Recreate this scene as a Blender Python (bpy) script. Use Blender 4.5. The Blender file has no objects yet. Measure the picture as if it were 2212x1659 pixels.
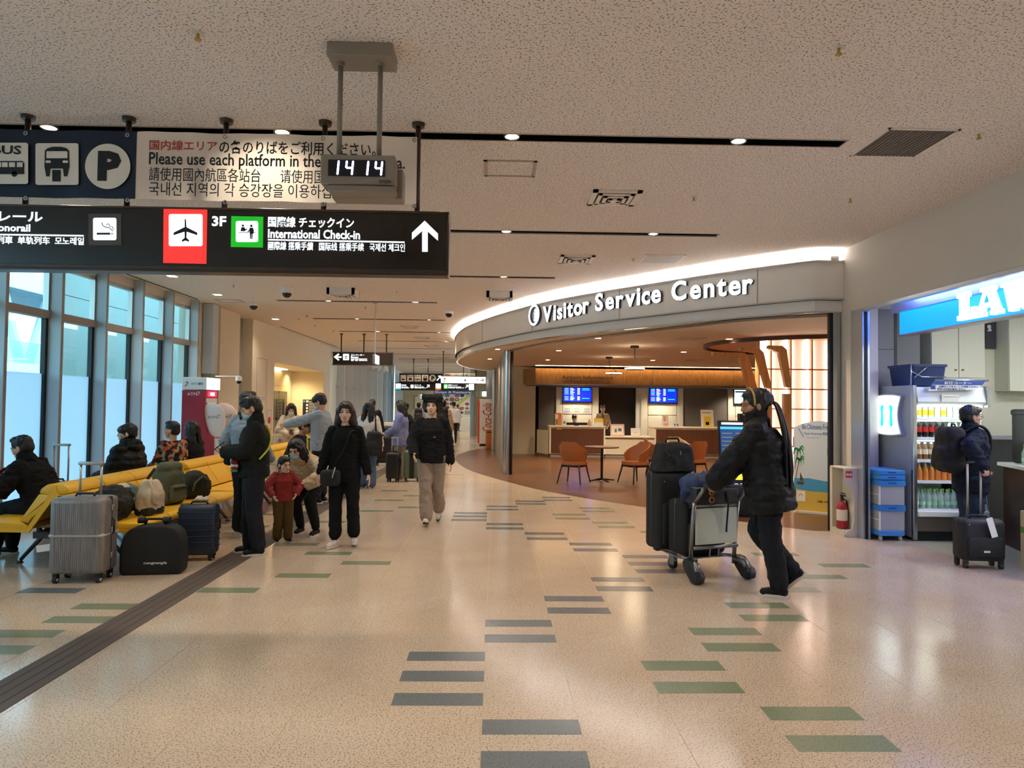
import bpy, bmesh, math, random
import numpy as np
from mathutils import Vector as V, Matrix
random.seed(7)
SC = bpy.context.scene
COL = SC.collection
R = math.radians
PI = math.pi
# ---------------------------------------------------------------- camera
FPX = 1534.0; IW, IH = 2212, 1659; CAMZ = 1.6
_y, _p, _r = R(1.267), R(1.711), R(.639)
_F = V((math.sin(_y)*math.cos(_p), math.cos(_y)*math.cos(_p), math.sin(_p)))
_R0 = V((math.cos(_y), -math.sin(_y), 0)); _U0 = _R0.cross(_F)
_R = _R0*math.cos(_r)+_U0*math.sin(_r); _U = _U0*math.cos(_r)-_R0*math.sin(_r)
cam = bpy.data.cameras.new('camera'); cam.sensor_width = 36; cam.lens = FPX/IW*36
cam.clip_start = .05; cam.clip_end = 400
camo = bpy.data.objects.new('camera', cam); COL.objects.link(camo)
camo.matrix_world = Matrix(((_R.x, _U.x, -_F.x, 0), (_R.y, _U.y, -_F.y, 0), (_R.z, _U.z, -_F.z, CAMZ), (0, 0, 0, 1)))
SC.camera = camo
def _ray(x, y): return _F*FPX+_R*(x-IW/2)-_U*(y-IH/2)
def at_y(x, y, Y):            # point at depth Y seen at a measured place of the photograph
    d = _ray(x, y); return V((0, 0, CAMZ))+d*(Y/d.y)
def at_z(x, y, Z=0):
    d = _ray(x, y); return V((0, 0, CAMZ))+d*((Z-CAMZ)/d.z)
def at_x(x, y, X):
    d = _ray(x, y); return V((0, 0, CAMZ))+d*(X/d.x)
# ---------------------------------------------------------------- world, daylight, exposure
SC.view_settings.view_transform = 'Standard'; SC.view_settings.look = 'None'
SC.view_settings.gamma = 1; SC.view_settings.use_curve_mapping = False
SC.view_settings.exposure = .97
wd = bpy.data.worlds.new('overcast_sky'); SC.world = wd; wd.use_nodes = True
_bg = wd.node_tree.nodes['Background']; _bg.inputs[0].default_value = (.5, .79, 1.0, 1); _bg.inputs[1].default_value = 3.0
def area(name, loc, rot, sx, sy, power, col, spread=180):
    l = bpy.data.lights.new(name, 'AREA'); l.shape = 'RECTANGLE'; l.size = sx; l.size_y = sy
    l.energy = power; l.color = col; l.spread = R(spread)
    o = bpy.data.objects.new(name, l); COL.objects.link(o); o.location = loc; o.rotation_euler = rot
    return o
DAY = (.55, .82, 1.0); WARM = (1.0, .86, .70)
# daylight that enters through the glazed wall on the left
# (portals: they only guide the sampling of the sky through the glass)
for _n, _l, _w, _h in (('daylight_window_wall', (-6.5, 3.4, 1.9), 3.5, 25), ('daylight_far_windows', (-6.4, 32.8, 1.8), 3.2, 13)):
    _a = area(_n, _l, (0, R(-90), 0), _w, _h, 1, DAY); _a.data.cycles.is_portal = True
_c = SC.cycles
_c.max_bounces = 7; _c.diffuse_bounces = 4; _c.glossy_bounces = 3; _c.transmission_bounces = 4; _c.transparent_max_bounces = 8
_c.caustics_reflective = False; _c.caustics_refractive = False; _c.sample_clamp_indirect = 6; _c.adaptive_threshold = .04
def spot(name, loc, power, col=WARM, ang=120, blend=1, rad=.05, parent=None, rot=(0, 0, 0)):
    l = bpy.data.lights.new(name, 'SPOT'); l.energy = power; l.color = col; l.spot_size = R(ang); l.spot_blend = blend
    l.shadow_soft_size = rad
    o = bpy.data.objects.new(name, l); COL.objects.link(o); o.location = loc; o.rotation_euler = rot
    if parent: o.parent = parent
    return o
# ---------------------------------------------------------------- materials
def lin(c):
    if isinstance(c, str): c = tuple(int(c[i:i+2], 16) for i in (0, 2, 4))
    return tuple(((v/255)/12.92 if v/255 <= .04045 else ((v/255+.055)/1.055)**2.4) for v in c)
MATS = {}
def mat(name, col='808080', rough=.5, metal=0, emit=0, ecol=None, trans=0, spec=.5, coat=0, sub=0):
    if name in MATS: return MATS[name]
    m = bpy.data.materials.new(name); m.use_nodes = True
    b = m.node_tree.nodes['Principled BSDF']; c = lin(col)
    b.inputs['Base Color'].default_value = (*c, 1); b.inputs['Roughness'].default_value = rough
    b.inputs['Metallic'].default_value = metal; b.inputs['Specular IOR Level'].default_value = spec
    b.inputs['Coat Weight'].default_value = coat
    if trans: b.inputs['Transmission Weight'].default_value = trans
    if sub:
        b.inputs['Subsurface Weight'].default_value = sub; b.inputs['Subsurface Radius'].default_value = (.012, .005, .003)
    if emit:
        b.inputs['Emission Color'].default_value = (*(lin(ecol) if ecol else c), 1); b.inputs['Emission Strength'].default_value = emit
    MATS[name] = m
    return m
def nodes(m):
    nt = m.node_tree; return nt, nt.nodes['Principled BSDF'], nt.nodes.new, nt.links.new
def speckle(m, base, dark, scale, thr, width, mixamt=1.0, bump=0, stretch=(1, 1, 1), second=None):
    """fine flecks of a second colour: terrazzo chips, fissures of mineral board"""
    nt, b, N, L = nodes(m)
    tc = N('ShaderNodeTexCoord'); mp = N('ShaderNodeMapping'); mp.inputs['Scale'].default_value = stretch
    L(tc.outputs['Object'], mp.inputs['Vector'])
    n1 = N('ShaderNodeTexNoise'); n1.inputs['Scale'].default_value = scale; n1.inputs['Detail'].default_value = 2; n1.inputs['Roughness'].default_value = .6
    L(mp.outputs[0], n1.inputs['Vector'])
    rp = N('ShaderNodeValToRGB'); rp.color_ramp.elements[0].position = thr; rp.color_ramp.elements[1].position = thr+width
    rp.color_ramp.elements[0].color = (0, 0, 0, 1); rp.color_ramp.elements[1].color = (mixamt,)*3+(1,)
    L(n1.outputs['Fac'], rp.inputs[0])
    mx = N('ShaderNodeMix'); mx.data_type = 'RGBA'; mx.inputs['A'].default_value = (*lin(base), 1); mx.inputs['B'].default_value = (*lin(dark), 1)
    L(rp.outputs[0], mx.inputs['Factor'])
    out = mx.outputs['Result']
    if second:
        n2 = N('ShaderNodeTexNoise'); n2.inputs['Scale'].default_value = second[1]; n2.inputs['Detail'].default_value = 3; L(tc.outputs['Object'], n2.inputs['Vector'])
        m2 = N('ShaderNodeMix'); m2.data_type = 'RGBA'; m2.blend_type = 'MULTIPLY'; m2.inputs['B'].default_value = (*lin(second[0]), 1)
        r2 = N('ShaderNodeMapRange'); r2.inputs['From Min'].default_value = .35; r2.inputs['From Max'].default_value = .7; r2.inputs['To Max'].default_value = second[2]
        L(n2.outputs['Fac'], r2.inputs['Value']); L(r2.outputs[0], m2.inputs['Factor']); L(out, m2.inputs['A']); out = m2.outputs['Result']
    L(out, b.inputs['Base Color'])
    if bump:
        bp = N('ShaderNodeBump'); bp.inputs['Strength'].default_value = bump; bp.inputs['Distance'].default_value = .004; bp.invert = True
        L(rp.outputs[0], bp.inputs['Height']); L(bp.outputs[0], b.inputs['Normal'])
    return m
def grain(m, c1, c2, scale=(1, 1, 1), nscale=6, detail=4, c3=None, bump=0):
    nt, b, N, L = nodes(m)
    tc = N('ShaderNodeTexCoord'); mp = N('ShaderNodeMapping'); mp.inputs['Scale'].default_value = scale
    L(tc.outputs['Object'], mp.inputs['Vector'])
    n = N('ShaderNodeTexNoise'); n.inputs['Scale'].default_value = nscale; n.inputs['Detail'].default_value = detail; L(mp.outputs[0], n.inputs['Vector'])
    rp = N('ShaderNodeValToRGB'); rp.color_ramp.elements[0].position = .3; rp.color_ramp.elements[1].position = .7
    rp.color_ramp.elements[0].color = (*lin(c1), 1); rp.color_ramp.elements[1].color = (*lin(c2), 1)
    if c3:
        e = rp.color_ramp.elements.new(.5); e.color = (*lin(c3), 1)
    L(n.outputs['Fac'], rp.inputs[0]); L(rp.outputs[0], b.inputs['Base Color'])
    if bump:
        bp = N('ShaderNodeBump'); bp.inputs['Strength'].default_value = bump; bp.inputs['Distance'].default_value = .003
        L(n.outputs['Fac'], bp.inputs['Height']); L(bp.outputs[0], b.inputs['Normal'])
    return m
def glassmat(name, tint='ffffff', gloss=.08, rough=.02):
    if name in MATS: return MATS[name]
    m = bpy.data.materials.new(name); m.use_nodes = True; nt = m.node_tree; nt.nodes.clear()
    o = nt.nodes.new('ShaderNodeOutputMaterial'); t = nt.nodes.new('ShaderNodeBsdfTransparent'); g = nt.nodes.new('ShaderNodeBsdfGlossy')
    fc = nt.nodes.new('ShaderNodeLayerWeight'); pw = nt.nodes.new('ShaderNodeMath'); pw.operation = 'POWER'; pw.inputs[1].default_value = 4
    fr = nt.nodes.new('ShaderNodeMath'); fr.operation = 'MULTIPLY_ADD'; fr.inputs[1].default_value = .7; fr.inputs[2].default_value = gloss*.5
    nt.links.new(fc.outputs['Facing'], pw.inputs[0]); nt.links.new(pw.outputs[0], fr.inputs[0])
    t.inputs[0].default_value = (*lin(tint), 1); g.inputs['Roughness'].default_value = rough
    mx = nt.nodes.new('ShaderNodeMixShader'); nt.links.new(fr.outputs[0], mx.inputs[0]); nt.links.new(t.outputs[0], mx.inputs[1]); nt.links.new(g.outputs[0], mx.inputs[2])
    nt.links.new(mx.outputs[0], o.inputs[0]); MATS[name] = m
    return m
def clearmat(name, tint, alpha=.5, rough=.3):
    """cloudy plastic: part see-through, part diffuse"""
    if name in MATS: return MATS[name]
    m = mat(name, tint, rough); b = m.node_tree.nodes['Principled BSDF']; b.inputs['Alpha'].default_value = alpha
    return m
# ---------------------------------------------------------------- mesh helpers
S2 = bpy.data.scenes.new('workshop'); VL2 = S2.view_layers[0]
def evaluate(ob):
    S2.collection.objects.link(ob); VL2.update()
    me = bpy.data.meshes.new_from_object(ob.evaluated_get(VL2.depsgraph)); d = ob.data
    bpy.data.objects.remove(ob)
    if isinstance(d, bpy.types.Mesh): bpy.data.meshes.remove(d)
    else: bpy.data.curves.remove(d)
    return me
class MB:
    """collects shapes into ONE mesh"""
    def __init__(s): s.bm = bmesh.new(); s.xf = None
    def _new(s, vs, m=None):
        if m is not None: bmesh.ops.transform(s.bm, matrix=m, verts=vs)
        return vs
    def box(s, a, b, bev=0, seg=1, m=None):
        a, b = V(a), V(b); c = (a+b)/2; d = b-a
        r = bmesh.ops.create_cube(s.bm, size=1); vs = r['verts']
        for v in vs: v.co = V((v.co.x*d.x, v.co.y*d.y, v.co.z*d.z))+c
        if bev:
            es = list({e for v in vs for e in v.link_edges})
            q = bmesh.ops.bevel(s.bm, geom=es, offset=bev, segments=seg, affect='EDGES', profile=.5)
            vs = list({v for f in q['faces'] for v in f.verts} | {v for v in vs if v.is_valid})
        return s._new(vs, m)
    def cyl(s, p0, p1, r0, r1=None, n=12, cap=True, m=None):
        p0, p1 = V(p0), V(p1); r1 = r0 if r1 is None else r1; d = p1-p0
        if d.length < 1e-7: return []
        q = bmesh.ops.create_cone(s.bm, cap_ends=cap, segments=n, radius1=r0, radius2=r1, depth=d.length)
        M = Matrix.Translation((p0+p1)/2) @ d.to_track_quat('Z', 'Y').to_matrix().to_4x4()
        bmesh.ops.transform(s.bm, matrix=M, verts=q['verts']); return s._new(q['verts'], m)
    _unit = {}
    def sph(s, c, r, n=12, k=8, m=None, rot=None):
        r = (r, r, r) if isinstance(r, (int, float)) else r
        if (n, k) not in MB._unit:
            pts = [V((0, 0, 1))]+[V((math.sin(PI*j/k)*math.cos(2*PI*i/n), math.sin(PI*j/k)*math.sin(2*PI*i/n), math.cos(PI*j/k))) for j in range(1, k) for i in range(n)]+[V((0, 0, -1))]; L = len(pts)-1
            fs = [(0, 1+i, 1+(i+1) % n) for i in range(n)]+[(1+(j-1)*n+i, 1+j*n+i, 1+j*n+(i+1) % n, 1+(j-1)*n+(i+1) % n) for j in range(1, k-1) for i in range(n)]+[(L, 1+(k-2)*n+(i+1) % n, 1+(k-2)*n+i) for i in range(n)]
            MB._unit[n, k] = (pts, fs)
        pts, fs = MB._unit[n, k]
        M = Matrix.Translation(c) @ (rot.to_4x4() if rot else Matrix()) @ Matrix.Diagonal((*r, 1)); new = s.bm.verts.new; vs = [new(M @ p) for p in pts]; nf = s.bm.faces.new
        for f in fs: nf([vs[i] for i in f])
        return s._new(vs, m)
    def cap(s, p0, r0, p1, r1, n=12):
        s.cyl(p0, p1, r0, r1, n); s.sph(p0, r0, n, 8); s.sph(p1, r1, n, 8)
    def chain(s, pts, rad, n=12):
        for i in range(len(pts)-1): s.cap(V(pts[i]), rad[i], V(pts[i+1]), rad[i+1], n)
    def loft(s, rings, cap=True, close=False):
        vr = [[s.bm.verts.new(p) for p in r] for r in rings]; n = len(vr[0])
        for i in range(len(vr)-1 + (1 if close else 0)):
            a, b = vr[i], vr[(i+1) % len(vr)]
            for k in range(n): s.bm.faces.new((a[k], a[(k+1) % n], b[(k+1) % n], b[k]))
        if cap and not close:
            s.bm.faces.new(list(reversed(vr[0]))); s.bm.faces.new(vr[-1])
        return [v for r in vr for v in r]
    def lathe(s, prof, n=16, m=None, cap=True):
        rings = [[V((r*math.cos(2*PI*k/n), r*math.sin(2*PI*k/n), z)) for k in range(n)] for r, z in prof]
        return s._new(s.loft(rings, cap), m)
    def tube(s, pts, r, n=8, close=False):
        pts = [V(p) for p in pts]; rings = []; N = len(pts); up = V((0, 0, 1)); last = None
        for i, p in enumerate(pts):
            a = pts[i-1] if (i > 0 or close) else p; b = pts[(i+1) % N] if (i < N-1 or close) else p
            d = (b-a).normalized()
            if last is None:
                x = d.cross(up if abs(d.z) < .9 else V((0, 1, 0))).normalized()
            else: x = (last-d*last.dot(d)).normalized()
            last = x; y = d.cross(x); rr = r[i] if isinstance(r, (list, tuple)) else r
            rings.append([p+x*(rr*math.cos(2*PI*k/n))+y*(rr*math.sin(2*PI*k/n)) for k in range(n)])
        return s.loft(rings, True, close)
    def prism(s, poly, d, axis='y', off=0, m=None):
        """polygon (u, w) extruded from off to off+d along an axis; y: (x,z), x: (y,z), z: (x,y)"""
        def P(u, w, t): return {'y': V((u, t, w)), 'x': V((t, u, w)), 'z': V((u, w, t))}[axis]
        a = [s.bm.verts.new(P(u, w, off)) for u, w in poly]; b = [s.bm.verts.new(P(u, w, off+d)) for u, w in poly]; n = len(a)
        s.bm.faces.new(a); s.bm.faces.new(list(reversed(b)))
        for k in range(n): s.bm.faces.new((a[k], b[k], b[(k+1) % n], a[(k+1) % n]))
        return s._new(a+b, m)
    def quad(s, *ps): return s.bm.faces.new([s.bm.verts.new(p) for p in ps])
    def build(s, name, m, parent=None, smooth=False, loc=None, rot=None, link=True):
        bmesh.ops.recalc_face_normals(s.bm, faces=s.bm.faces)
        me = bpy.data.meshes.new(name); s.bm.to_mesh(me); s.bm.free()
        return mkobj(name, me, m, parent, smooth, loc, rot)
def mkobj(name, me, m, parent=None, smooth=False, loc=None, rot=None):
    if isinstance(m, str): m = MATS[m]
    me.materials.clear(); me.materials.append(m)
    if smooth: me.shade_smooth()
    if smooth == 'auto': me.set_sharp_from_angle(angle=R(40))
    o = bpy.data.objects.new(name, me); COL.objects.link(o)
    if parent: o.parent = parent
    if loc is not None: o.location = loc
    if rot is not None: o.rotation_euler = rot
    return o
def tag(o, label, cat, group=None, kind=None):
    if label: o['label'] = label
    if cat: o['category'] = cat
    if group: o['group'] = group
    if kind: o['kind'] = kind
    return o
def thing(name, label, cat, loc=(0, 0, 0), rz=0, group=None):
    o = bpy.data.objects.new(name, None); COL.objects.link(o); o.location = loc; o.rotation_euler = (0, 0, rz); o.empty_display_size = .1
    return tag(o, label, cat, group)
ORD = ['first', 'second', 'third', 'fourth', 'fifth', 'sixth', 'seventh', 'eighth', 'ninth', 'tenth', 'eleventh', 'twelfth', 'thirteenth', 'fourteenth', 'fifteenth', 'sixteenth']
def struct(name, mb, m, parent=None, smooth=False, label=None):
    o = mb.build(name, m, parent, smooth)
    if not parent: o['kind'] = 'structure'
    if label: o['label'] = label
    return o
def copy_tree(o, parent=None):
    c = o.copy(); COL.objects.link(c); c.parent = parent
    for ch in list(o.children): copy_tree(ch, c)
    return c
def quick(name, m, parent, fn, smooth=False, **k):
    b = MB(); fn(b); return b.build(name, m, parent, smooth, **k)
def bx(name, m, parent, a, b, bev=0, seg=1, **k):
    q = MB(); q.box(a, b, bev, seg); return q.build(name, m, parent, smooth=('auto' if bev else False), **k)
# flat lettering, fitted into a box (x0..x1, z0..z1) of a plane that faces -Y of its parent
def text(name, body, m, parent, x0, x1, z0, z1, y=0, bold=0, depth=.002, shear=0, res=2, keep=False):
    cu = bpy.data.curves.new('lettering', 'FONT'); cu.body = body; cu.resolution_u = res; cu.offset = bold; cu.shear = shear
    cu.extrude = .01; me = evaluate(bpy.data.objects.new('lettering', cu))
    xs = [v.co.x for v in me.vertices]; ys = [v.co.y for v in me.vertices]
    if not xs: return None
    ax, bx_, ay, by = min(xs), max(xs), min(ys), max(ys)
    sx = (x1-x0)/max(1e-6, bx_-ax); sz = (z1-z0)/max(1e-6, by-ay)
    if keep: sx = sz = min(sx, sz)
    for v in me.vertices:
        c = v.co; v.co = V((x0+(c.x-ax)*sx, y-depth if c.z > 0 else y+.0005, z0+(c.y-ay)*sz))
    return mkobj(name, me, m, parent)
def flat(name, m, parent, polys, y=0, depth=.002):
    b = MB()
    for p in polys: b.prism(p, depth, 'y', y-depth)
    return b.build(name, m, parent)
def rrect(x0, x1, z0, z1, r=.01, n=4):
    pts = []
    for cx, cz, a0 in ((x1-r, z1-r, 0), (x0+r, z1-r, 90), (x0+r, z0+r, 180), (x1-r, z0+r, 270)):
        for k in range(n+1):
            a = R(a0+90*k/n); pts.append((cx+r*math.cos(a), cz+r*math.sin(a)))
    return pts
def circ(cx, cz, r, n=24, rz=None): return [(cx+r*math.cos(2*PI*k/n), cz+(rz or r)*math.sin(2*PI*k/n)) for k in range(n)]
def rect(x0, x1, z0, z1): return [(x0, z0), (x1, z0), (x1, z1), (x0, z1)]
def catmull(pts, n=8):
    P = [pts[0]]+list(pts)+[pts[-1]]; out = []
    for i in range(1, len(P)-2):
        p0, p1, p2, p3 = (V(q) for q in P[i-1:i+3])
        for k in range(n):
            t = k/n; out.append(.5*((2*p1)+(p2-p0)*t+(2*p0-5*p1+4*p2-p3)*t*t+(3*p1-p0-3*p2+p3)*t**3))
    out.append(V(pts[-1])); return out
# ================================================================ the hall
CEIL = 3.7; XW = -6.37; XR = 4.55; YB = -9.0; YE = 47.0
mat('floor_terrazzo', 'd8bc9c', .16, spec=.5)
speckle(MATS['floor_terrazzo'], 'cfbca7', '60503f', 110, .56, .05, .8, stretch=(1, 1, 1), second=('efe4d8', 1.3, .6))
def _floor_extra(m):
    nt, b, N, L = nodes(m)
    tc = N('ShaderNodeTexCoord'); n = N('ShaderNodeTexNoise'); n.inputs['Scale'].default_value = 3.0; n.inputs['Detail'].default_value = 2
    L(tc.outputs['Object'], n.inputs['Vector']); r = N('ShaderNodeMapRange'); r.inputs['To Min'].default_value = .11; r.inputs['To Max'].default_value = .2
    L(n.outputs['Fac'], r.inputs['Value']); L(r.outputs[0], b.inputs['Roughness'])
    bp = N('ShaderNodeBump'); bp.inputs['Strength'].default_value = .25; bp.inputs['Distance'].default_value = .0025
    L(n.outputs['Fac'], bp.inputs['Height']); L(bp.outputs[0], b.inputs['Normal'])
_floor_extra(MATS['floor_terrazzo'])
mat('tile_blue', '5d6468', .2); speckle(MATS['tile_blue'], '697174', '3c4245', 110, .58, .06, .7)
mat('tile_green', '76805c', .2); speckle(MATS['tile_green'], '828a70', '505840', 110, .58, .06, .7)
mat('ceiling_board', 'cdbfb2', .95, spec=.1)
speckle(MATS['ceiling_board'], 'e9dfd6', '7d6a5c', 70, .575, .03, .85, bump=.4)
mat('wall_cream', 'd9cfbd', .7, spec=.2); mat('wall_warm', 'e0d5c0', .75, spec=.2); mat('wall_grey', '8f928c', .6)
mat('black_slot', '0b0a0a', .8, spec=.1); mat('trim_white', 'd8d2c8', .5); mat('fin_white', 'bfcad0', .5, spec=.3); mat('fin_edge', '9a8f86', .5)
mat('alu', 'b8b4ac', .35, .8); mat('dark_frame', '16181a', .5); mat('steel', 'b9bcc0', .22, 1.0); mat('brown_metal', '4a4038', .45, .3)
mat('strip_brown', '54483f', .55); mat('strip_groove', '2c2622', .7)
b = MB(); b.quad((-12, YB, 0), (12, YB, 0), (12, YE+3, 0), (-12, YE+3, 0)); floor = struct('floor', b, 'floor_terrazzo', label='glossy beige terrazzo hall floor')
# coloured floor tiles: columns of .49 m, rows of .168 m
def tiles(name, m, L):
    me = None
    for x, y in L:
        if me is None:
            q = MB(); q.box((0, 0, -.01), (.488, .163, .0012)); o = q.build(name, m, floor); me = o.data
        else:
            o = bpy.data.objects.new(name, me); COL.objects.link(o); o.parent = floor
        o.location = (x, y, 0)
def fromrow(L): return L
BL = [(-.05, 3.5), (-.05, 3.17), (-.54, 3.83), (-.54, 4.16), (-.54, 4.49), (-.06, 5.18), (-.06, 4.84), (.42, 5.85), (.42, 5.51), (.9, 6.51), (.9, 6.18), (1.38, 6.85), (1.37, 7.18), (1.37, 7.51), (.87, 8.18), (.88, 7.85), (.38, 8.84), (.39, 8.5), (-.11, 9.52), (-.11, 9.19), (-.6, 10.47), (-.6, 10.17), (-.6, 9.85), (-.13, 11.18), (-.13, 10.85), (.34, 11.82), (.34, 11.5), (.82, 12.32), (.82, 11.97), (-3.96, 6.02), (-4.45, 5.69)]
GR = [(1.43, 3.66), (1.43, 3.33), (.93, 4.34), (.93, 4.0), (1.41, 5.01), (1.41, 4.68), (1.89, 5.68), (1.89, 5.34), (2.38, 6.18), (2.85, 6.66), (3.33, 7.15), (2.83, 7.68), (.85, 10.4), (.86, 10.03), (1.32, 11.06), (1.33, 10.74), (1.34, 9.7), (1.37, 9.35), (1.86, 9.0), (1.86, 8.66), (-2.5, 6.06), (-2.01, 6.59), (-1.53, 7.13), (-2.01, 7.58), (-2.48, 8.05), (-3.25, 5.56), (-3.25, 5.22), (-3.46, 4.9), (-3.46, 4.58), (-2.5, 9.6), (-2.0, 10.6), (-1.5, 11.0), (-2.0, 11.8), (-1.6, 12.4), (-2.1, 13.1), (-3.4, 10.2), (-3.4, 11.2), (-2.9, 13.6), (-2.0, 15.2), (-1.2, 16.2), (-3.2, 16.4), (-3.4, 9.2), (-3.9, 9.9), (-3.3, 8.7)]
tiles('floor_tile_blue', 'tile_blue', BL); tiles('floor_tile_green', 'tile_green', GR)
# brown joint cover that runs the length of the hall: four ribbed bars
for k in range(4):
    q = MB(); x = -2.8+k*.0735
    q.box((x, YB, -.01), (x+.068, 40, .004), .002); q.build('cover_bar', 'strip_brown', floor)
q = MB(); q.box((-2.8, YB, -.02), (-2.515, 40, .0012)); q.build('cover_groove', 'strip_groove', floor)
mat('seam', 'ab957e', .4)
for k in range(-8, 10):
    q = MB(); q.box((-.052+k*.4865-.0012, YB, -.005), (-.052+k*.4865+.0012, 30, .0006)); o = q.build('floor_seam', 'seam', floor)
# --------------------------------------------------------------- ceiling with recessed light slots
SLOTS = []
ends = {0: (-4.6, 2.72), 1: (-4.6, 2.68), 2: (-4.46, .94), 3: (-4.52, -1.25), 4: (-4.56, -1.3), 5: (-4.58, -1.36), 6: (-4.62, -1.4), 7: (-4.6, -1.45), 8: (-4.5, -1.45)}
for k in range(-5, 14):
    y = 5.44+k*3.045; a, e = ends.get(k, (-4.5, -1.4) if k > 0 else (-4.6, 2.7)); SLOTS.append((a, e, y, y+.135))
b = MB(); XA, XB = -6.6, 12.0; y = YB
for a, e, y0, y1 in SLOTS:
    if y0 <= YB: continue
    b.quad((XA, y, CEIL), (XA, y0, CEIL), (XB, y0, CEIL), (XB, y, CEIL))
    b.quad((XA, y0, CEIL), (XA, y1, CEIL), (a, y1, CEIL), (a, y0, CEIL)); b.quad((e, y0, CEIL), (e, y1, CEIL), (XB, y1, CEIL), (XB, y0, CEIL)); y = y1
b.quad((XA, y, CEIL), (XA, YE+3, CEIL), (XB, YE+3, CEIL), (XB, y, CEIL))
ceiling = struct('ceiling', b, 'ceiling_board', label='fissured beige mineral board ceiling')
mat('lamp_lens', 'fff0d8', .3, emit=8, ecol='ffdfae'); mat('lamp_lens_soft', 'fff2e2', .3, emit=5, ecol='ffe6c4'); mat('slot_edge', 'a89a8c', .5)
for a, e, y0, y1 in SLOTS:
    if y0 <= YB: continue
    q = MB(); z = CEIL+.14
    q.quad((a, y0, z), (e, y0, z), (e, y1, z), (a, y1, z)); q.quad((a, y0, CEIL), (e, y0, CEIL), (e, y0, z), (a, y0, z)); q.quad((a, y1, CEIL), (e, y1, CEIL), (e, y1, z), (a, y1, z))
    q.quad((a, y0, CEIL), (a, y1, CEIL), (a, y1, z), (a, y0, z)); q.quad((e, y0, CEIL), (e, y1, CEIL), (e, y1, z), (e, y0, z)); q.build('light_slot', 'black_slot', ceiling)
    q = MB()
    for u0, u1, w0, w1 in ((a-.012, e+.012, y0-.012, y0), (a-.012, e+.012, y1, y1+.012), (a-.012, a, y0, y1), (e, e+.012, y0, y1)): q.box((u0, w0, CEIL-.004), (u1, w1, CEIL+.01))
    q.build('slot_rim', 'slot_edge', ceiling)
    # downlights in the slot
    n = 0; x = .1+1.79*math.ceil((a+.1-.1)/1.79)
    while x < e-.1:
        si = sum(1 for q_ in SLOTS if 4 < q_[2] < y0); t = thing('slot_downlight', ('round warm downlight in a ceiling slot behind the camera' if y0 < 4 else 'round downlight, %s from the left in the %s ceiling slot from the camera' % (ORD[n], ORD[si])), 'light', (x, (y0+y1)/2, CEIL), 0, 'downlights in the ceiling slots')
        q = MB(); q.lathe([(.066, .0), (.066, .1), (.05, .1), (.055, .004)], 16, cap=False); q.build('reflector', 'alu', t, True)
        q = MB(); q.lathe([(.001, .09), (.052, .09), (.052, .094), (.001, .094)], 16, cap=False); q.build('lens', 'lamp_lens', t)
        spot('slot_lamp', (0, 0, .02), 46 if y0 < 13 else 78, WARM, 130, .8, .05, t); x += 1.79; n += 1
# --------------------------------------------------------------- glazed wall on the left
mat('frosted', 'c8d6dc', .6, spec=.2)
def _frost(m):
    nt = m.node_tree; N, L = nt.nodes.new, nt.links.new; out = nt.nodes['Material Output']
    t = N('ShaderNodeBsdfTranslucent'); t.inputs[0].default_value = (.72, .85, .92, 1); mx = N('ShaderNodeMixShader'); mx.inputs[0].default_value = .75
    L(nt.nodes['Principled BSDF'].outputs[0], mx.inputs[1]); L(t.outputs[0], mx.inputs[2]); L(mx.outputs[0], out.inputs[0])
_frost(MATS['frosted']); mat('far_pane', 'b4c6cc', .5); _frost(MATS['far_pane']); MATS['far_pane'].node_tree.nodes['Mix Shader'].inputs[0].default_value = .3; glassmat('pane_glass', 'e4f3f3')
FY = [9.03+1.145*k for k in range(-16, 6)]   # fins
b = MB(); b.box((XW-.15, YB, 0), (XW+.12, 15.9, .26)); b.box((XW-.15, YB, 3.56), (XW+.05, 15.9, CEIL)); wall_left = struct('wall_left', b, 'trim_white', label='white sill and head of the glazed wall')
q = MB(); q.box((XW-.06, YB, 2.75), (XW+.07, 15.0, 2.86), .005); q.build('transom', 'fin_edge', wall_left)
for k in range(len(FY)-1):
    y0, y1 = FY[k]+.03, FY[k+1]-.03
    w = thing('window_%d' % (k+1), 'tall window bay %s, frosted below and clear above' % ('of the glazed wall behind the camera' if y1 < 8 else 'number %d from the left edge of the photo' % (k-15+1)), None); w['kind'] = 'structure'
    q = MB(); q.box((XW-.012, y0, .26), (XW, y1, 1.97)); q.build('frosted_pane', 'frosted', w)
    q = MB(); q.box((XW-.012, y0, 1.97), (XW, y1, 2.75)); q.build('clear_pane', 'pane_glass', w)
    q = MB(); q.box((XW-.012, y0, 2.86), (XW, y1, 3.56)); q.build('upper_pane', 'pane_glass', w)
    q = MB(); q.box((XW-.03, y1-.055, .26), (XW+.035, y1, 2.75)); q.build('frame_stile', 'dark_frame', w)
    q = MB(); q.box((XW-.03, y1-.035, 2.86), (XW+.05, y1, 3.56)); q.box((XW-.03, y0, 3.5), (XW+.05, y1, 3.56)); q.build('upper_frame', 'alu', w)
for y in FY:
    q = MB(); q.box((XW-.05, y-.03, 0), (XW+.215, y+.03, CEIL), .003); o = q.build('window_fin', 'fin_white', wall_left)
    q = MB(); q.box((XW+.2155, y-.024, .02), (XW+.219, y+.024, CEIL-.02)); q.build('fin_edge_cap', 'fin_edge', wall_left)
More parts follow.
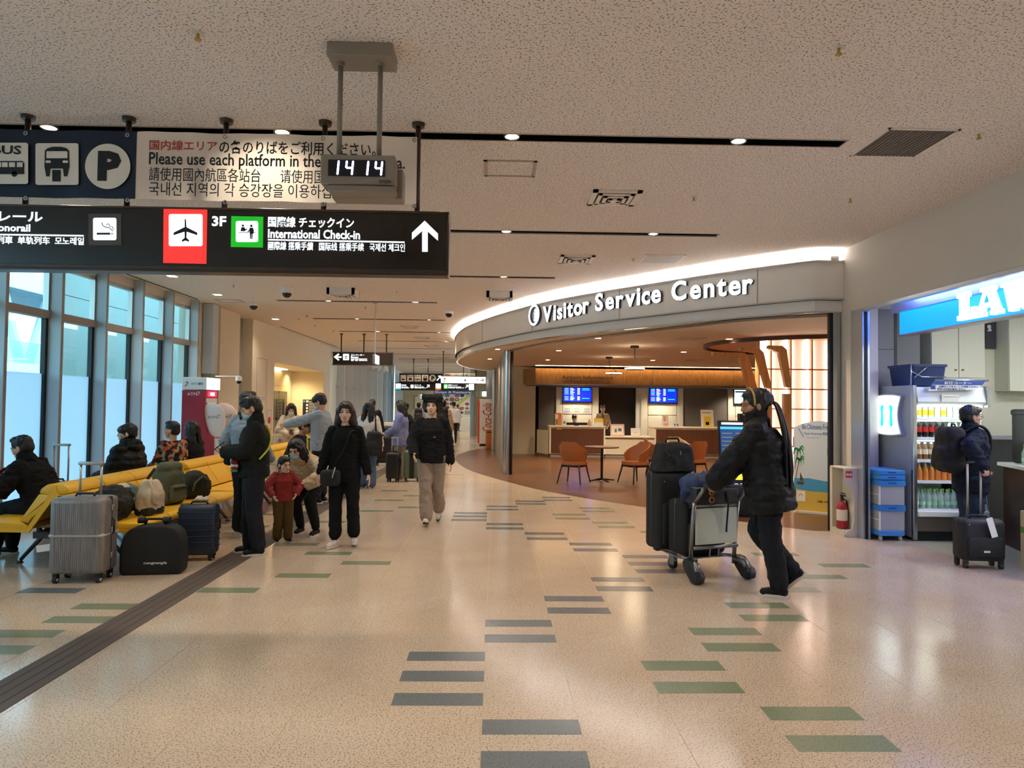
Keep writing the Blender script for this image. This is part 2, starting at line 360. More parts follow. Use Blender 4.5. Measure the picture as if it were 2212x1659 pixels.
# --------------------------------------------------------------- left wall beyond the glazing, lift lobby, far windows
WX = -6.15
mat('lobby_glow', 'efdcae', .6); mat('lift_glass', '17140f', .12); mat('panel_line', '9c9382', .8)
b = MB()
b.box((XW-.3, 15.0, 0), (WX-.12, 15.9, CEIL)); b.box((WX-.3, 15.9, 0), (WX, 17.1, CEIL)); b.box((WX-.5, 17.1, 0), (WX-.28, 18.0, CEIL)); b.box((WX-.3, 18.0, 0), (WX, 19.8, CEIL))
b.box((WX-.3, 19.8, 2.72), (WX, 25.4, CEIL)); b.box((WX-.3, 25.4, 0), (WX, 26.4, CEIL)); b.box((WX-1.2, 25.4, 0), (WX-.3, 25.6, 2.75)); b.box((WX-1.2, 19.6, 0), (WX-.3, 19.8, 2.75)); b.box((WX-1.2, 19.6, 2.72), (WX-.3, 25.6, 2.8)); b.box((WX-1.3, 19.6, 0), (WX-1.1, 25.6, 2.8))
struct('wall_left_lobby', b, 'wall_warm', label='cream wall around the lift lobby')
q = MB(); q.box((WX-.279, 17.1, 0), (WX-.26, 18.0, CEIL)); struct('trim_1', q, 'wall_grey', label='grey recessed strip in the cream wall')
q = MB()
for y0, y1, z0, z1 in ((18.35, 19.15, 1.72, 2.75), (18.35, 19.15, .05, 1.68), (19.25, 19.6, .4, 1.4)):
    for a_, c_, d_, e_ in ((y0, y1, z0, z0+.012), (y0, y1, z1-.012, z1), (y0, y0+.012, z0, z1), (y1-.012, y1, z0, z1)): q.box((WX, a_, d_), (WX+.004, c_, e_))
struct('trim_2', q, 'panel_line', label='outlines of the service panels in the cream wall')
q = MB(); q.lathe([(.09, 0), (.09, .02), (.05, .035), (.001, .04)], 20, m=Matrix.Translation((WX, 19.42, 1.12)) @ Matrix.Rotation(R(90), 4, 'Y')); o = q.build('fire_alarm', mat('alarm_red', 'c8231c', .35), None, True); tag(o, 'round red fire alarm on the cream wall', 'alarm')
q = MB(); q.box((WX+.001, 19.3, .72), (WX+.02, 19.55, .9), .004); o = q.build('fire_plate', 'alarm_red'); tag(o, 'small red fire equipment plate on the cream wall', 'sign'); text('lettering', '消火', mat('white_paint', 'f0efe9', .5), o, -.1, .1, .74, .88).matrix_local = Matrix.Translation((WX+.021, 19.42, 0)) @ Matrix.Rotation(R(90), 4, 'Z')
lift = thing('lift_door', 'glass lift doors in a pale steel frame inside the lobby', 'lift', (WX-1.1, 23.6, 0)); 
bx('door_frame', mat('lift_frame', 'd8c79c', .35, .4), lift, (0, -1.1, 0), (.06, 1.2, 2.15)); bx('header_panel', 'lift_frame', lift, (.0, -1.2, 2.16), (.05, 1.3, 2.6))
for k in (0, 1): bx('door_leaf', 'lift_glass', lift, (.06, -.9+k*.95, .02), (.075, .0+k*.95, 1.98))
for k in range(5): bx('cab_rail', 'alu', lift, (.076, -.75+k*.36, .05), (.08, -.72+k*.36, 1.9))
spot('lobby_lamp', (WX-.7, 22.2, 2.65), 90, (1, .76, .38), 150, 1, .1); spot('lobby_lamp', (WX-.75, 24.6, 2.65), 80, (1, .76, .38), 150, 1, .1)
q = MB(); q.box((-1.6, -.12, -.02), (1.6, .12, 0)); o = q.build('lobby_cove_lamp', mat('lobby_emit', 'fff0c8', .4, emit=6, ecol='ffdf9a'), None, loc=(WX-.98, 22.4, 2.715), rot=(0, 0, R(90))); tag(o, 'glowing warm light strip over the lift doors', 'light')
# far glazing with deep fins
FY2 = [26.7+1.57*k for k in range(9)]; mat('far_pane', 'a9b8bd', .5); mat('far_fin', 'e6ddd0', .5)
b = MB(); b.box((WX-.25, 26.4, 0), (WX-.05, 39.2, .3)); b.box((WX-.25, 26.4, 3.3), (WX, 39.2, CEIL)); wl2 = struct('wall_left_far', b, 'trim_white', label='sill of the far glazed wall')
for y in FY2:
    q = MB(); q.box((WX-.2, y-.06, 0), (WX+.14, y+.06, CEIL-.3)); q.build('window_fin', 'far_fin', wl2)
for k, y in enumerate(FY2[:-1]):
    q = MB(); q.box((WX-.16, y+.05, .3), (WX-.15, y+1.52, 3.3)); o = q.build('frosted_pane', 'far_pane', wl2)
    q = MB(); q.box((WX-.15, y+.05, 2.2), (WX-.12, y+1.52, 2.28)); q.build('transom', 'alu', wl2)
b = MB(); b.box((WX-.3, 39.2, 0), (WX+.0, YE, CEIL)); wl3 = struct('wall_left_end', b, 'wall_cream', label='pale ribbed wall at the far end of the hall')
for k in range(7):
    q = MB(); q.box((WX, 40+k*.9, 0), (WX+.12, 40.14+k*.9, 3.4)); q.build('window_fin', 'fin_white', wl3)
q = MB(); q.cyl((WX+.5, 38.6, 0), (WX+.5, 38.6, CEIL), .2, n=20); struct('column_1', q, 'steel', smooth='auto', label='grey steel column at the far left windows')
# --------------------------------------------------------------- right wall, beside and above the shop opening
OPY0, OPY1, OPZ = 2.2, 8.72, 2.86
mat('wall_right', 'cfc6b8', .6, spec=.25); speckle(MATS['wall_right'], 'cfc6b8', 'b5ab9d', 120, .6, .1, .5)
b = MB(); b.box((XR, YB, OPZ), (XR+.08, OPY1, CEIL)); b.box((XR, YB, 0), (XR+.08, OPY0, OPZ)); b.box((XR, OPY1, 0), (XR+.08, 9.24, CEIL)); b.box((XR, 9.24, 0), (5.03, 9.32, CEIL)); b.box((XR+.08, YB, 3.05), (9.6, 9.24, 3.1))
struct('wall_right', b, 'wall_right', label='beige wall above and beside the convenience store opening')
mat('jamb_metal', 'c3ccd6', .3, .75)
q = MB(); q.box((XR-.006, OPY1, 0), (XR-.001, 9.0, OPZ)); q.box((XR-.006, OPY1-.012, 0), (XR+.085, OPY1, OPZ)); jm = struct('trim_3', q, 'jamb_metal', label='brushed metal jamb of the store opening')
q = MB(); q.box((XR-.006, OPY0, OPZ-.05), (XR+.05, OPY1-.012, OPZ), .004); q.build('head_rail', 'jamb_metal', jm)
q = MB(); q.box((XR+.05, OPY0, OPZ-.03), (XR+.085, OPY1-.02, OPZ-.001)); q.box((XR+.02, OPY1-.03, 0), (XR+.05, OPY1-.013, OPZ-.05)); q.build('shutter_groove', 'dark_frame', jm)
# --------------------------------------------------------------- back of the hall (behind the photographer) and far end
b = MB(); b.box((-12, YB-.2, 0), (12, YB, CEIL)); struct('wall_back', b, 'wall_cream')
mat('green_wall', 'b9b79c', .6); mat('pale_wall', 'e3dcc8', .6)
b = MB(); b.box((-7, YE, 0), (12, YE+.2, CEIL)); struct('wall_far', b, 'green_wall', label='pale green wall at the far end of the hall')
b = MB(); b.box((-1.0, 36.0, 0), (1.0, 36.2, CEIL)); b.box((-.25, 29.5, 0), (.1, 36.0, CEIL)); struct('wall_right_far', b, 'green_wall', label='pale green wall behind the vending machine')
q = MB(); q.cyl((-1.12, 35.2, 0), (-1.12, 35.2, CEIL), .16, n=20); struct('column_2', q, 'steel', smooth='auto', label='steel column beside the restaurant poster')
q = MB(); q.box((-.4, 29.3, 0), (-.15, 29.5, CEIL)); struct('column_3', q, 'steel', label='steel post beyond the vending machine')
d = thing('door_1', 'plain pale door at the far end of the hall', None, (-5.35, YE-.06, 0)); d['kind'] = 'structure'
bx('door_leaf', 'wall_cream', d, (.0, 0, 0), (1.05, .05, 2.1)); bx('kick_plate', 'wall_grey', d, (.0, -.01, 0), (1.05, 0, .6)); bx('door_handle', 'steel', d, (.92, -.08, .95), (.98, 0, 1.1)); bx('door_frame', 'panel_line', d, (-.08, .02, 0), (1.13, .055, 2.18)); bx('door_mark', 'alarm_red', d, (.45, -.005, 1.5), (.53, 0, 1.58))
# --------------------------------------------------------------- outside
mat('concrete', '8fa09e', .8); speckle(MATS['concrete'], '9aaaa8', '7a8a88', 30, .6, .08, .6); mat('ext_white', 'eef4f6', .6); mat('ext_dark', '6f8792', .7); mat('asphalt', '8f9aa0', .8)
b = MB(); b.quad((-80, -40, -.3), (-7, -40, -.3), (-7, 80, -.3), (-80, 80, -.3)); struct('ground_outside', b, 'asphalt', label='pale forecourt outside the windows')
ew = thing('concrete_pier', 'grey concrete wall standing outside the windows', 'wall', (-9.4, 15.6, 0))
for k in range(4):
    for j in range(4): bx('concrete_panel', 'concrete', ew, (-.3, k*3.4, -.3+j*2.1), (0, k*3.4+3.385, 1.785+j*2.1))
b = MB(); b.box((-11, 4, 5.2), (-7.2, 15.5, 5.5)); o = b.build('entrance_canopy', 'ext_dark'); tag(o, 'dark canopy over the pavement outside the windows', 'canopy')
br = thing('walkway_bridge', 'white elevated walkway with slanted columns seen through the windows', 'bridge', (-24, 20, 0))
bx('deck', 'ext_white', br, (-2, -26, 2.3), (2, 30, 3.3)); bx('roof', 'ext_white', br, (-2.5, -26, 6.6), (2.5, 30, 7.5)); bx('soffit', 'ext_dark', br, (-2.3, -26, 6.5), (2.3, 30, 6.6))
for k in range(9):
    q = MB(); y = -22+k*6
    q.cyl((1.5, y, 3.3), (1.5, y-1.3, 6.6), .22, n=8); q.cyl((1.5, y+.6, 3.3), (1.5, y+1.9, 6.6), .22, n=8); q.build('slanted_column', 'ext_white', br)
    q = MB(); q.box((1.9, y-2.9, 3.3), (1.96, y+2.9, 4.3)); q.build('rail_panel', clearmat('rail_glass', 'a9cfd4', .6), br)
o = bx('terminal_building', 'ext_white', None, (-60, -10, 0), (-50, 70, 13)); tag(o, 'white terminal building far outside the windows', 'building')
for k in range(8):
    for j in range(2): bx('window', 'ext_dark', o, (-50, -6+k*9, 4.5+j*4), (-49.9, 1+k*9, 6.5+j*4))
# ================================================================ visitor service centre
mat('fascia', 'ece6dc', .35, .0); mat('fascia_joint', 'b9b2a4', .5); mat('vc_soffit', 'd2c1ad', .8, spec=.2); mat('vc_wall', 'd8cdb6', .7); mat('vc_dark', '5c554f', .8)
mat('vc_white', 'f0e6d0', .5); mat('wood', 'a9774a', .45); grain(MATS['wood'], '8f683f', 'ab8255', (1.2, 1.2, .5), 9, 5, bump=.05)
mat('wood_floor', '8a5a34', .28); grain(MATS['wood_floor'], '3a2213', '84593a', (.3, 6.5, 1), 4.0, 8, c3='5e3d25'); mat('wood_rib', 'c98a50', .5); grain(MATS['wood_rib'], 'bd7f45', 'd69a60', (3, 3, .4), 6, 4)
mat('slat_wood', '6e4028', .5); mat('cove', 'fbf6ea', .7, spec=.1); mat('cove_emit', 'ffffff', .4, emit=26, ecol='f6f6ff'); mat('letter_face', 'ffffff', .4, emit=2.4, ecol='f4f8ff'); mat('letter_side', '3a4048', .35, .3)
CURVE = catmull([(4.19, 9.25, 0), (3.64, 9.78, 0), (2.97, 10.55, 0), (2.42, 11.25, 0), (1.65, 12.25, 0), (.76, 13.7, 0), (-.24, 16.2, 0), (-.86, 18.5, 0), (-1.2, 21.6, 0), (-.95, 24.6, 0), (-.25, 26.6, 0), (.8, 27.6, 0), (2.2, 28.0, 0)], 6)
CURVE = [V((4.56, 9.25, 0))]+CURVE
def offset(c, d):
    out = []
    for i, p in enumerate(c):
        t = (c[min(i+1, len(c)-1)]-c[max(i-1, 0)]); n = V((t.y, -t.x, 0)).normalized(); out.append(p-n*d)
    return out
def sweep(c, prof, b):
    """profile of (outward offset, z) swept along the plan curve"""
    rows = [[V((q.x, q.y, z)) for q, z in zip((offset(c, o)[i] for o, _ in prof), (z for _, z in prof))] for i in range(len(c))]
    vr = [[b.bm.verts.new(p) for p in r] for r in rows]
    for i in range(len(vr)-1):
        for k in range(len(prof)-1): b.bm.faces.new((vr[i][k], vr[i+1][k], vr[i+1][k+1], vr[i][k+1]))
# sign of the outward offset: outward is away from the centre (towards the hall)
_sg = 1 if (offset(CURVE, 1)[10]-V((6, 18, 0))).length > (CURVE[10]-V((6, 18, 0))).length else -1
def sw(name, m, prof, parent=None, smooth=True):
    b = MB(); sweep(CURVE, [(o*_sg, z) for o, z in prof], b); o = b.build(name, m, parent, 'auto' if smooth else False)
    return o
ZT, ZM, ZS = 3.55, 3.03, 2.87
fas = thing('visitor_center_fascia', 'long curved grey fascia carrying the Visitor Service Center letters', 'fascia')
sw('upper_band', 'fascia', [(.05, ZM), (.05, ZT), (.02, ZT), (.02, ZT-.1)], fas); sw('lower_band', 'fascia', [(0, ZS), (0, ZM), (.05, ZM)], fas)
sw('top_lip', 'fascia_joint', [(.075, ZT-.03), (.075, ZT), (.0, ZT), (0, ZT-.03)], fas); sw('middle_lip', 'fascia_joint', [(.05, ZM+.02), (.07, ZM+.02), (.07, ZM-.0), (.0, ZM)], fas); sw('bottom_lip', mat('lip_chrome', 'd9c9b4', .15, 1), [(0, ZS+.012), (.012, ZS+.012), (.012, ZS-.004), (-.03, ZS-.004)], fas)
cumul = [0]
for i in range(1, len(CURVE)): cumul.append(cumul[-1]+(CURVE[i]-CURVE[i-1]).length)
OUT = offset(CURVE, .055*_sg)
def on_curve(p):   # outward face point and tangent at the curve point nearest a plan position
    best = None
    for i in range(len(OUT)-1):
        a, c = OUT[i], OUT[i+1]; t = max(0, min(1, (V((p[0], p[1], 0))-a).dot(c-a)/(c-a).length_squared)); q = a+(c-a)*t; d = (q-V((p[0], p[1], 0))).length
        if best is None or d < best[0]: best = (d, q, (c-a).normalized(), i)
    return best[1], best[2]
# letters: each set on the curve at its measured place (left px, right px, base y, height px)
def on_ray(px, py):
    d = _ray(px, py); d = V((d.x, d.y, 0)); best = None
    for i in range(len(OUT)-1):
        a, c = OUT[i], OUT[i+1]; e = c-a; den = d.x*e.y-d.y*e.x
        if abs(den) < 1e-9: continue
        u = (a.x*e.y-a.y*e.x)/den; w = (a.x*d.y-a.y*d.x)/den
        if -.001 <= w <= 1.001 and u > 0 and (best is None or u < best[0]): best = (u, d*u, e.normalized())
    return best[1], best[2]
for px, py in ((1042, 690), (1150, 670), (1338, 640), (1636, 590)):
    q_, t = on_ray(px, py)
    q = MB(); q.box((-.008, -.003, ZM+.02), (.008, .003, ZT-.03)); q.build('panel_joint', 'fascia_joint', fas, loc=(q_.x, q_.y, 0), rot=(0, 0, math.atan2(t.y, t.x)))
def letters(word, x0, x1, yb0, yb1):
    cu = bpy.data.curves.new('l', 'FONT'); widths = []; pen = 0; recs = []
    for ch in word:
        cu.body = ch; cu.offset = .022; cu.extrude = .02; cu.resolution_u = 4
        ob = bpy.data.objects.new('l', cu.copy()); me = evaluate(ob); xs = [v.co.x for v in me.vertices]; w = max(xs)-min(xs); recs.append((ch, me, min(xs), w, pen)); pen += w+.09
    tot = pen-.09
    for ch, me, mx, w, pn in recs:
        f = (pn+w/2)/tot; px = x0+(x1-x0)*f; py = yb0+(yb1-yb0)*f
        q_, t = on_ray(px, py); z = at_y(px, py, q_.y).z
        if t.x < 0: t = -t
        s = .4
        ang = math.atan2(t.y, t.x)
        out = V((t.y, -t.x, 0))
        for v in me.vertices:
            c = v.co; v.co = V(((c.x-mx-w/2)*s*1.0, -.075 if c.z > 0 else -.055, c.y*s))
        side = me.copy()
        for v in side.vertices: v.co.y = -.055 if v.co.y < -.06 else -.002
        o = mkobj('letter', side, 'letter_side', fas, loc=(q_.x, q_.y, z), rot=(0, 0, ang))
        for v in me.vertices: v.co.y = -.062 if v.co.y < -.06 else -.056
        mkobj('letter_face', me, 'letter_face', o)
letters('Visitor', 1177, 1277, 697, 675); letters('Service', 1290, 1432, 672, 652); letters('Center', 1453, 1630, 650, 633)
q_, t = on_ray(1159, 682)
if t.x < 0: t = -t
q = MB(); n = 28; A = [[(r*math.cos(2*PI*k/n), y, r*1.0*math.sin(2*PI*k/n)) for k in range(n)] for r, y in ((.2, -.055), (.2, 0), (.165, 0), (.165, -.055))]
q.loft([[V(p_) for p_ in a] for a in A], close=True); zi = at_y(1159, 681, q_.y).z
ic = q.build('letter', 'letter_side', fas, loc=(q_.x, q_.y, zi), rot=(0, 0, math.atan2(t.y, t.x)))
q = MB(); A = [[(r*math.cos(2*PI*k/n), y, r*math.sin(2*PI*k/n)) for k in range(n)] for r, y in ((.2, -.062), (.2, -.056), (.165, -.056), (.165, -.062))]; q.loft([[V(p_) for p_ in a] for a in A], close=True); q.build('letter_face', 'letter_face', ic)
flat('letter_face', 'letter_face', ic, [rect(-.045, .05, -.105, -.083), rect(-.016, .02, -.083, .03), rect(-.04, .02, .03, .048), circ(.0, .09, .024, 12)], -.002, .03)
# cove above the fascia: back wall, floor and the hidden lamp strip
sw('wall_cove', 'cove', [(-.32, ZT-.12), (-.32, CEIL)])['kind'] = 'structure'
q = sw('trim_cove', 'cove', [(.02, ZT-.1), (-.32, ZT-.1)]); q['kind'] = 'structure'
o = sw('cove_light_strip', 'cove_emit', [(-.02, ZT-.095), (-.02, ZT-.04), (-.07, ZT-.04), (-.07, ZT-.095)]); tag(o, 'white light strip hidden on top of the curved fascia', 'light')
# soffit / ceiling of the centre, wooden floor
b = MB(); b.prism([(p.x, p.y) for p in offset(CURVE, -.03*_sg)]+[(12, 28), (12, 10.4), (5.0, 10.4), (5.0, 9.33), (4.6, 9.33)], .1, 'z', ZS+.002); vcc = struct('ceiling_visitor_center', b, 'vc_soffit', label='smooth tan ceiling of the visitor centre')
b = MB(); b.prism([(p.x, p.y) for p in offset(CURVE, .0)]+[(12, 28), (12, 10.4), (5.0, 10.4), (5.0, 9.4)], .012, 'z', -.01); struct('floor_visitor_center', b, 'wood_floor', label='brown wooden floor of the visitor centre')
# glazing track in the soffit, steel posts
TRK = [V((4.5, 9.3, 0)), V((3.61, 9.95, 0)), V((2.98, 10.85, 0)), V((1.78, 12.85, 0)), V((.95, 14.4, 0)), V((.32, 16.3, 0))]
q = MB(); q.tube([p+V((0, 0, ZS-.008)) for p in catmull(TRK, 6)], .03, 4); q.build('door_track', mat('track_metal', '6a6e72', .25, .8), vcc)
for i, (x, y, r) in enumerate(((.26, 16.45, .085), (-.06, 24.6, .085))):
    q = MB(); q.cyl((x, y, 0), (x, y, ZS), r, n=20); o = struct('column_%d' % (4+i), q, 'steel', smooth='auto', label=('steel column at the corner of the visitor centre', 'second steel column behind the first at the visitor centre')[i])
    q = MB(); q.box((x+.085, y-.05, 0), (x+.13, y+.05, ZS)); q.build('door_seal', 'dark_frame', o)
q = MB(); q.box((4.44, 9.26, 0), (4.54, 9.36, ZS)); o = struct('column_6', q, 'steel', label='steel jamb post at the right end of the visitor centre'); q = MB(); q.box((4.40, 9.28, 0), (4.438, 9.34, ZS)); q.build('door_seal', 'dark_frame', o)
glassmat('vc_glass', 'eef2ee')
gd = thing('glass_partition', 'row of folded glass doors between the two steel columns', 'partition', (.1, 20.5, 0))
for k in range(5): bx('glass_panel', 'vc_glass', gd, (.02-.03*k, -3.7+k*1.5, .03), (.035-.03*k, -2.3+k*1.5, ZS-.05))
for k in range(6): bx('panel_stile', 'alu', gd, (-.02-.03*k+.04, -3.75+k*1.5, .0), (.07-.03*k, -3.69+k*1.5, ZS-.02))
# walls of the centre
b = MB(); b.box((-.0, 25.4, 0), (12, 25.6, ZS)); struct('wall_visitor_back', b, 'vc_dark', label='dark back wall of the visitor centre')
b = MB(); b.box((.33, 23.4, 0), (1.3, 23.5, ZS)); b.box((.3, 23.4, 0), (.4, 25.4, ZS)); struct('wall_visitor_left', b, 'vc_wall', label='cream wall left of the information desk')
b = MB(); b.box((11.5, 10.4, 0), (11.7, 25.4, ZS)); b.box((4.98, 10.3, 0), (11.7, 10.4, ZS)); b.box((4.98, 9.32, 0), (5.03, 10.3, ZS)); struct('wall_visitor_right', b, 'vc_wall')
YK = 24.3
mat('grey_fabric', '7d746c', .9)
def BX(px, Y): return (px-1074)/FPX*Y
for i, (x0, x1, m, lab) in enumerate(((BX(1166, YK), BX(1203, YK), 'grey_fabric', 'grey panel beside the desk'), (BX(1480, YK), BX(1577, YK), 'grey_fabric', 'wide grey panel between two white bays'), (BX(1378, YK), BX(1389, YK), 'trim_white', 'pale door post'))):
    q = MB(); q.box((x0, YK, 0), (x1, YK+.15, 2.36)); o = q.build('wall_panel', m); tag(o, lab+' behind the information counter', 'panel')
for i, (p0, p1, s0, s1, lab) in enumerate(((1203, 1296, 1217, 1281, 'left'), (1388, 1480, 1404, 1466, 'middle'), (1577, 1680, 1588, 1650, 'right'))):
    x0, x1 = BX(p0, YK), BX(p1, YK)
    t = thing('wall_bay', 'cream panelled wall bay, %s of three behind the counter' % lab, 'wall bay', (0, YK-.05, 0))
    for a, c, z0, z1 in ((x0, x0+(x1-x0)*.16, 0, 2.36), (x0+(x1-x0)*.84, x1, 0, 2.36), (x0+(x1-x0)*.16, x0+(x1-x0)*.84, 1.32, 2.36), (x0+(x1-x0)*.16, x0+(x1-x0)*.5, 0, 1.31), (x0+(x1-x0)*.5, x0+(x1-x0)*.84, 0, 1.31)): bx('panel', 'vc_white', t, (a+.006, 0, z0), (c-.006, .2, z1-.008), .004)
    x0, x1 = BX(s0, YK), BX(s1, YK)
    t = thing('flight_screen', ('blue flight information screen on the left wall bay', 'blue flight information screen on the middle wall bay', 'white advertising screen on the right wall bay')[i], 'screen', (0, YK-.06, 0))
    bx('bezel', mat('bezel', '0c0c0e', .3), t, (x0, -.06, 1.71), (x1, 0, 2.24), .006); 
    bx('display', mat('screen_blue', '0a1fd0', .3, emit=.9, ecol='0c2cff') if i < 2 else mat('screen_white', 'dff4f6', .3, emit=.9, ecol='cfeef2'), t, (x0+.03, -.065, 1.75), (x1-.03, -.06, 2.21))
    w = x1-x0
    if i < 2:
        mat('scr_txt', 'e8f4ff', .4, emit=1.1); mat('scr_cyan', '30d8f0', .4, emit=1); mat('scr_pink', 'e870c0', .4, emit=1)
        P1, P2, P3 = [], [], []
        for r_ in range(9):
            z = 2.185-r_*.048
            if r_ == 5: P2.append(rect(x0+w*.28, x0+w*.38, z, z+.02)); continue
            P1.append(rect(x0+w*.26, x0+w*(.36+.04*(r_ % 2)), z, z+.024)); P1.append(rect(x0+w*.5, x0+w*.58, z, z+.024))
            (P3 if r_ % 3 == 1 else P2).append(rect(x0+w*.07, x0+w*.2, z, z+.026))
            if r_ in (0, 1, 7): P2.append(rect(x0+w*.66, x0+w*.9, z, z+.02))
        
        for nm_, mm_, pp_ in (('flight_rows', 'scr_txt', P1), ('flight_times', 'scr_cyan', P2), ('flight_codes', 'scr_pink', P3)): flat(nm_, mm_, t, pp_, -.066, .001)['kind'] = 'stuff'
    else:
        flat('ad_shape', mat('scr_teal', '1fb0c0', .4, emit=.8), t, [circ((x0+x1)/2, 2.0, .25, 20, .08)], -.066, .001); flat('ad_bar', 'scr_pink', t, [rect(x0+.3, x0+.6, 1.8, 1.86)], -.066, .001); flat('ad_title', mat('scr_grey', '7d8a90', .4), t, [rect(x0+.05, x1-.1, 2.12, 2.17)], -.066, .001)
t = thing('notice_set', 'three small white notices under the left flight screen', 'notice', (0, YK-.055, 0))
for k, (a, c) in enumerate(((1221, 1236), (1242, 1257), (1262, 1278))):
    x0, x1 = BX(a, YK), BX(c, YK); bx('notice', 'white_paint', t, (x0, -.01, 1.37), (x1, 0, 1.54)); flat('notice_lines', mat('grey_print', '6b7480', .6), t, [rect(x0+.03, x1-.03, z, z+.012) for z in (1.5, 1.47, 1.42, 1.395)], -.011, .001)
# wooden bulkhead with the lettering
YW = 22.6
bh = thing('wood_bulkhead', 'oak veneered bulkhead over the information counter', 'bulkhead', (0, YW, 0))
xs = [BX(p, YW) for p in (1158, 1180, 1238, 1296, 1355, 1413, 1472, 1532, 1590, 1650)]
for a, c in zip(xs[:-1], xs[1:]): bx('panel', 'wood', bh, (a+.004, 0, 2.3), (c-.004, .3, 2.79), .003)
q = MB(); q.prism([(xs[0]-.004, 0), (xs[0]-.004, .3), (xs[0]-.25, .9), (xs[0]-.34, .7)], .49, 'z', 2.3); q.build('corner_panel', 'wood', bh)
bx('base_rail', mat('rail_metal', '8d8478', .3, .7), bh, (xs[0]-.2, -.02, 2.255), (xs[-1], .25, 2.3)); bx('under_panel', 'vc_dark', bh, (xs[0]-.2, .05, 2.24), (xs[-1], 1.75, 2.256))
text('lettering', 'Airport Information', mat('dark_letter', '41302a', .4, .3), bh, BX(1215, YW), BX(1326, YW), 2.42, 2.57, -.03, .01, .02)
o = bx('bulkhead_light', mat('warm_strip', 'ffe6b0', .4, emit=20, ecol='ffd494'), None, (xs[0], YW-.16, ZS-.006), (xs[-1], YW-.13, ZS-.001)); tag(o, 'warm light strip in the ceiling above the oak bulkhead', 'light')
for k in range(4): spot('bay_lamp', (BX((1250, 1340, 1435, 1600)[k], 23.8), 23.75, 2.2), 55, (1, .88, .68), 140, 1, .08)
# information counter
YC = 22.1
ct = thing('information_counter', 'information counter of two high slatted sections and a low desk', 'counter', (0, YC, 0))
def high(x0, x1):
    bx('carcass', 'vc_white', ct, (x0, 0, .1), (x1, .75, .94), .004); bx('counter_top', 'vc_white', ct, (x0-.02, -.05, .94), (x1+.02, .8, .975), .006); bx('plinth', mat('plinth', '8a8178', .5), ct, (x0+.03, .03, 0), (x1-.03, .7, .1))
    bx('slat_backing', mat('slat_gap', '2e1a12', .8), ct, (x0+.05, -.012, .13), (x1-.05, .0, .9))
    n = int((x1-x0-.1)/.042); me = None
    for k in range(n):
        if me is None:
            q = MB(); q.box((0, -.034, .13), (.026, -.012, .9)); o = q.build('slat', 'slat_wood', ct); me = o.data
        else:
            o = bpy.data.objects.new('slat', me); COL.objects.link(o); o.parent = ct
        o.location.x = x0+.055+k*.042
high(BX(1190, YC), BX(1311, YC)); high(BX(1418, YC), BX(1590, YC))
x0, x1 = BX(1311, YC), BX(1418, YC)
bx('low_front', 'vc_wall', ct, (x0, .05, .1), (x1, .1, .63)); bx('low_top', 'vc_white', ct, (x0, -.03, .63), (x1, .75, .665), .005); bx('low_plinth', 'plinth', ct, (x0, .08, 0), (x1, .5, .1))
q = MB(); q.prism([(BX(1190, YC)-.02, .05), (BX(1190, YC)-.02, .5), (BX(1190, YC)-.3, .95), (BX(1190, YC)-.34, .9)], .74, 'z', .08); q.build('side_gate', 'vc_white', ct)
# things on the counter
def onc(px, Y=22.35): return BX(px, Y)
def stand(name, label, cat, px0, px1, z0, h, m, Y=22.3, print_=None):
    t = thing(name, label, cat, ((onc(px0)+onc(px1))/2, Y, z0)); w = onc(px1)-onc(px0)
    q = MB(); q.box((-w/2, 0, 0), (w/2, .012, h), m=Matrix.Rotation(R(-10), 4, 'X')); q.build('card', m, t); bx('foot', 'trim_white', t, (-w/2, 0, 0), (w/2, .1, .008))
    if print_:
        for mm, rs in print_: o = flat('print', mm, t, [rect(-w/2+w*a, -w/2+w*b_, h*c_, h*d_) for a, b_, c_, d_ in rs], 0, .001); o.rotation_euler.x = R(-10)
    return t
mat('yellow_card', 'f0d040', .5); mat('orange_card', 'e07a3a', .5); mat('green_print', '4a9a60', .5); mat('pink_print', 'e8a0a0', .5)
stand('leaflet_stand', 'orange leaflet stand at the left end of the counter', 'leaflet', 1201, 1216, .975, .4, 'orange_card', print_=[('white_paint', [(.1, .5, .55, .9)]), ('green_print', [(.1, .5, .1, .45)])])
stand('table_sign', 'small white card next to the orange leaflets', 'sign', 1218, 1226, .975, .2, 'white_paint', print_=[('green_print', [(.2, .8, .3, .7)])])
stand('table_sign', 'white and yellow sign standing on the counter by the staff woman', 'sign', 1286, 1306, .975, .25, 'white_paint', print_=[('yellow_card', [(.0, 1, .5, 1)])])
stand('map_board', 'pink framed map board on the low desk', 'board', 1322, 1352, .666, .38, 'white_paint', print_=[('pink_print', [(.03, .97, .03, .1), (.03, .97, .9, .97), (.03, .08, .1, .9), (.92, .97, .1, .9)]), ('grey_print', [(.3, .45, .3, .6), (.55, .8, .4, .65)])])
stand('white_card', 'plain white card on the right of the low desk', 'card', 1366, 1387, .665, .26, 'white_paint', print_=[('grey_print', [(.4, .6, .45, .5)])])
stand('leaflet_stand', 'pink and white leaflets on the second counter section', 'leaflet', 1436, 1448, .975, .38, 'white_paint', print_=[('pink_print', [(.1, .9, .1, .3), (.1, .5, .45, .85)])])
stand('table_sign', 'little white card beside the pink leaflets', 'sign', 1457, 1471, .975, .13, 'white_paint', print_=[('grey_print', [(.2, .45, .2, .8), (.6, .9, .2, .8)])])
stand('leaflet_stand', 'yellow leaflet holder at the right of the counter', 'leaflet', 1526, 1541, .975, .34, 'yellow_card', print_=[('bezel', [(.2, .7, .2, .5)])])
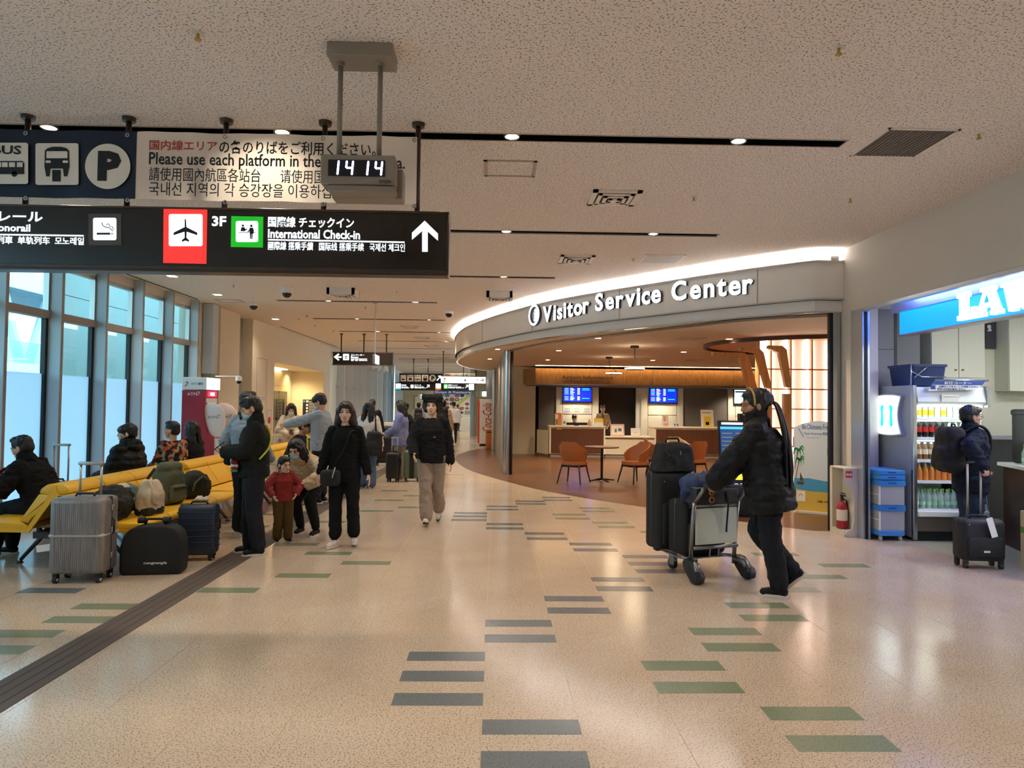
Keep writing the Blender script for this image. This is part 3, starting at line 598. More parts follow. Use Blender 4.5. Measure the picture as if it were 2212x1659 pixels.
stand('leaflet_stand', 'white leaflets behind the yellow holder', 'leaflet', 1524, 1552, .975, .56, 'white_paint', Y=22.55, print_=[('grey_print', [(.1, .8, .8, .84)])])
q = MB(); q.lathe([(.05, 0), (.05, .14), (.02, .16), (.015, .2), (.03, .2), (.03, .22)], 12); o = q.build('pump_bottle', mat('pink_liquid', 'd8a088', .3), None, True, loc=(onc(1277), 22.4, .975)); tag(o, 'hand sanitiser pump bottle on the counter', 'bottle')
t = thing('computer_monitor', 'black computer monitor in front of the seated clerk', 'monitor', (onc(1249), 22.45, .975)); bx('screen', 'bezel', t, (-.35, 0, .02), (.35, .03, .1)); bx('stand', 'bezel', t, (-.08, .0, 0), (.08, .1, .03))
t = thing('telephone', 'black telephone on the low desk', 'telephone', (onc(1316), 22.5, .665)); bx('base', 'bezel', t, (-.12, -.1, 0), (.12, .1, .08), .01); bx('handset', 'bezel', t, (-.11, -.03, .09), (.11, .03, .14), .012)
o = bx('brass_plate', mat('brass', 'b79a4a', .35, .6), None, (onc(1205, YC), YC-.058, .86), (onc(1217, YC), YC-.036, .94)); tag(o, 'brass plate on the front of the slatted counter', 'plate')
# tables and chairs
mat('chair_shell', '9c5a2e', .5); mat('chair_leg', '2a1d18', .5); mat('table_wood', '6f4630', .4)
def make_chair(label, m):
    t = thing('lounge_chair', label, 'chair')
    # shell: swept ring from arm to arm, rising at the back
    q = MB(); rows = []
    for k in range(15):
        a = R(-115+230*k/14); c = abs(-115+230*k/14)/115
        top = .86-.24*c**1.5 if c > .35 else .86; rx, ry = .29, .27
        x, y = rx*math.sin(a), ry*math.cos(a)
        rows.append((V((x*.82, y*.78, .42)), V((x*.96, y*.95+.01, .56)), V((x*1.02, y*1.08+.03, top))))
    prof = []
    for a, c, d in rows:
        n = V((a.x, a.y, 0)).normalized()*.03
        prof.append([a, c, d, d-n+V((0, 0, .0)), c-n, a-n*.8])
    q.loft(prof); q.build('backrest', m, t, 'auto')
    q = MB(); q.prism([(.27*math.cos(2*PI*k/20), .01+.27*math.sin(2*PI*k/20)-(.03 if k > 10 else 0)) for k in range(20)], .07, 'z', .39); q.build('seat', m, t, 'auto')
    q = MB(); q.box((-.2, -.19, .34), (.2, -.15, .39)); q.box((-.2, .15, .34), (.2, .19, .39)); q.box((-.2, -.19, .34), (-.16, .19, .39)); q.box((.16, -.19, .34), (.2, .19, .39)); q.build('seat_frame', 'chair_leg', t)
    for sx in (-1, 1):
        for sy in (-1, 1):
            q = MB(); q.cyl((sx*.19, sy*.18, .4), (sx*.26, sy*.26, 0), .022, .012, 8); q.build('leg', 'chair_leg', t, True)
    return t
c0 = make_chair('orange lounge chair left of the small round table, seen from behind', 'chair_shell'); c0.location = (1.63, 14.75, 0); c0.rotation_euler.z = R(150); c0['group'] = 'lounge chairs'
for lab, x, y, a in (('orange lounge chair right of the small round table, facing left', 2.93, 14.85, -62), ('orange lounge chair hidden behind the luggage trolley', 4.35, 15.6, -160), ('orange lounge chair partly behind the black trolley suitcase', 3.75, 16.4, 80)):
    c = copy_tree(c0); c.location = (x, y, 0); c.rotation_euler.z = R(a); c['label'] = lab
c2 = make_chair('beige lounge chair behind the orange ones', mat('chair_beige', 'b89a68', .5)); c2.location = (4.5, 17.3, 0); c2.rotation_euler.z = R(20); c2['group'] = 'lounge chairs'
def table(x, y, label):
    t = thing('cafe_table', label, 'table', (x, y, 0)); q = MB(); q.lathe([(.001, .715), (.36, .715), (.37, .728), (.37, .74), (.001, .745)], 32); q.build('table_top', 'table_wood', t, 'auto')
    q = MB(); q.cyl((0, 0, .04), (0, 0, .72), .028, n=12); q.build('pole', 'bezel', t, 'auto')
    for k in range(4):
        q = MB(); a = R(20+90*k); q.cyl((0, 0, .05), (.3*math.cos(a), .3*math.sin(a), .02), .022, .014, 8); q.build('foot', 'bezel', t, True)
table(2.27, 15.15, 'small round brown cafe table between two orange chairs'); table(4.2, 16.5, 'round brown cafe table behind the luggage trolley')
# pendant lamps
mat('lamp_black', '1a1614', .5); mat('ring_glow', 'fff6e8', .4, emit=2.2, ecol='fff0dc')
for i, (cx, cy, rx, ry, Y, r, ex) in enumerate(((1371, 747, 1371, 797, 14.6, .2, .0), (1316, 771, 1326, 807, 17.0, .2, .1))):
    p = at_z(cx, cy, ZS); Y = p.y; e = at_y(rx, ry, Y); rr = (21 if i == 0 else 17)/FPX*Y
    t = thing('ring_pendant', ('round ring pendant lamp, nearer of the two in the visitor centre', 'round ring pendant lamp, farther of the two before the oak lettering')[i], 'lamp', (e.x, Y, e.z))
    cpos = V((p.x-e.x, 0, ZS-e.z))
    q = MB(); q.cyl(cpos-V((0, 0, .05)), cpos, .09, n=16); q.build('canopy', 'lamp_black', t, 'auto')
    q = MB(); q.tube([cpos-V((0, 0, .05)), cpos-V((0, 0, .22)), V((rr*.45, 0, .02))], .008, 6); q.build('cord', 'lamp_black', t)
    q = MB(); n = 32; A = [[V((a*math.cos(2*PI*k/n), a*math.sin(2*PI*k/n), z)) for k in range(n)] for a, z in ((rr, -.02), (rr, .035), (rr*.62, .035), (rr*.62, -.02))]; q.loft(A, close=True); q.build('ring', 'lamp_black', t, 'auto')
    q = MB(); A = [[V((a*math.cos(2*PI*k/n), a*math.sin(2*PI*k/n), z)) for k in range(n)] for a, z in ((rr*1.02, -.01), (rr*1.02, .02), (rr*1.0, .02), (rr*1.0, -.01))]; q.loft(A, close=True); q.build('ring_light', 'ring_glow', t, 'auto')
    l = bpy.data.lights.new('pendant_glow', 'POINT'); l.energy = 6; l.color = (1, .78, .5); l.shadow_soft_size = .22; o = bpy.data.objects.new('pendant_glow', l); COL.objects.link(o); o.parent = t; o.location = (0, 0, .1)
# recessed lamps in the soffit
for i, (px, py) in enumerate(((1207, 757), (1183, 777), (1292, 730), (1575, 732), (1477, 760), (1650, 687), (1410, 778), (1058, 775), (1075, 754))):
    p = at_z(px, py, ZS); t = thing('soffit_downlight', 'small square downlight in the tan visitor centre ceiling, '+ORD[[3, 2, 4, 7, 6, 8, 5, 0, 1][i]]+' from the left', 'light', (p.x, p.y, ZS), 0, 'downlights of the visitor centre')
    bx('trim', 'trim_white', t, (-.07, -.07, -.006), (.07, .07, 0)); bx('lens', 'lamp_lens_soft', t, (-.05, -.05, -.009), (.05, .05, -.006)); spot('soffit_lamp', (0, 0, -.03), 105, (1, .79, .56), 140, 1, .05, t)
for x, y in ((3.0, 19.5), (6.0, 19.5), (6.5, 14.5)): spot('soffit_lamp_inner', (x, y, ZS-.05), 290, (1, .79, .56), 150, 1, .1)
for i, (px, py, w) in enumerate(((1490, 732, .5), (1500, 778, .5))):
    p = at_z(px, py, ZS); t = thing('air_diffuser', ('square air diffuser in the tan ceiling above the pendant lamps', 'square air diffuser in the tan ceiling near the oak bulkhead')[i], 'vent', (p.x, p.y, ZS))
    for s in (.5, .36, .22):
        q = MB(); h = w*s
        for a, b_, c_, d_ in ((-h, h, -h, -h+.03), (-h, h, h-.03, h), (-h, -h+.03, -h, h), (h-.03, h, -h, h)): q.box((a, c_, -.012), (b_, d_, 0))
        q.build('louvre', 'vc_soffit', t)
# lit timber shelving with leaning ribs
YS = 12.6
def SX(px, Y=YS): return at_y(px, 900, Y).x
def SZ(py, px=1740, Y=YS): return at_y(px, py, Y).z
sh = thing('lit_shelf_wall', 'backlit timber display shelving at the right of the visitor centre', 'shelf', (0, YS, 0))
mat('glow_panel', 'fff6ee', .7, spec=.1); mat('shelf_led', 'fff6ee', .4, emit=6, ecol='fffaf4'); zc = [0.05, .5, SZ(965), SZ(925), SZ(884), SZ(841), SZ(798), ZS+.0]
xc = [SX(1640), SX(1666), SX(1709), SX(1755), SX(1803), SX(1852)]
for i in range(len(xc)-1):
    for j in range(len(zc)-1): bx('back_panel', 'glow_panel', sh, (xc[i]+.01, .17, zc[j]+.01), (xc[i+1]-.01, .2, zc[j+1]-.01))
    for x in (xc[i]+.025, xc[i+1]-.025): bx('light_strip', 'shelf_led', sh, (x-.005, .12, .06), (x+.005, .155, ZS-.02))
for x in xc: bx('upright', 'wood_rib', sh, (x-.012, 0, 0), (x+.012, .17, ZS))
for z in zc[1:-1]: bx('shelf_board', 'wood_rib', sh, (xc[0], .0, z-.01), (xc[-1], .118, z+.01))
for k in range(10):
    x = xc[2]+.06+k*.09; o = bx('brochure', mat('brochure_%d' % (k % 3), ('4a4038', '6d5a50', '3c4450')[k % 3], .5), None, (x, YS+.05, zc[2]+.012), (x+.065, YS+.07, zc[2]+.17)); tag(o, 'dark brochure on the lit timber shelf, %s from the left' % ORD[k], 'brochure', 'brochures on the lit shelf')
for i, (pts, Y, th) in enumerate((([(1640, 852), (1620, 850), (1597, 772), (1540, 768), (1540, 760), (1608, 762), (1617, 770)], 12.45, .1), ([(1668, 840), (1655, 838), (1632, 762), (1600, 757), (1600, 750), (1640, 752), (1650, 762)], 12.2, .1), ([(1710, 838), (1698, 836), (1683, 762), (1660, 752), (1660, 746), (1690, 747), (1700, 755)], 11.95, .1))):
    q = MB(); q.prism([(at_y(x, y, Y).x, min(ZS+.02, at_y(x, y, Y).z)) for x, y in pts], th, 'y', Y); o = q.build('timber_rib', 'wood_rib'); tag(o, ('leaning timber rib nearest the screens, under the oval canopy', 'middle leaning timber rib under the oval canopy', 'leaning timber rib next to the lit shelving')[i], 'rib')
    bx('post', 'wood_rib', o, (at_y(pts[0][0]-16, 850, Y).x, Y, 0), (at_y(pts[0][0], 850, Y).x, Y+th, at_y(1640, 850, Y).z))
q = MB(); cpos = V((6.3, 13.9, 0)); q.loft([[V((cpos.x+a*2.15*math.cos(2*PI*k/40), cpos.y+a*2.0*math.sin(2*PI*k/40), z)) for k in range(40)] for a, z in ((1, ZS-.0), (1.0, ZS-.07), (.97, ZS-.07), (.97, ZS-.002))], close=True); o = q.build('oval_canopy_rim', mat('rim_dark', '4a2c1c', .5)); tag(o, 'oval dark timber rim on the ceiling above the lit shelving', 'canopy')
q = MB(); q.prism([(cpos.x+2.08*math.cos(2*PI*k/40), cpos.y+1.93*math.sin(2*PI*k/40)) for k in range(40)], .012, 'z', ZS-.03); q.build('timber_lining', 'wood_rib', o)
# ================================================================ hanging signs, clock, ceiling fittings
mat('sign_black', '2a211d', .25, spec=.5); mat('sign_frame', '4a3a30', .35, .3); mat('lit_white', 'ffffff', .4, emit=.75, ecol='e8f6ff'); mat('lit_red', 'e8302a', .4, emit=.55); mat('lit_green', '15a81c', .4, emit=.5); mat('lit_blue', '20a8d8', .4, emit=.5)
mat('print_black', '17120f', .6); mat('banner_navy', '121a30', .6); mat('banner_white', 'efe2d2', .7); mat('print_red', 'b02a26', .6); mat('icon_grey', '5a5048', .5)
def PX(x, y, Y): p = at_y(x, y, Y); return p.x, p.z
def tx(parent, body, m, x0, x1, yt, yb, Y, ly, bold=.012, name='lettering', **k):
    """line of writing fitted between measured left/right and top/bottom, on the plane Y"""
    a = PX(x0, yb, Y); c = PX(x1, yt, Y); zc = (a[1]+c[1])/2
    h = (yb-yt)/FPX*Y
    zm = (PX(x0, (yt+yb)/2, Y)[1]+PX(x1, (yt+yb)/2, Y)[1])/2
    return text(name, body, m, parent, a[0]-parent.location.x, c[0]-parent.location.x, zm-h/2-parent.location.z, zm+h/2-parent.location.z, ly, bold, **k)
YSG = 5.2
sg = thing('hanging_direction_sign', 'long black lit direction sign pointing to International Check-in', 'sign', (0, YSG, 0))
bx('sign_box', 'sign_black', sg, (-5.6, 0, 2.585), (-.375, .14, 3.005)); 
for a, c in (((-5.62, -.012, 2.56), (-.36, .15, 2.587)), ((-5.62, -.012, 3.003), (-.36, .15, 3.018)), ((-.377, -.012, 2.587), (-.36, .15, 3.003))): bx('frame_rail', 'sign_frame', sg, a, c, .003)
bx('lower_rail', 'sign_frame', sg, (-5.6, .0, 2.545), (-.365, .13, 2.56))
for px in (56, 275, 486, 700, 902):
    x = at_y(px, 400, YSG+.07).x
    q = MB(); q.cyl((x, .07, 3.018), (x, .07, CEIL), .02, n=12); q.build('hanger_rod', 'sign_frame', sg, True); q = MB(); q.cyl((x, .07, CEIL-.03), (x, .07, CEIL), .045, .05, 16); q.build('rod_collar', 'sign_frame', sg, 'auto')
Z = lambda y, x=600: PX(x, y, YSG)[1]
def PXI(poly): return [PX(x, y, YSG) for x, y in poly]
tx(sg, 'モノレール', 'lit_white', -74, 93, 457, 478, YSG, -.002, .02); tx(sg, 'Monorail', 'lit_white', -22, 66, 484, 500, YSG, -.002, .02); flat('rule_line', 'lit_white', sg, [PXI([(-90, 504), (181, 508), (181, 511), (-90, 507)])], -.001, .003)
tx(sg, '單軌列車  单轨列车  모노레일', 'lit_white', -42, 182, 511, 528, YSG, -.002, .012)
def icon(m, poly, y=-.001, d=.003, name='icon'): return flat(name, m, sg, [PXI(p) for p in poly], y, d)
def rr(x0, x1, y0, y1, r=4): return [(a, c) for a, c in rrect(x0, x1, y0, y1, r)]
icon('icon_grey', [rect(192, 263, 462, 530)]); icon('lit_white', [rr(202, 252, 471, 519)], -.003)
icon('print_black', [rect(210, 239, 503, 507.5), rect(240.5, 242, 503, 507.5), rect(244, 245.5, 503, 507.5)], -.005, .002)
def stroke(pts, w, m, parent, y, d=.002, name='icon_stroke'):
    b = MB(); P = catmull([(a, 0, c) for a, c in pts], 6); pa, pb = [], []
    for i, p in enumerate(P):
        t = (P[min(i+1, len(P)-1)]-P[max(0, i-1)]).normalized(); n = V((-t.z, 0, t.x)); ww = w[min(len(w)-1, int(i/len(P)*len(w)))] if isinstance(w, (list, tuple)) else w; pa.append((p+n*ww/2)); pb.append((p-n*ww/2))
    for i in range(len(P)-1): b.prism([(pa[i].x, pa[i].z), (pa[i+1].x, pa[i+1].z), (pb[i+1].x, pb[i+1].z), (pb[i].x, pb[i].z)], d, 'y', y-d)
    return b.build(name, m, parent)
stroke([PX(x, y, YSG) for x, y in ((221, 481), (223, 487), (229, 491), (236, 492), (240, 495), (245, 500))], .006, 'print_black', sg, -.005); stroke([PX(x, y, YSG) for x, y in ((231, 486), (236, 484), (238, 489), (244, 491), (245.5, 497))], .005, 'print_black', sg, -.005)
icon('lit_red', [[(354, 450.5), (448, 452), (446, 570), (353, 568)]]); icon('lit_white', [rr(365.5, 438, 463, 532)], -.003)
icon('print_black', [[(400, 474), (402.5, 474), (403.5, 491), (427, 503), (427, 508.5), (404, 501), (403.5, 514), (409, 519), (409, 523), (401.5, 520), (394, 523), (394, 519), (400, 514), (399.5, 501), (376, 508.5), (376, 503), (400, 491)]], -.005)
tx(sg, '3F', 'lit_white', 458, 489, 467, 489, YSG, -.002, .03)
icon('lit_green', [[(500, 467), (569, 468.5), (568, 535), (499, 533.5)]]); icon('lit_white', [rr(510, 558, 478, 523)], -.003)
icon('print_black', [rect(516, 553, 502, 503.2), circ(525.5, 488, 2.6, 10), [(520.5, 500), (522, 491.5), (529, 491.5), (531, 496), (534, 494), (535, 496), (530, 499), (530, 500)], circ(543.5, 488.5, 2.8, 10), [(538.5, 498), (540, 492.5), (547, 492.5), (549, 497), (548.5, 505), (546.5, 505), (546, 517), (544, 517), (543.8, 506), (543.2, 506), (543, 517), (541, 517), (540, 500), (536, 502), (535, 500)]], -.005)
tx(sg, '国際線 チェックイン', 'lit_white', 579, 765, 469, 492, YSG, -.002, .02); tx(sg, 'International Check-in', 'lit_white', 579, 778, 496, 516, YSG, -.002, .022)
flat('rule_line', 'lit_white', sg, [PXI([(579, 516.5), (874, 522), (874, 525), (579, 519.5)])], -.001, .003)
tx(sg, '國際線 搭乘手續   国际线 搭乘手续   국제선 체크인', 'lit_white', 579, 875, 524, 542, YSG, -.002, .012)
icon('lit_white', [[(917.5, 477), (946, 505), (946, 520), (924, 500), (924, 544), (912, 544), (912, 499), (890, 518), (890, 503)]])
# banner tied in front of the rods
YBN = 5.17
bn = thing('ground_transport_banner', 'navy and white cloth banner about domestic area platforms', 'banner', (0, YBN, 0))
def sheet(name, m, x0, x1, z0, z1, n=40):
    b = MB(); f = []
    g = [[b.bm.verts.new((x0+(x1-x0)*i/n, -.012-.008*math.sin(i*.55)-.006*math.sin(i*1.3), z0+(z1-z0)*j)) for i in range(n+1)] for j in (0, 1)]
    for i in range(n): b.bm.faces.new((g[0][i], g[0][i+1], g[1][i+1], g[1][i]))
    return b.build(name, m, bn, True)
zt, zb = 3.555, 3.06; xw = at_y(297, 350, YBN).x
def _sheer(m, f):
    nt = m.node_tree; N, L = nt.nodes.new, nt.links.new; tl = N('ShaderNodeBsdfTranslucent'); tl.inputs[0].default_value = (.9, .8, .68, 1); mx = N('ShaderNodeMixShader'); mx.inputs[0].default_value = f
    L(nt.nodes['Principled BSDF'].outputs[0], mx.inputs[1]); L(tl.outputs[0], mx.inputs[2]); L(mx.outputs[0], nt.nodes['Material Output'].inputs[0])
mat('cloth_sheer', 'efe2d2', .7); _sheer(MATS['cloth_sheer'], .5)
sheet('navy_cloth', 'banner_navy', -5.6, xw, zb, zt); sheet('white_cloth', 'cloth_sheer', xw, -.6, zb, zt, 30)
YBN_ = YBN-.035
def tb(*a, **k): return tx(bn, *a, YBN_, -.032, **k)
tb('国内線エリア', 'print_red', 322, 469, 303, 325, bold=.012); tb('の各のりばをご利用ください。', 'print_black', 473, 812, 305, 335, bold=.012)
tb('Please use each platform in the domestic area.', 'print_black', 321, 875, 333, 368, bold=.012); tb('請使用國內航區各站台      请使用国内航区各站台', 'print_black', 321, 905-60, 365, 395, bold=0); tb('국내선 지역의 각 승강장을 이용하십시오', 'print_black', 321, 766, 396, 426, bold=0)
def icb(m, poly, y, d=.002): return flat('icon', m, bn, [[PX(a, c, YBN_) for a, c in p] for p in poly], y, d)
icb('banner_white', [rr(-32, 60, 308, 397, 5), rr(76, 169, 309, 399, 5), circ(232, 359, 49, 40)], -.03)
tb2 = tx(bn, 'BUS', 'print_black', -17, 46, 314, 333, YBN_, -.034, .02)
icb('print_black', [[(-25, 350), (-22, 348), (48, 348), (52, 353), (52, 376), (-25, 376)], circ(31, 376, 6, 12), circ(-12, 376, 6, 12)], -.034); icb('banner_white', [rect(-20, -8, 351, 361), rect(-5, 3, 351, 361), rect(5, 17, 351, 361), rect(20, 33, 351, 361), rect(37, 49, 351, 361)], -.0362)
icb('print_black', [[(97, 325), (103, 320), (114, 317), (132, 317), (143, 320), (149, 325), (150, 360), (145, 381), (138, 381), (136, 364), (109, 364), (107, 381), (100, 381), (96, 360)], rect(113, 131, 367, 392)], -.034); icb('banner_white', [rr(101, 146, 327, 342, 2), rr(99, 110, 347, 352, 1.5), rr(136, 147, 347, 352, 1.5)], -.0362)
o = tx(bn, 'P', 'print_black', 210, 262, 326, 391, YBN_, -.034, .06)
for px in (55, 275, 486, 698, 895):
    for py in (284+px*.017, 424+px*.02):
        p = at_y(px, py+3, YBN_); q = MB(); n = 12; A = [[V((p.x+a*math.cos(2*PI*k/n), y, p.z+a*math.sin(2*PI*k/n))) for k in range(n)] for a, y in ((.016, -.03), (.016, -.036), (.007, -.036), (.007, -.03))]; q.loft(A, close=True); q.build('grommet', 'steel', bn)
# second identical face of the sign is out of view; clock hung from the ceiling
YK2 = 4.1
ck = thing('hanging_clock', 'beige ceiling hung digital clock showing 14 14', 'clock', (0, YK2, 0))
mat('clock_body', '8d8174', .5); mat('clock_dark', '0d0d14', .25); mat('clock_led', 'e8e8ff', .4, emit=5, ecol='c8d0ff')
xa, xb = PX(692, 370, YK2)[0], PX(853, 370, YK2)[0]; z1, z0 = PX(770, 334, YK2)[1], PX(770, 398, YK2)[1]
bx('case', 'clock_body', ck, (xa, 0, z0), (xb, .12, z1), .006); bx('rear_case', 'clock_body', ck, (xa+.04, .12, z0-.05), (xb+.03, .24, z1-.04), .006); bx('lower_tray', 'clock_body', ck, (xa+.04, .0, z0-.045), (xb-.0, .13, z0-.001), .01)
dx0, dx1 = PX(709, 365, YK2)[0], PX(832, 365, YK2)[0]; dz1, dz0 = PX(770, 346, YK2)[1], PX(770, 381, YK2)[1]
bx('display', 'clock_dark', ck, (dx0, -.004, dz0), (dx1, .0, dz1))
def seg7(cx, on, w=.036, h=.078):
    zc = (dz0+dz1)/2; sl = .08; P = []
    S = {'tl': ((-w/2, .5*h-.003), (-w/2, .004)), 'bl': ((-w/2, -.004), (-w/2, -.5*h+.003)), 'tr': ((w/2, .5*h-.003), (w/2, .004)), 'br': ((w/2, -.004), (w/2, -.5*h+.003)), 'm': ((-w/2+.006, 0), (w/2-.006, 0))}
    for k in on:
        (a, c), (d, e) = S[k]; P.append(((cx+a+c*sl, zc+c), (cx+d+e*sl, zc+e)))
    for a, c in P:
        q = MB(); q.cyl((a[0], -.006, a[1]), (c[0], -.006, c[1]), .0055, n=8); q.sph((a[0], -.006, a[1]), .0055, 8, 6); q.sph((c[0], -.006, c[1]), .0055, 8, 6); q.build('digit_segment', 'clock_led', ck)
for px, on in ((724, ('tr', 'br')), (755, ('tl', 'm', 'tr', 'br')), (788, ('tr', 'br')), (818, ('tl', 'm', 'tr', 'br'))): seg7(PX(px, 365, YK2)[0], on)
tx(ck, 'CITIZEN', 'print_black', 818, 845, 389, 396, YK2, -.0005, .01, depth=.001)
for px in (735, 821):
    x = PX(px, 200, YK2+.08)[0]; q = MB(); q.cyl((x, .08, z1), (x, .08, CEIL-.08), .0155, n=12); q.build('hanger_rod', 'clock_body', ck, True); q = MB(); q.cyl((x, .08, CEIL-.1), (x, .08, CEIL-.08), .025, n=12); q.build('rod_collar', 'clock_body', ck)
xp = PX(703, 85, 4.05)[0]; xq = PX(846, 85, 4.05)[0]; bx('ceiling_plate', 'clock_body', ck, (xp, -.02, CEIL-.08), (xq, .19, CEIL), .004)
# ---- far signs
def farsign(label, px0, px1, py0, py1, Y, name='hanging_direction_sign', m='sign_black', rods=(), frame='sign_frame', cat='sign'):
    a = at_y(px0, (py0+py1)/2, Y); c = at_y(px1, (py0+py1)/2, Y); zc = (a.z+c.z)/2; h = (py1-py0)/FPX*Y
    t = thing(name, label, cat, (0, Y, 0)); bx('sign_box', m, t, (a.x, 0, zc-h/2), (c.x, .12, zc+h/2))
    if frame:
        for u, w in (((a.x-.02, -.01, zc-h/2-.03), (c.x+.02, .13, zc-h/2)), ((a.x-.02, -.01, zc+h/2), (c.x+.02, .13, zc+h/2+.03))): bx('frame_rail', frame, t, u, w)
    for r_ in rods:
        x = at_y(r_, py0, Y).x; q = MB(); q.cyl((x, .06, zc+h/2), (x, .06, CEIL), .02, n=8); q.build('hanger_rod', frame or 'sign_frame', t, True); q = MB(); q.cyl((x, .06, CEIL-.03), (x, .06, CEIL), .05, n=10); q.build('rod_collar', frame or 'sign_frame', t)
    return t
YE1 = 21.4
es = farsign('black lift sign reading Elevator with a left arrow', 719, 848, 763, 787, YE1, rods=(736, 785, 834))
es_i = lambda m, polys, y=-.002, d=.004: flat('icon', m, es, [[PX(a, c, YE1) for a, c in p] for p in polys], y, d)
es_i('lit_white', [[(721, 771), (731, 763.5), (733.5, 766), (728, 769.8), (738, 770), (738, 773), (728, 773), (733.5, 777), (731, 779)], rr(741, 754, 764.5, 778, 1)]); es_i('icon_grey', [rect(744.5, 750.5, 769, 771), rect(744.5, 750.5, 772.5, 774.5)], -.006, .001)
tx(es, 'エレベーター', 'lit_white', 758, 787, 764.5, 769, YE1, -.002, .03); tx(es, 'Elevator', 'lit_white', 758, 775, 769.5, 773.5, YE1, -.002, .03); es_i('lit_white', [rect(758, 793, 774.6, 775.3)]); tx(es, '電梯 电梯 엘리베이터', 'lit_white', 758, 793, 776, 780, YE1, -.002, .02)
# thin hanging light box edge-on in front of it
pY = 14.6; p = at_y(808, 776, pY); t = thing('slim_hanging_sign', 'slim pale box sign seen edge-on before the lift sign', 'sign', (p.x, pY, 0)); z0_, z1_ = at_y(808, 786, pY).z, at_y(808, 765, pY).z
bx('case', 'alu', t, (-.03, 0, z0_), (.02, .5, z1_), .004); bx('lit_face', 'lit_white', t, (.02, .02, z0_+.01), (.028, .48, z1_-.01)); q = MB(); q.cyl((0, .1, z1_), (0, .1, CEIL), .008, n=6); q.build('hanger_rod', 'alu', t); q = MB(); q.cyl((0, .1, CEIL-.03), (0, .1, CEIL), .05, n=10); q.build('rod_collar', 'alu', t)
# far group at the end of the hall
YF = 33.0
fb = farsign('navy pictogram banner with taxi, bus and parking signs far down the hall', 863, 958, 808, 826.5, YF, 'pictogram_banner', 'banner_navy', (893, 924), 'sign_frame', 'banner'); F = lambda m, polys, y=-.002, d=.004: flat('icon', m, fb, [[PX(a, c, YF) for a, c in p] for p in polys], y, d)
F('banner_white', [rr(865, 877, 810, 824, 1), rr(879.5, 893, 810, 824, 1), rr(895.5, 909, 810, 824, 1), rr(911.5, 925, 810, 824, 1), circ(934.5, 817, 7.3, 20)])
F('print_black', [rect(868, 874, 818, 821), [(883, 821), (883, 818.5), (885, 816), (888, 816), (890, 818.5), (890, 821)], rect(897, 907, 817.5, 821), [(915, 812), (922, 812), (923, 820), (921, 823), (916, 823), (914, 820)]], -.007, .002); F('banner_white', [rect(898, 901, 818, 819.5), rect(903, 906, 818, 819.5), rect(916, 921, 813.5, 816)], -.0095, .002)
tx(fb, 'TAXI', 'print_black', 880.5, 892, 811, 814.5, YF, -.006, .02); tx(fb, 'BUS', 'print_black', 897, 907.5, 811, 814.5, YF, -.006, .02); tx(fb, 'P', 'print_black', 931.5, 938.5, 812, 822, YF, -.006, .05)
F('lit_white', [[(943, 821), (950, 813.5), (946.5, 813.5), (946.5, 811.5), (953.5, 811.5), (953.5, 818.5), (951.5, 818.5), (951.5, 815), (944.5, 822.5)]])
fw = farsign('white cloth banner with red lettering beside the pictograms', 959, 1026, 806.5, 812, YF+.05, 'cloth_banner', 'banner_white', (), None, 'banner'); tx(fw, '国内線エリア', 'print_red', 962, 981, 808, 811.5, YF+.05, -.002, .02); tx(fw, 'の各のりばをご利用ください', 'print_black', 982, 1024, 808, 811.5, YF+.05, -.002, .02)
fs = farsign('black lit direction sign with blue and orange boxes far down the hall', 854, 1025, 828.5, 842.5, YF, rods=()); G = lambda m, polys, y=-.002, d=.004: flat('icon', m, fs, [[PX(a, c, YF) for a, c in p] for p in polys], y, d)
G('lit_white', [rect(855, 866, 828.5, 842.5), rr(887, 893.5, 831, 838.5, 1), rect(941, 952.5, 828.5, 842.5), rr(960, 966, 831, 838.5, 1), rect(1013, 1024, 828.5, 842.5)]); G('lit_blue', [rect(855.5, 866, 838.5, 842.5)], -.007, .002); G(mat_o := mat('lit_orange', 'e85a30', .4, emit=.6), [rect(941, 952.5, 838.5, 842.5)], -.007, .002); G('lit_green', [rect(958, 968, 829.5, 840)], -.001, .002)
G('lit_white', [[(921, 837), (925.5, 832.5), (922.5, 832.5), (922.5, 831), (928, 831), (928, 836.5), (926.5, 836.5), (926.5, 834), (922, 838.5)], [(1005, 837), (1009.5, 832.5), (1006.5, 832.5), (1006.5, 831), (1012, 831), (1012, 836.5), (1010.5, 836.5), (1010.5, 834), (1006, 838.5)]])
for x, w in ((867.5, 17), (895.5, 24), (968.5, 34)):
    for k, (y0, y1) in enumerate(((830.5, 833.5), (834.5, 836.5), (837, 839))): tx(fs, ('国内線', 'Domestic', '國內線 国内线')[k] if x < 890 else (('モノレール', 'Monorail', '單軌列車 单轨') if x < 900 else ('国際線 チェックイン', 'International', '國際線 搭乘手續'))[k], 'lit_white', x, x+(w*(.6, .8, 1)[k]), y0, y1, YF, -.002, .03)
YW2 = 28.0
ws = farsign('white lit box sign with two thin arrows beside the fascia', 952.5, 1049, 814, 827.5, YW2, 'lit_box_sign', mat('lit_box', 'fbfbfb', .4, emit=.95), (957, 1001), None); Wf = lambda m, polys, y=-.002, d=.004: flat('icon', m, ws, [[PX(a, c, YW2) for a, c in p] for p in polys], y, d)
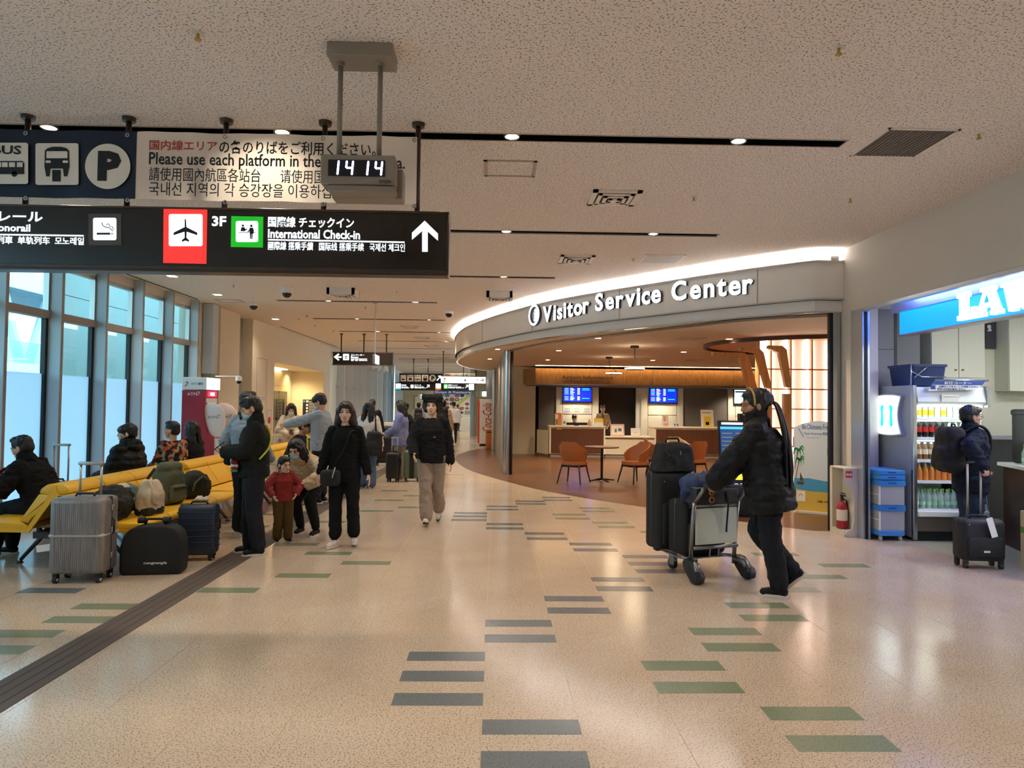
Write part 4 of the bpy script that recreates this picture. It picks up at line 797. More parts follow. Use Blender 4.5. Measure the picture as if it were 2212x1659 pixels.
mat('sign_ink', '30343a', .5); Wf('sign_ink', [[(960, 826), (960, 818), (957, 820.5), (956, 819.5), (960.7, 815.5), (965, 819.5), (964, 820.5), (961.5, 818), (961.5, 826)], [(1037, 820.5), (1043, 820.5), (1040.5, 818), (1041.5, 817), (1046, 821), (1041.5, 825.3), (1040.5, 824.3), (1043, 822), (1037, 822)], circ(1005, 821.5, 2.2, 12), rect(1027, 1028, 818.5, 821.5), rect(1031, 1032.5, 818, 822), rect(969, 975, 822.5, 823.2), [(990, 823), (993, 820), (993.8, 820.6), (991, 823.6)]])
# poster wall
ps = thing('restaurant_poster_wall', 'large Shops and Restaurants poster wall at the far end', 'poster', (0, 44.5, 0)); YP = 44.5
a, c = PX(937, 843, YP), PX(1026, 925, YP); bx('board', 'white_paint', ps, (a[0], 0, 0.9), (c[0], .1, a[1]+.02)); bx('title_band', mat('title_blue', '1f66b0', .5), ps, (a[0], -.01, PX(980, 851.5, YP)[1]), (c[0], 0, a[1]+.02)); tx(ps, 'Shops & Restaurants', 'white_paint', 939, 1030, 844.5, 851, YP, -.012, .03)
random.seed(5); cols = ['a85c48', 'd8c0a8', '6d7078', 'e8e4dc', '8c3a34', '3c3a3a', 'b8a088', '90a8b8', 'c87848', '5c6450', 'f0e8d8', '704030']
for i in range(8):
    for j in range(6):
        x0 = a[0]+.04+i*(c[0]-a[0]-.08)/8; w = (c[0]-a[0]-.08)/8; z0_ = .98+j*.27; m_ = mat('poster_%s' % cols[(i*5+j*7) % 12], cols[(i*5+j*7) % 12], .5)
        if random.random() < .5: flat('picture', m_, ps, [rect(x0+.01, x0+w-.01, z0_, z0_+.25)], -.001, .002)
        else: flat('picture', m_, ps, [circ(x0+w/2, z0_+.12, w*.46, 16, .11)], -.001, .002); flat('picture', mat('poster_%s' % cols[(i+j*3) % 12], cols[(i+j*3) % 12], .5), ps, [circ(x0+w/2, z0_+.12, w*.28, 12, .06)], -.004, .002)
b_ = flat('diagonal_band', mat('band_yellow', 'd8d060', .5), ps, [[(a[0]+.4, .9), (a[0]+.7, .9), (c[0]-.0, 2.35), (c[0]-.0, 2.55)]], -.007, .002)
o = bx('poster_counter', 'pale_wall', None, (a[0]+.2, 43.2, 0), (c[0]+.2, 43.6, .88), .01); tag(o, 'white counter below the restaurant poster', 'counter')
for i, (px, py, Y, lab) in enumerate(((910, 856, YE-.1, 'green lit exit sign above the far door'), (1046, 851, 35.9, 'green lit exit sign on the wall above the vending machine'))):
    p = at_y(px, py, Y); t = thing('exit_sign', lab, 'sign', (p.x, Y, p.z)); bx('case', 'white_paint', t, (-.22, 0, -.13), (.22, .06, .13)); bx('lit_face', mat('exit_lit', 'd8fff0', .4, emit=1.2, ecol='b8fff0'), t, (-.1 if i else -.02, -.01, -.12), (.13, 0, .12))
# ---- ceiling fittings
def square_vent(label, x0, x1, y0, y1, drop=.0, kind='diffuser'):
    t = thing('air_%s' % kind, label, 'vent', ((x0+x1)/2, (y0+y1)/2, CEIL-drop)); w, d = (x1-x0)/2, (y1-y0)/2; m = 'vent_white'
    mat('vent_white', 'e4dbd0', .5); mat('vent_dark', '6d645c', .7)
    def ring(s, z0, z1, th, name):
        q = MB()
        for a, b_, c_, e in ((-w*s, w*s, -d*s, -d*s+th), (-w*s, w*s, d*s-th, d*s), (-w*s, -w*s+th, -d*s, d*s), (w*s-th, w*s, -d*s, d*s)): q.box((a, c_, z0), (b_, e, z1))
        q.build(name, m, t)
    if kind == 'diffuser':
        bx('back_plate', 'vent_dark', t, (-w*.95, -d*.95, drop-.002), (w*.95, d*.95, drop)) if drop else bx('back_plate', 'vent_dark', t, (-w*.9, -d*.9, -.004), (w*.9, d*.9, -.001))
        ring(1, -.02, drop if drop else 0, .05, 'frame')
        for s, z in ((.72, -.018), (.48, -.024), (.24, -.03)): ring(s, z-.012, z, .035, 'louvre')
        bx('centre_plate', m, t, (-w*.12, -d*.12, -.045), (w*.12, d*.12, -.035))
    else:
        ring(1, -.01, 0, .02, 'frame'); bx('back_plate', 'vent_dark', t, (-w*.97, -d*.97, -.003), (w*.97, d*.97, -.001)); n = 16 if kind == 'grille' else 30; me = None
        for k in range(n):
            if me is None:
                q = MB(); q.box((-.004, -d+.02, -.011), (.004, d-.02, -.003)); o = q.build('slat', mat('grille_slat', '7d7064', .5) if kind == 'grille' else m, t); me = o.data
            else: o = bpy.data.objects.new('slat', me); COL.objects.link(o); o.parent = t
            o.location.x = -w+.03+(2*w-.06)*k/(n-1)
    return t
square_vent('square air diffuser between the first and second ceiling slots', .92, 1.4, 6.8, 7.3); square_vent('square air diffuser between the second and third ceiling slots', .88, 1.36, 9.8, 10.35)
square_vent('square drop diffuser right of the third ceiling slot', -.2, .28, 13.0, 13.5, .1); square_vent('square drop diffuser left over the waiting benches', -3.1, -2.6, 12.9, 13.4, .1)
square_vent('dark slatted return grille at the right end of the first ceiling slot', 2.9, 3.45, 5.17, 5.76, 0, 'grille'); square_vent('pale fine return grille before the curved fascia', 2.05, 2.6, 9.68, 10.25, 0, 'return_grille')
for k, y in enumerate((17.9+1.2, 22.2, 25.3, 31.5, 34.5)): square_vent('small square diffuser far down the hall ceiling, %s of five from the camera' % ORD[k], -2.6, -2.1, y, y+.5)['group'] = 'far ceiling diffusers'
for i, (x0, x1, y0, y1, lab) in enumerate(((-.13, .33, 6.03, 6.46, 'access hatch frame in the ceiling before the hanging sign'), (-5.8, -5.3, 14.6, 15.0, 'access hatch frame in the ceiling by the tall windows'))):
    t = thing('ceiling_hatch', lab, 'hatch', ((x0+x1)/2, (y0+y1)/2, CEIL)); w, d_ = (x1-x0)/2, (y1-y0)/2; q = MB()
    for a, b_, c_, e in ((-w, w, -d_, -d_+.03), (-w, w, d_-.03, d_), (-w, -w+.03, -d_, d_), (w-.03, w, -d_, d_)): q.box((a, c_, -.006), (b_, e, 0))
    q.build('frame', 'slot_edge', t); bx('panel', 'ceiling_board', t, (-w+.032, -d_+.032, -.002), (w-.032, d_-.032, 0))
mat('dome_black', '101012', .08)
for i, (px, py, lab) in enumerate(((620, 622, 'dome camera on a white base over the waiting area'), (548, 656, 'dome camera near the cream wall'), (970, 673, 'dome camera beside the end of the curved fascia'))):
    p = at_z(px, py, CEIL); t = thing('dome_camera', lab, 'camera', (p.x, p.y, CEIL)); q = MB(); q.cyl((0, 0, -.05 if i else -.1), (0, 0, 0), .1, n=20); q.build('base', 'white_paint', t, 'auto'); q = MB(); q.sph((0, 0, -.05 if i else -.1), .085, 20, 12); q.build('dome', 'dome_black', t, True)
for i, (px, py) in enumerate(((428, 70), (1812, 102), (2114, 288), (1837, 428), (1499, 424), (1368, 558), (720, 714), (505, 615), (857, 628), (789, 662), (663, 681), (680, 702), (646, 687))):
    p = at_z(px, py, CEIL); t = thing('sprinkler_head', 'small brass ceiling sprinkler '+['left of the clock plate at the top', 'above the store wall near the top right corner', 'right of the dark return grille', 'beside the store wall behind the first slot', 'right of the nearest square diffuser', 'left of the pale return grille', 'left over the lift lobby wall', 'left of the white based dome camera', 'right of the left drop diffuser', 'behind the left drop diffuser', 'before the cream lobby wall, farther one', 'over the cream lobby wall corner', 'before the cream lobby wall, nearer one'][i], 'sprinkler', (p.x, p.y, CEIL), 0, 'ceiling sprinklers'); q = MB(); q.cyl((0, 0, -.008), (0, 0, 0), .032, n=12); q.build('rosette', 'trim_white', t); q = MB(); q.cyl((0, 0, -.04), (0, 0, -.008), .009, n=8); q.cyl((0, 0, -.045), (0, 0, -.04), .02, n=10); q.build('deflector', 'brass', t)
for i, (px, py) in enumerate(((372, 596), (470, 636), (595, 689))):
    p = at_z(px, py, CEIL); t = thing('square_downlight', ('square downlight, nearest of three along the windows', 'square downlight, middle of three along the windows', 'square downlight, farthest of three by the cream wall')[i], 'light', (p.x, p.y, CEIL)); bx('trim', 'trim_white', t, (-.09, -.09, -.006), (.09, .09, 0)); bx('lens', 'lamp_lens', t, (-.065, -.065, -.009), (.065, .065, -.006)); spot('square_lamp', (0, 0, -.03), 30, WARM, 120, 1, .05, t)
for i, (x, y0, y1, lab) in enumerate(((-6.12, 11.0, 14.6, 'long slot air outlet along the tall windows'), (-5.95, 19.6, 26.6, 'long slot air outlet along the cream wall'))):
    t = thing('slot_diffuser', lab, 'vent', (x, 0, CEIL)); bx('frame', 'trim_white', t, (-.05, y0, -.008), (.05, y1, 0)); bx('gap', 'black_slot', t, (-.02, y0+.02, -.0095), (.02, y1-.02, -.008))
for i, (px, py) in enumerate(((696, 679), (753, 687), (708, 716))):
    pass
# ================================================================ convenience store on the right
mat('store_wall', 'd9d6c0', .6); mat('store_grey', '84848a', .6); mat('store_floor', 'b9b39c', .2); speckle(MATS['store_floor'], 'c2bca6', '8a8570', 110, .57, .05, .7); mat('store_ceiling', 'e6e6ea', .6)
b = MB(); b.box((5.03, 2.0, -.01), (9.6, 10.3, .0015)); struct('floor_store', b, 'store_floor', label='pale floor inside the convenience store')
b = MB(); b.box((4.64, 2.0, 2.98), (9.6, 10.3, 3.05)); struct('ceiling_store', b, 'store_ceiling', label='white ceiling of the convenience store')
b = MB(); b.box((5.03, 9.62, 0), (5.5, 10.3, 2.98)); b.box((5.5, 10.0, 0), (6.05, 10.3, 2.98)); wsb = struct('wall_store_left', b, 'store_grey', label='grey panelled corner behind the drinks fridge')
bx('panel_joint', 'dark_frame', wsb, (5.03, 9.616, 2.42), (5.5, 9.62, 2.427)); bx('corner_strip', 'dark_frame', wsb, (5.46, 9.615, 0), (5.5, 9.62, 2.98))
b = MB(); b.box((6.05, 10.2, 0), (9.6, 10.3, 2.98)); struct('wall_store_back', b, 'store_wall', label='cream back wall of the convenience store')
b = MB(); b.box((9.5, 2.0, 0), (9.6, 10.3, 2.98)); b.box((4.64, 2.0, 0), (9.6, 2.1, 2.98)); struct('wall_store_right', b, 'store_wall')
mat('tube_white', 'ffffff', .4, emit=22, ecol='f2f6ff')
for k in range(3): o = bx('ceiling_light_panel', 'tube_white', None, (6.4, 3.4+k*2.1, 2.965), (7.6, 3.75+k*2.1, 2.979)); tag(o, 'white ceiling light panel inside the store, %s from the camera' % ORD[k], 'light', 'store ceiling lights')
# hanging lit shop sign
ls = thing('store_sign', 'bright blue lit store sign with white LAW letters', 'sign', (4.95, 8.6, 0), R(-90))
bx('lit_box', mat('store_blue', '18a0ea', .35, emit=.45, ecol='0f9cf5'), ls, (0, 0, 2.52), (4.4, .12, 2.8)); bx('top_rail', 'alu', ls, (-.15, -.02, 2.8), (4.5, .2, 2.9)); bx('bottom_rail', 'alu', ls, (-.01, -.01, 2.505), (4.41, .13, 2.52))
mat('store_letter', 'ffffff', .4, emit=.4, ecol='f4f8ff')
def slab(ch, x, w, h=.29, z=2.545):
    P = {'L': [[(0, 0), (1, 0), (1, .42), (.82, .42), (.78, .2), (.5, .2), (.5, .82), (.62, .82), (.62, 1), (0, 1), (0, .82), (.14, .82), (.14, .18), (0, .18)]],
         'A': [[(0, 0), (.36, 0), (.36, .16), (.3, .16), (.33, .3), (.62, .3), (.66, .16), (.6, .16), (.6, 0), (1, 0), (1, .16), (.93, .16), (.68, .85), (.74, .85), (.74, 1), (.22, 1), (.22, .85), (.34, .85), (.1, .16), (0, .16)]],
         'W': [[(.22, 0), (.4, 0), (.5, .45), (.6, 0), (.78, 0), (.92, .84), (1, .84), (1, 1), (.7, 1), (.7, .84), (.76, .84), (.69, .4), (.58, .84), (.64, .84), (.64, 1), (.36, 1), (.36, .84), (.42, .84), (.31, .4), (.24, .84), (.3, .84), (.3, 1), (0, 1), (0, .84), (.08, .84)]],
         'N': [[(0, 0), (.4, 0), (.4, .16), (.3, .16), (.3, .6), (.72, 0), (.88, 0), (.88, .84), (1, .84), (1, 1), (.6, 1), (.6, .84), (.7, .84), (.7, .42), (.3, 1), (0, 1), (0, .84), (.12, .84), (.12, .16), (0, .16)]],
         'O': [[(.5+.5*math.cos(2*PI*k/24), .5+.5*math.sin(2*PI*k/24)) for k in range(24)]], 'S': [[(0, 0), (.15, 0), (.2, .08), (.55, 0), (.9, .08), (1, .3), (.85, .52), (.3, .68), (.35, .82), (.7, .8), (.8, .65), (.95, .65), (.95, 1), (.8, 1), (.75, .92), (.4, 1), (.08, .9), (0, .68), (.15, .48), (.7, .32), (.65, .18), (.3, .2), (.18, .38), (0, .38)]]}[ch]
    o = flat('letter', 'store_letter', ls, [[(x+a*w, z+c*h) for a, c in p] for p in P], -.02, .05)
    if ch == 'A': flat('letter_gap', 'store_blue', o, [[(x+w*.4, z+h*.46), (x+w*.58, z+h*.46), (x+w*.5, z+h*.74)]], -.071, .001)
    if ch == 'O': flat('letter_gap', 'store_blue', o, [[(x+w*.5+w*.26*math.cos(2*PI*k/20), z+h*.5+h*.3*math.sin(2*PI*k/20)) for k in range(20)]], -.071, .001)
x = 1.19
for ch, w in (('L', .27), ('A', .37), ('W', .46), ('S', .27), ('O', .33), ('N', .36)): slab(ch, x, w); x += w+.01
o = bx('header_light_strip', mat('blue_led', 'dfe8ff', .4, emit=22, ecol='5f7cff'), None, (XR+.12, 2.4, 2.95), (XR+.16, 8.6, 2.97)); tag(o, 'bluish light strip above the store opening', 'light')
# fridge
mat('fridge_side', 'a9acb0', .45, .2); mat('fridge_white', 'e4e6e2', .4); mat('fridge_base', '5f554c', .5); mat('fridge_lamp', 'ffffff', .4, emit=6, ecol='eefff6'); mat('fridge_chrome', 'c8ccd0', .2, .9)
FX0, FX1, FYF, FYB, FH = 5.09, 6.02, 8.56, 9.54, 1.9
fr = thing('drinks_fridge', 'open fronted drinks fridge with lit shelves at the store entrance', 'fridge', (0, 0, 0))
bx('side_panel', 'fridge_side', fr, (FX0, FYF+.06, .04), (FX0+.05, FYB, FH), .004); bx('front_trim', 'fridge_chrome', fr, (FX0, FYF, .02), (FX0+.05, FYF+.06, FH), .006); bx('back_panel', 'fridge_white', fr, (FX0+.05, FYB-.06, .2), (FX1, FYB, FH))
q = MB(); q.prism([(FYF, .3), (FYF+.08, .3), (FYF+.25, FH-.2), (FYB, FH-.2), (FYB, .3)], .025, 'x', FX1-.03); q.build('end_glass', glassmat('end_glass', 'dcece8'), fr); q = MB(); q.tube([(FX1-.015, FYF-.0, .32), (FX1-.015, FYF+.14, 1.0), (FX1-.015, FYF+.12, FH-.2)], .016, 8); q.build('end_rail', 'fridge_chrome', fr, True)
q = MB(); q.prism([(FYF+.02, FH-.02), (FYF-.02, FH-.2), (FYF+.02, FH-.24), (FYB, FH-.24), (FYB, FH)], FX1-FX0-.05, 'x', FX0+.05); q.build('canopy', 'fridge_white', fr); bx('canopy_end', 'fridge_chrome', fr, (FX1-.03, FYF-.03, FH-.26), (FX1+.01, FYF+.05, FH-.01))
bx('canopy_lamp', 'fridge_lamp', fr, (FX0+.08, FYF+.02, FH-.262), (FX1-.06, FYF+.06, FH-.245)); bx('base', 'fridge_base', fr, (FX0+.05, FYF+.02, .12), (FX1, FYF+.1, .32)); bx('kick', 'dark_frame', fr, (FX0+.02, FYF+.04, 0), (FX1-.02, FYB-.1, .12)); bx('bumper', 'fridge_white', fr, (FX0+.05, FYF-.02, .3), (FX1, FYF+.06, .37), .01); bx('floor_shelf', 'fridge_white', fr, (FX0+.05, FYF+.06, .36), (FX1-.03, FYB-.06, .385))
SHZ = [1.51, 1.26, .985, .725]
for z in SHZ: bx('shelf', 'fridge_white', fr, (FX0+.05, FYF+.14, z-.035), (FX1-.03, FYB-.06, z)); 
for z in (1.47, 1.22): bx('shelf_lamp', 'fridge_lamp', fr, (FX0+.08, FYF+.16, z-.012), (FX1-.06, FYF+.18, z-.001))
bx('side_column', mat('mirror_dark', '4a4a48', .2, .6), fr, (FX0+.05, FYF+.05, .38), (FX0+.075, FYF+.14, 1.3))
def bottle(label, body, cap, lab, h, r, group, kind='bottle', labz=(.3, .6)):
    t = thing('drink_bottle', label, 'bottle', (0, 0, 0), 0, group); q = MB()
    if kind == 'bottle': q.lathe([(r*.85, 0), (r, .01), (r, h*.55), (r*.9, h*.64), (r*.42, h*.86), (r*.38, h*.92)], 12)
    else: q.lathe([(r*.9, 0), (r, .01), (r, h*.86), (r*.85, h*.92)], 12)
    q.build('body', body, t, 'auto'); q = MB(); q.cyl((0, 0, h*.92), (0, 0, h), r*.46 if kind == 'bottle' else r*.6, n=10); q.build('cap', cap, t); q = MB(); q.cyl((0, 0, h*labz[0]), (0, 0, h*labz[1]), r*1.03, n=12, cap=False); q.build('label', lab, t, True); return t
mat('cola', '1a0c0a', .15); mat('cap_red', 'd42a24', .4); mat('lab_red', 'c0241e', .4); mat('cap_blue', '2a50b8', .4); mat('lab_cream', 'e8d8b8', .5); mat('juice', 'd89030', .2); clearmat('water', 'cfe8dc', .45, .1); mat('cap_green', '8ac83a', .4); mat('lab_green', 'a8d8b0', .5); mat('milky', 'eef2ee', .4); mat('lab_yellow', 'f0d23c', .5); mat('tea', '8a5a30', .2); mat('cap_white', 'f0f0ee', .4); mat('lab_orange', 'e08a3c', .5)
protos = [[bottle('white bottle with yellow label on the top fridge shelf', 'milky', 'cap_green', 'lab_yellow', .15, .033, 'white bottles on the top fridge shelf', 'cup', (.15, .6)), bottle('plain white bottle on the top fridge shelf', 'milky', 'cap_white', 'white_paint', .15, .033, 'white bottles on the top fridge shelf', 'cup', (.15, .6))],
          [bottle('dark cola bottle with red cap on the second fridge shelf', 'cola', 'cap_red', 'lab_red', .215, .031, 'cola bottles in the fridge'), bottle('bottle with blue cap on the second fridge shelf', 'lab_cream', 'cap_blue', 'white_paint', .2, .031, 'blue capped bottles in the fridge')],
          [bottle('brown tea bottle with white cap on the third fridge shelf', 'tea', 'cap_white', 'lab_cream', .21, .032, 'tea bottles in the fridge')], [bottle('orange labelled bottle on the fourth fridge shelf', 'juice', 'cap_white', 'lab_orange', .21, .034, 'orange bottles in the fridge', labz=(.05, .55))],
          [bottle('clear bottle with green cap on the fridge floor', 'water', 'cap_green', 'lab_green', .235, .033, 'green capped water bottles in the fridge', labz=(.2, .38))]]
for r_, (z, n) in enumerate(zip(SHZ+[.385], (11, 11, 10, 10, 11))):
    for row in range(2 if r_ in (0, 4) else 1):
        for k in range(n):
            ps_ = protos[r_]; pr = ps_[0] if len(ps_) == 1 or (k % 5 < 4 if r_ == 0 and k < 6 else k < 6 if r_ == 1 else False) else ps_[1]
            c = pr if pr.location.length == 0 else copy_tree(pr); c.location = (FX0+.11+k*.0775, FYF+(.2 if r_ < 4 else .14)+row*.08, z); c['label'] = pr['label'].split(',')[0]+', %s from the left' % ORD[k]+(', back row' if row else '')
# placards on top of the fridge
pl = thing('alcohol_corner_placard', 'slanted blue and white Japanese placard above the fridge', 'sign', (0, FYF-.06, 0)); a0 = at_y(2005, 845, FYF-.06); a1 = at_y(2130, 828, FYF-.06)
q = MB(); q.prism([(a0.x-.0, 1.83), (a1.x-.12, 1.85), (a1.x, 1.96), (a0.x+.08, 1.95)], .008, 'y', 0); q.build('board', 'white_paint', pl); flat('title_band', mat('print_navy', '2c4a9a', .5), pl, [[(a0.x+.05, 1.905), (a1.x-.05, 1.905), (a1.x, 1.96), (a0.x+.08, 1.95)]], 0, .001)
text('lettering', 'お酒コーナー', 'white_paint', pl, a0.x+.2, a1.x-.18, 1.912, 1.948, -.001, .02); text('lettering', '20歳以上であることを確認できない', 'print_navy', pl, a0.x+.13, a1.x-.1, 1.873, 1.9, -.001, .01); text('lettering', '場合にはお酒を販売しません。', 'print_navy', pl, a0.x+.11, a1.x-.25, 1.842, 1.868, -.001, .01); flat('icon', 'print_navy', pl, [rect(a0.x+.03, a0.x+.09, 1.85, 1.9)], 0, .001)
q = MB(); q.cyl((a0.x+.1, .03, 1.965), (a1.x+.05, .03, 1.965), .012, n=8); q.build('holder_rod', 'fridge_chrome', pl, True); q = MB(); q.cyl((a0.x+.2, .03, FH-.05), (a0.x+.2, .03, 1.965), .008, n=6); q.build('holder_leg', 'fridge_chrome', pl)
nt_ = bx('price_note', 'white_paint', None, (at_y(2034, 855, FYF-.03).x, FYF-.03, 1.7), (at_y(2072, 855, FYF-.03).x, FYF-.027, 1.79)); tag(nt_, 'small paper note taped on the fridge canopy', 'note'); text('lettering', 'No selling or drinking in the store', 'print_red', nt_, at_y(2036, 855, FYF).x-.01, at_y(2070, 855, FYF).x-.01, 1.755, 1.765, FYF-.031, 0, .0005)
# milk can lamp on the fridge side
ml = thing('milk_can_lamp', 'glowing white wall lamp with a turquoise milk can emblem', 'lamp', (FX0-.001, 9.05, 1.53), R(-90))
def canshape(w, h, n=8):
    top = [(-w+2*w*k/n, h-.06*h*(2*k/n-1)**2*1.5) for k in range(n, -1, -1)]; lf = [(-w+.25*w*math.sin(PI*k/n), h*.9-1.8*h*k/n) for k in range(1, n)]; bt = [(-w+2*w*k/n, -h+.06*h*(2*k/n-1)**2*1.5) for k in range(0, n+1)]; rg = [(w-.25*w*math.sin(PI*k/n), -h*.9+1.8*h*k/n) for k in range(1, n)]
    return top+lf+bt+rg
flat('lamp_frame', 'fridge_side', ml, [[(x*1.1, z*1.03) for x, z in canshape(.29, .26)]], 0, .045); flat('lit_face', mat('can_lit', 'ffffff', .4, emit=1.5, ecol='f2faff'), ml, [canshape(.28, .25)], -.045, .012)
flat('emblem', mat('can_teal', '12c8b8', .4, emit=.9, ecol='10d0c0'), ml, [[(-.15, .1), (-.1, .13), (-.06, .12), (-.08, .05), (-.07, -.12), (-.1, -.16), (-.15, -.13), (-.13, 0)], [(.15, .1), (.1, .13), (.06, .12), (.08, .05), (.07, -.12), (.1, -.16), (.15, -.13), (.13, 0)]], -.0575, .001); flat('emblem_band', mat('can_pale', 'c8f0ee', .4, emit=1.2), ml, [[(-.17, .17), (-.1, .195), (0, .205), (.1, .195), (.17, .17), (.16, .155), (.1, .178), (0, .188), (-.1, .178), (-.16, .155)], rect(-.15, .15, -.2, -.185)], -.0575, .001)
# crates on a dolly
mat('crate_blue', '3f8fdc', .4); clearmat('crate_clear', 'd8dce0', .55, .35)
cr = thing('crate_dolly', 'blue wheeled dolly under the clear crates', 'dolly', (4.83, 8.82, 0)); bx('deck', 'crate_blue', cr, (-.16, -.25, .06), (.16, .25, .13), .012)
for sx in (-1, 1):
    for sy in (-1, 1): q = MB(); q.cyl((sx*.12-.01, sy*.2, .03), (sx*.12+.012, sy*.2, .03), .03, n=12); q.build('wheel', 'trim_white', cr, True)
for i in range(2):
    z = .13+i*.305; t = thing('folding_crate', ('clear folding crate with blue rims, lower of the stack', 'clear folding crate with blue rims, upper of the stack')[i], 'crate', (4.83, 8.82, z))
    for a, c in (((-.155, -.245, .0), (-.15, .245, .25)), ((.15, -.245, 0), (.155, .245, .25)), ((-.15, -.245, 0), (.15, -.24, .25)), ((-.15, .24, 0), (.15, .245, .25))): bx('wall_panel', 'crate_clear', t, a, c)
    q = MB()
    for a, c in (((-.165, -.255, .235), (-.145, .255, .3)), ((.145, -.255, .235), (.165, .255, .3)), ((-.145, -.255, .235), (.145, -.235, .3)), ((-.145, .235, .235), (.145, .255, .3))): q.box(a, c)
    q.build('rim', 'crate_blue', t); bx('bottom', 'crate_blue', t, (-.15, -.24, 0), (.15, .24, .012)); bx('hinge_bar', 'white_paint', t, (-.158, -.24, .12), (-.156, .24, .13)); bx('corner_post', 'white_paint', t, (-.16, -.25, .0), (-.14, -.235, .24)); bx('rim_slot', mat('slot_blue', '1f4f90', .5), t, (-.05, -.257, .262), (.05, -.255, .275))
for k in range(4): c = copy_tree(protos[3][0]); c.location = (4.8+(k % 2)*.09, 8.66+(k//2)*.1, .45); c['label'] = 'orange labelled bottle in the upper clear crate, '+('left front', 'right front', 'left back', 'right back')[k]; c['group'] = 'bottles in the upper crate'
for i in range(2):
    o = bx('folded_crate', 'crate_blue', None, (4.665, 8.565, .741+i*.06), (4.995, 9.075, .799+i*.06), .008); tag(o, ('flat folded blue crate on top of the clear crates', 'uppermost flat folded blue crate of the stack')[i], 'crate'); bx('grip_slot', 'slot_blue', o, (4.78, 8.563, .765+i*.06), (4.88, 8.565, .78+i*.06))
# blue tub on the fridge
t = thing('blue_storage_tub', 'dark blue storage tub strapped on top of the fridge', 'tub', (5.4, 9.0, FH))
q = MB(); q.loft([[V((x, y, 0)) for x, y in rrect(-.2, .2, -.24, .24, .04)], [V((x, y, .24)) for x, y in rrect(-.225, .225, -.265, .265, .04)], [V((x, y, .24)) for x, y in rrect(-.24, .24, -.28, .28, .04)], [V((x, y, .27)) for x, y in rrect(-.24, .24, -.28, .28, .04)]]); q.build('body', mat('tub_blue', '1c3466', .4), t, 'auto')
q = MB(); q.tube([(-.24, -.275, .0), (-.24, -.285, .27)], .008, 6); q.tube([(-.24, -.28, .18), (-.1, -.28, .11), (.2, -.28, .11)], .006, 6); q.tube([(-.2, -.28, .1), (-.02, -.28, .25)], .006, 6); q.build('wire_handle', 'fridge_chrome', t, True)
# wall cabinet, noren cloth, counter
wc = thing('wall_cabinet', 'cream double door wall cabinet in the store', 'cabinet', (0, 9.9, 0)); xa, xm, xb = at_y(2012, 750, 9.9).x, at_y(2071, 750, 9.9).x, at_y(2128, 750, 9.9).x
mat('cab_cream', 'dedbc6', .5); bx('body', 'cab_cream', wc, (xa, .02, 2.06), (xb, .3, 2.97)); 
for a, c, kx in ((xa, xm, xm-.05), (xm, xb, xm+.05)):
    d = bx('door', 'cab_cream', wc, (a+.004, 0, 2.06), (c-.004, .02, 2.96), .003); q = MB(); q.cyl((kx, -.025, 2.17), (kx, 0, 2.17), .012, n=10); q.build('knob', 'brass', d, True)
bx('under_rail', 'fridge_white', wc, (xa-.02, .0, 1.98), (xb, .3, 2.055))
nc = thing('dark_banner_cloth', 'dark grey cloth hung on the store wall with white emblem', 'cloth', (0, 10.16, 0)); x0_, x1_ = at_y(2130, 750, 10.16).x, at_y(2163, 750, 10.16).x; bx('cloth', mat('cloth_dark', '4a464c', .9), nc, (x0_, 0, 2.5), (x1_, .012, 2.95)); flat('emblem', 'white_paint', nc, [circ(x0_+.05, 2.82, .03, 10), [(x0_+.02, 2.75), (x0_+.09, 2.76), (x0_+.06, 2.82)]], 0, .001); q = MB(); q.cyl((x1_-.04, -.005, 2.12), (x1_-.04, -.005, 2.5), .006, n=6); q.build('pull_cord', 'trim_white', nc)
t = thing('side_wall_cabinet', 'second cream wall cabinet at the right edge of the photo', 'cabinet', (0, 9.9, 0)); x0_ = at_y(2180, 750, 9.9).x; bx('body', 'cab_cream', t, (x0_, .02, 1.88), (x0_+1.2, .3, 2.97)); bx('door', 'cab_cream', t, (x0_+.004, 0, 1.88), (x0_+.6, .02, 2.96), .003)
mat('counter_wood', '3f2f26', .4); grain(MATS['counter_wood'], '35261e', '4c392e', (6, 6, .6), 8, 4)
cn = thing('store_counter', 'dark wood store counter with pale top', 'counter', (0, 0, 0)); CP = [(6.12, 8.45), (5.48, 6.4), (6.1, 6.2), (6.75, 8.3)]
q = MB(); q.prism(CP, .94, 'z', 0); q.build('body', 'counter_wood', cn); q = MB(); q.prism([(6.08, 8.5), (5.42, 6.38), (6.13, 6.14), (6.8, 8.34)], .04, 'z', .94); q.build('counter_top', 'fridge_white', cn)
def crn(px, py, z): p = at_z(px, py, z); return p
mat('pos_black', '1b1d1f', .45)
p = crn(2160, 1010, .98); t = thing('coffee_machine', 'tall black machine on the store counter', 'machine', (6.3, 8.2, .98)); bx('body', 'pos_black', t, (-.12, -.3, 0), (.25, .2, .62), .03, 2); bx('top_cover', 'pos_black', t, (-.13, -.31, .56), (.26, .21, .64), .03, 2)
t = thing('register_screen', 'white back of a cash register display on the counter', 'register', (6.2, 7.6, .98), R(-60)); bx('panel', 'fridge_white', t, (-.05, 0, .02), (.75, .05, .62), .01); bx('base', 'pos_black', t, (.0, .02, 0), (.6, .4, .03))
c = copy_tree(protos[4][0]); p = at_z(2157, 997, .98); c.location = (6.01, 7.95, .98); c['label'] = 'clear bottle with green cap standing on the store counter'; del c['group']
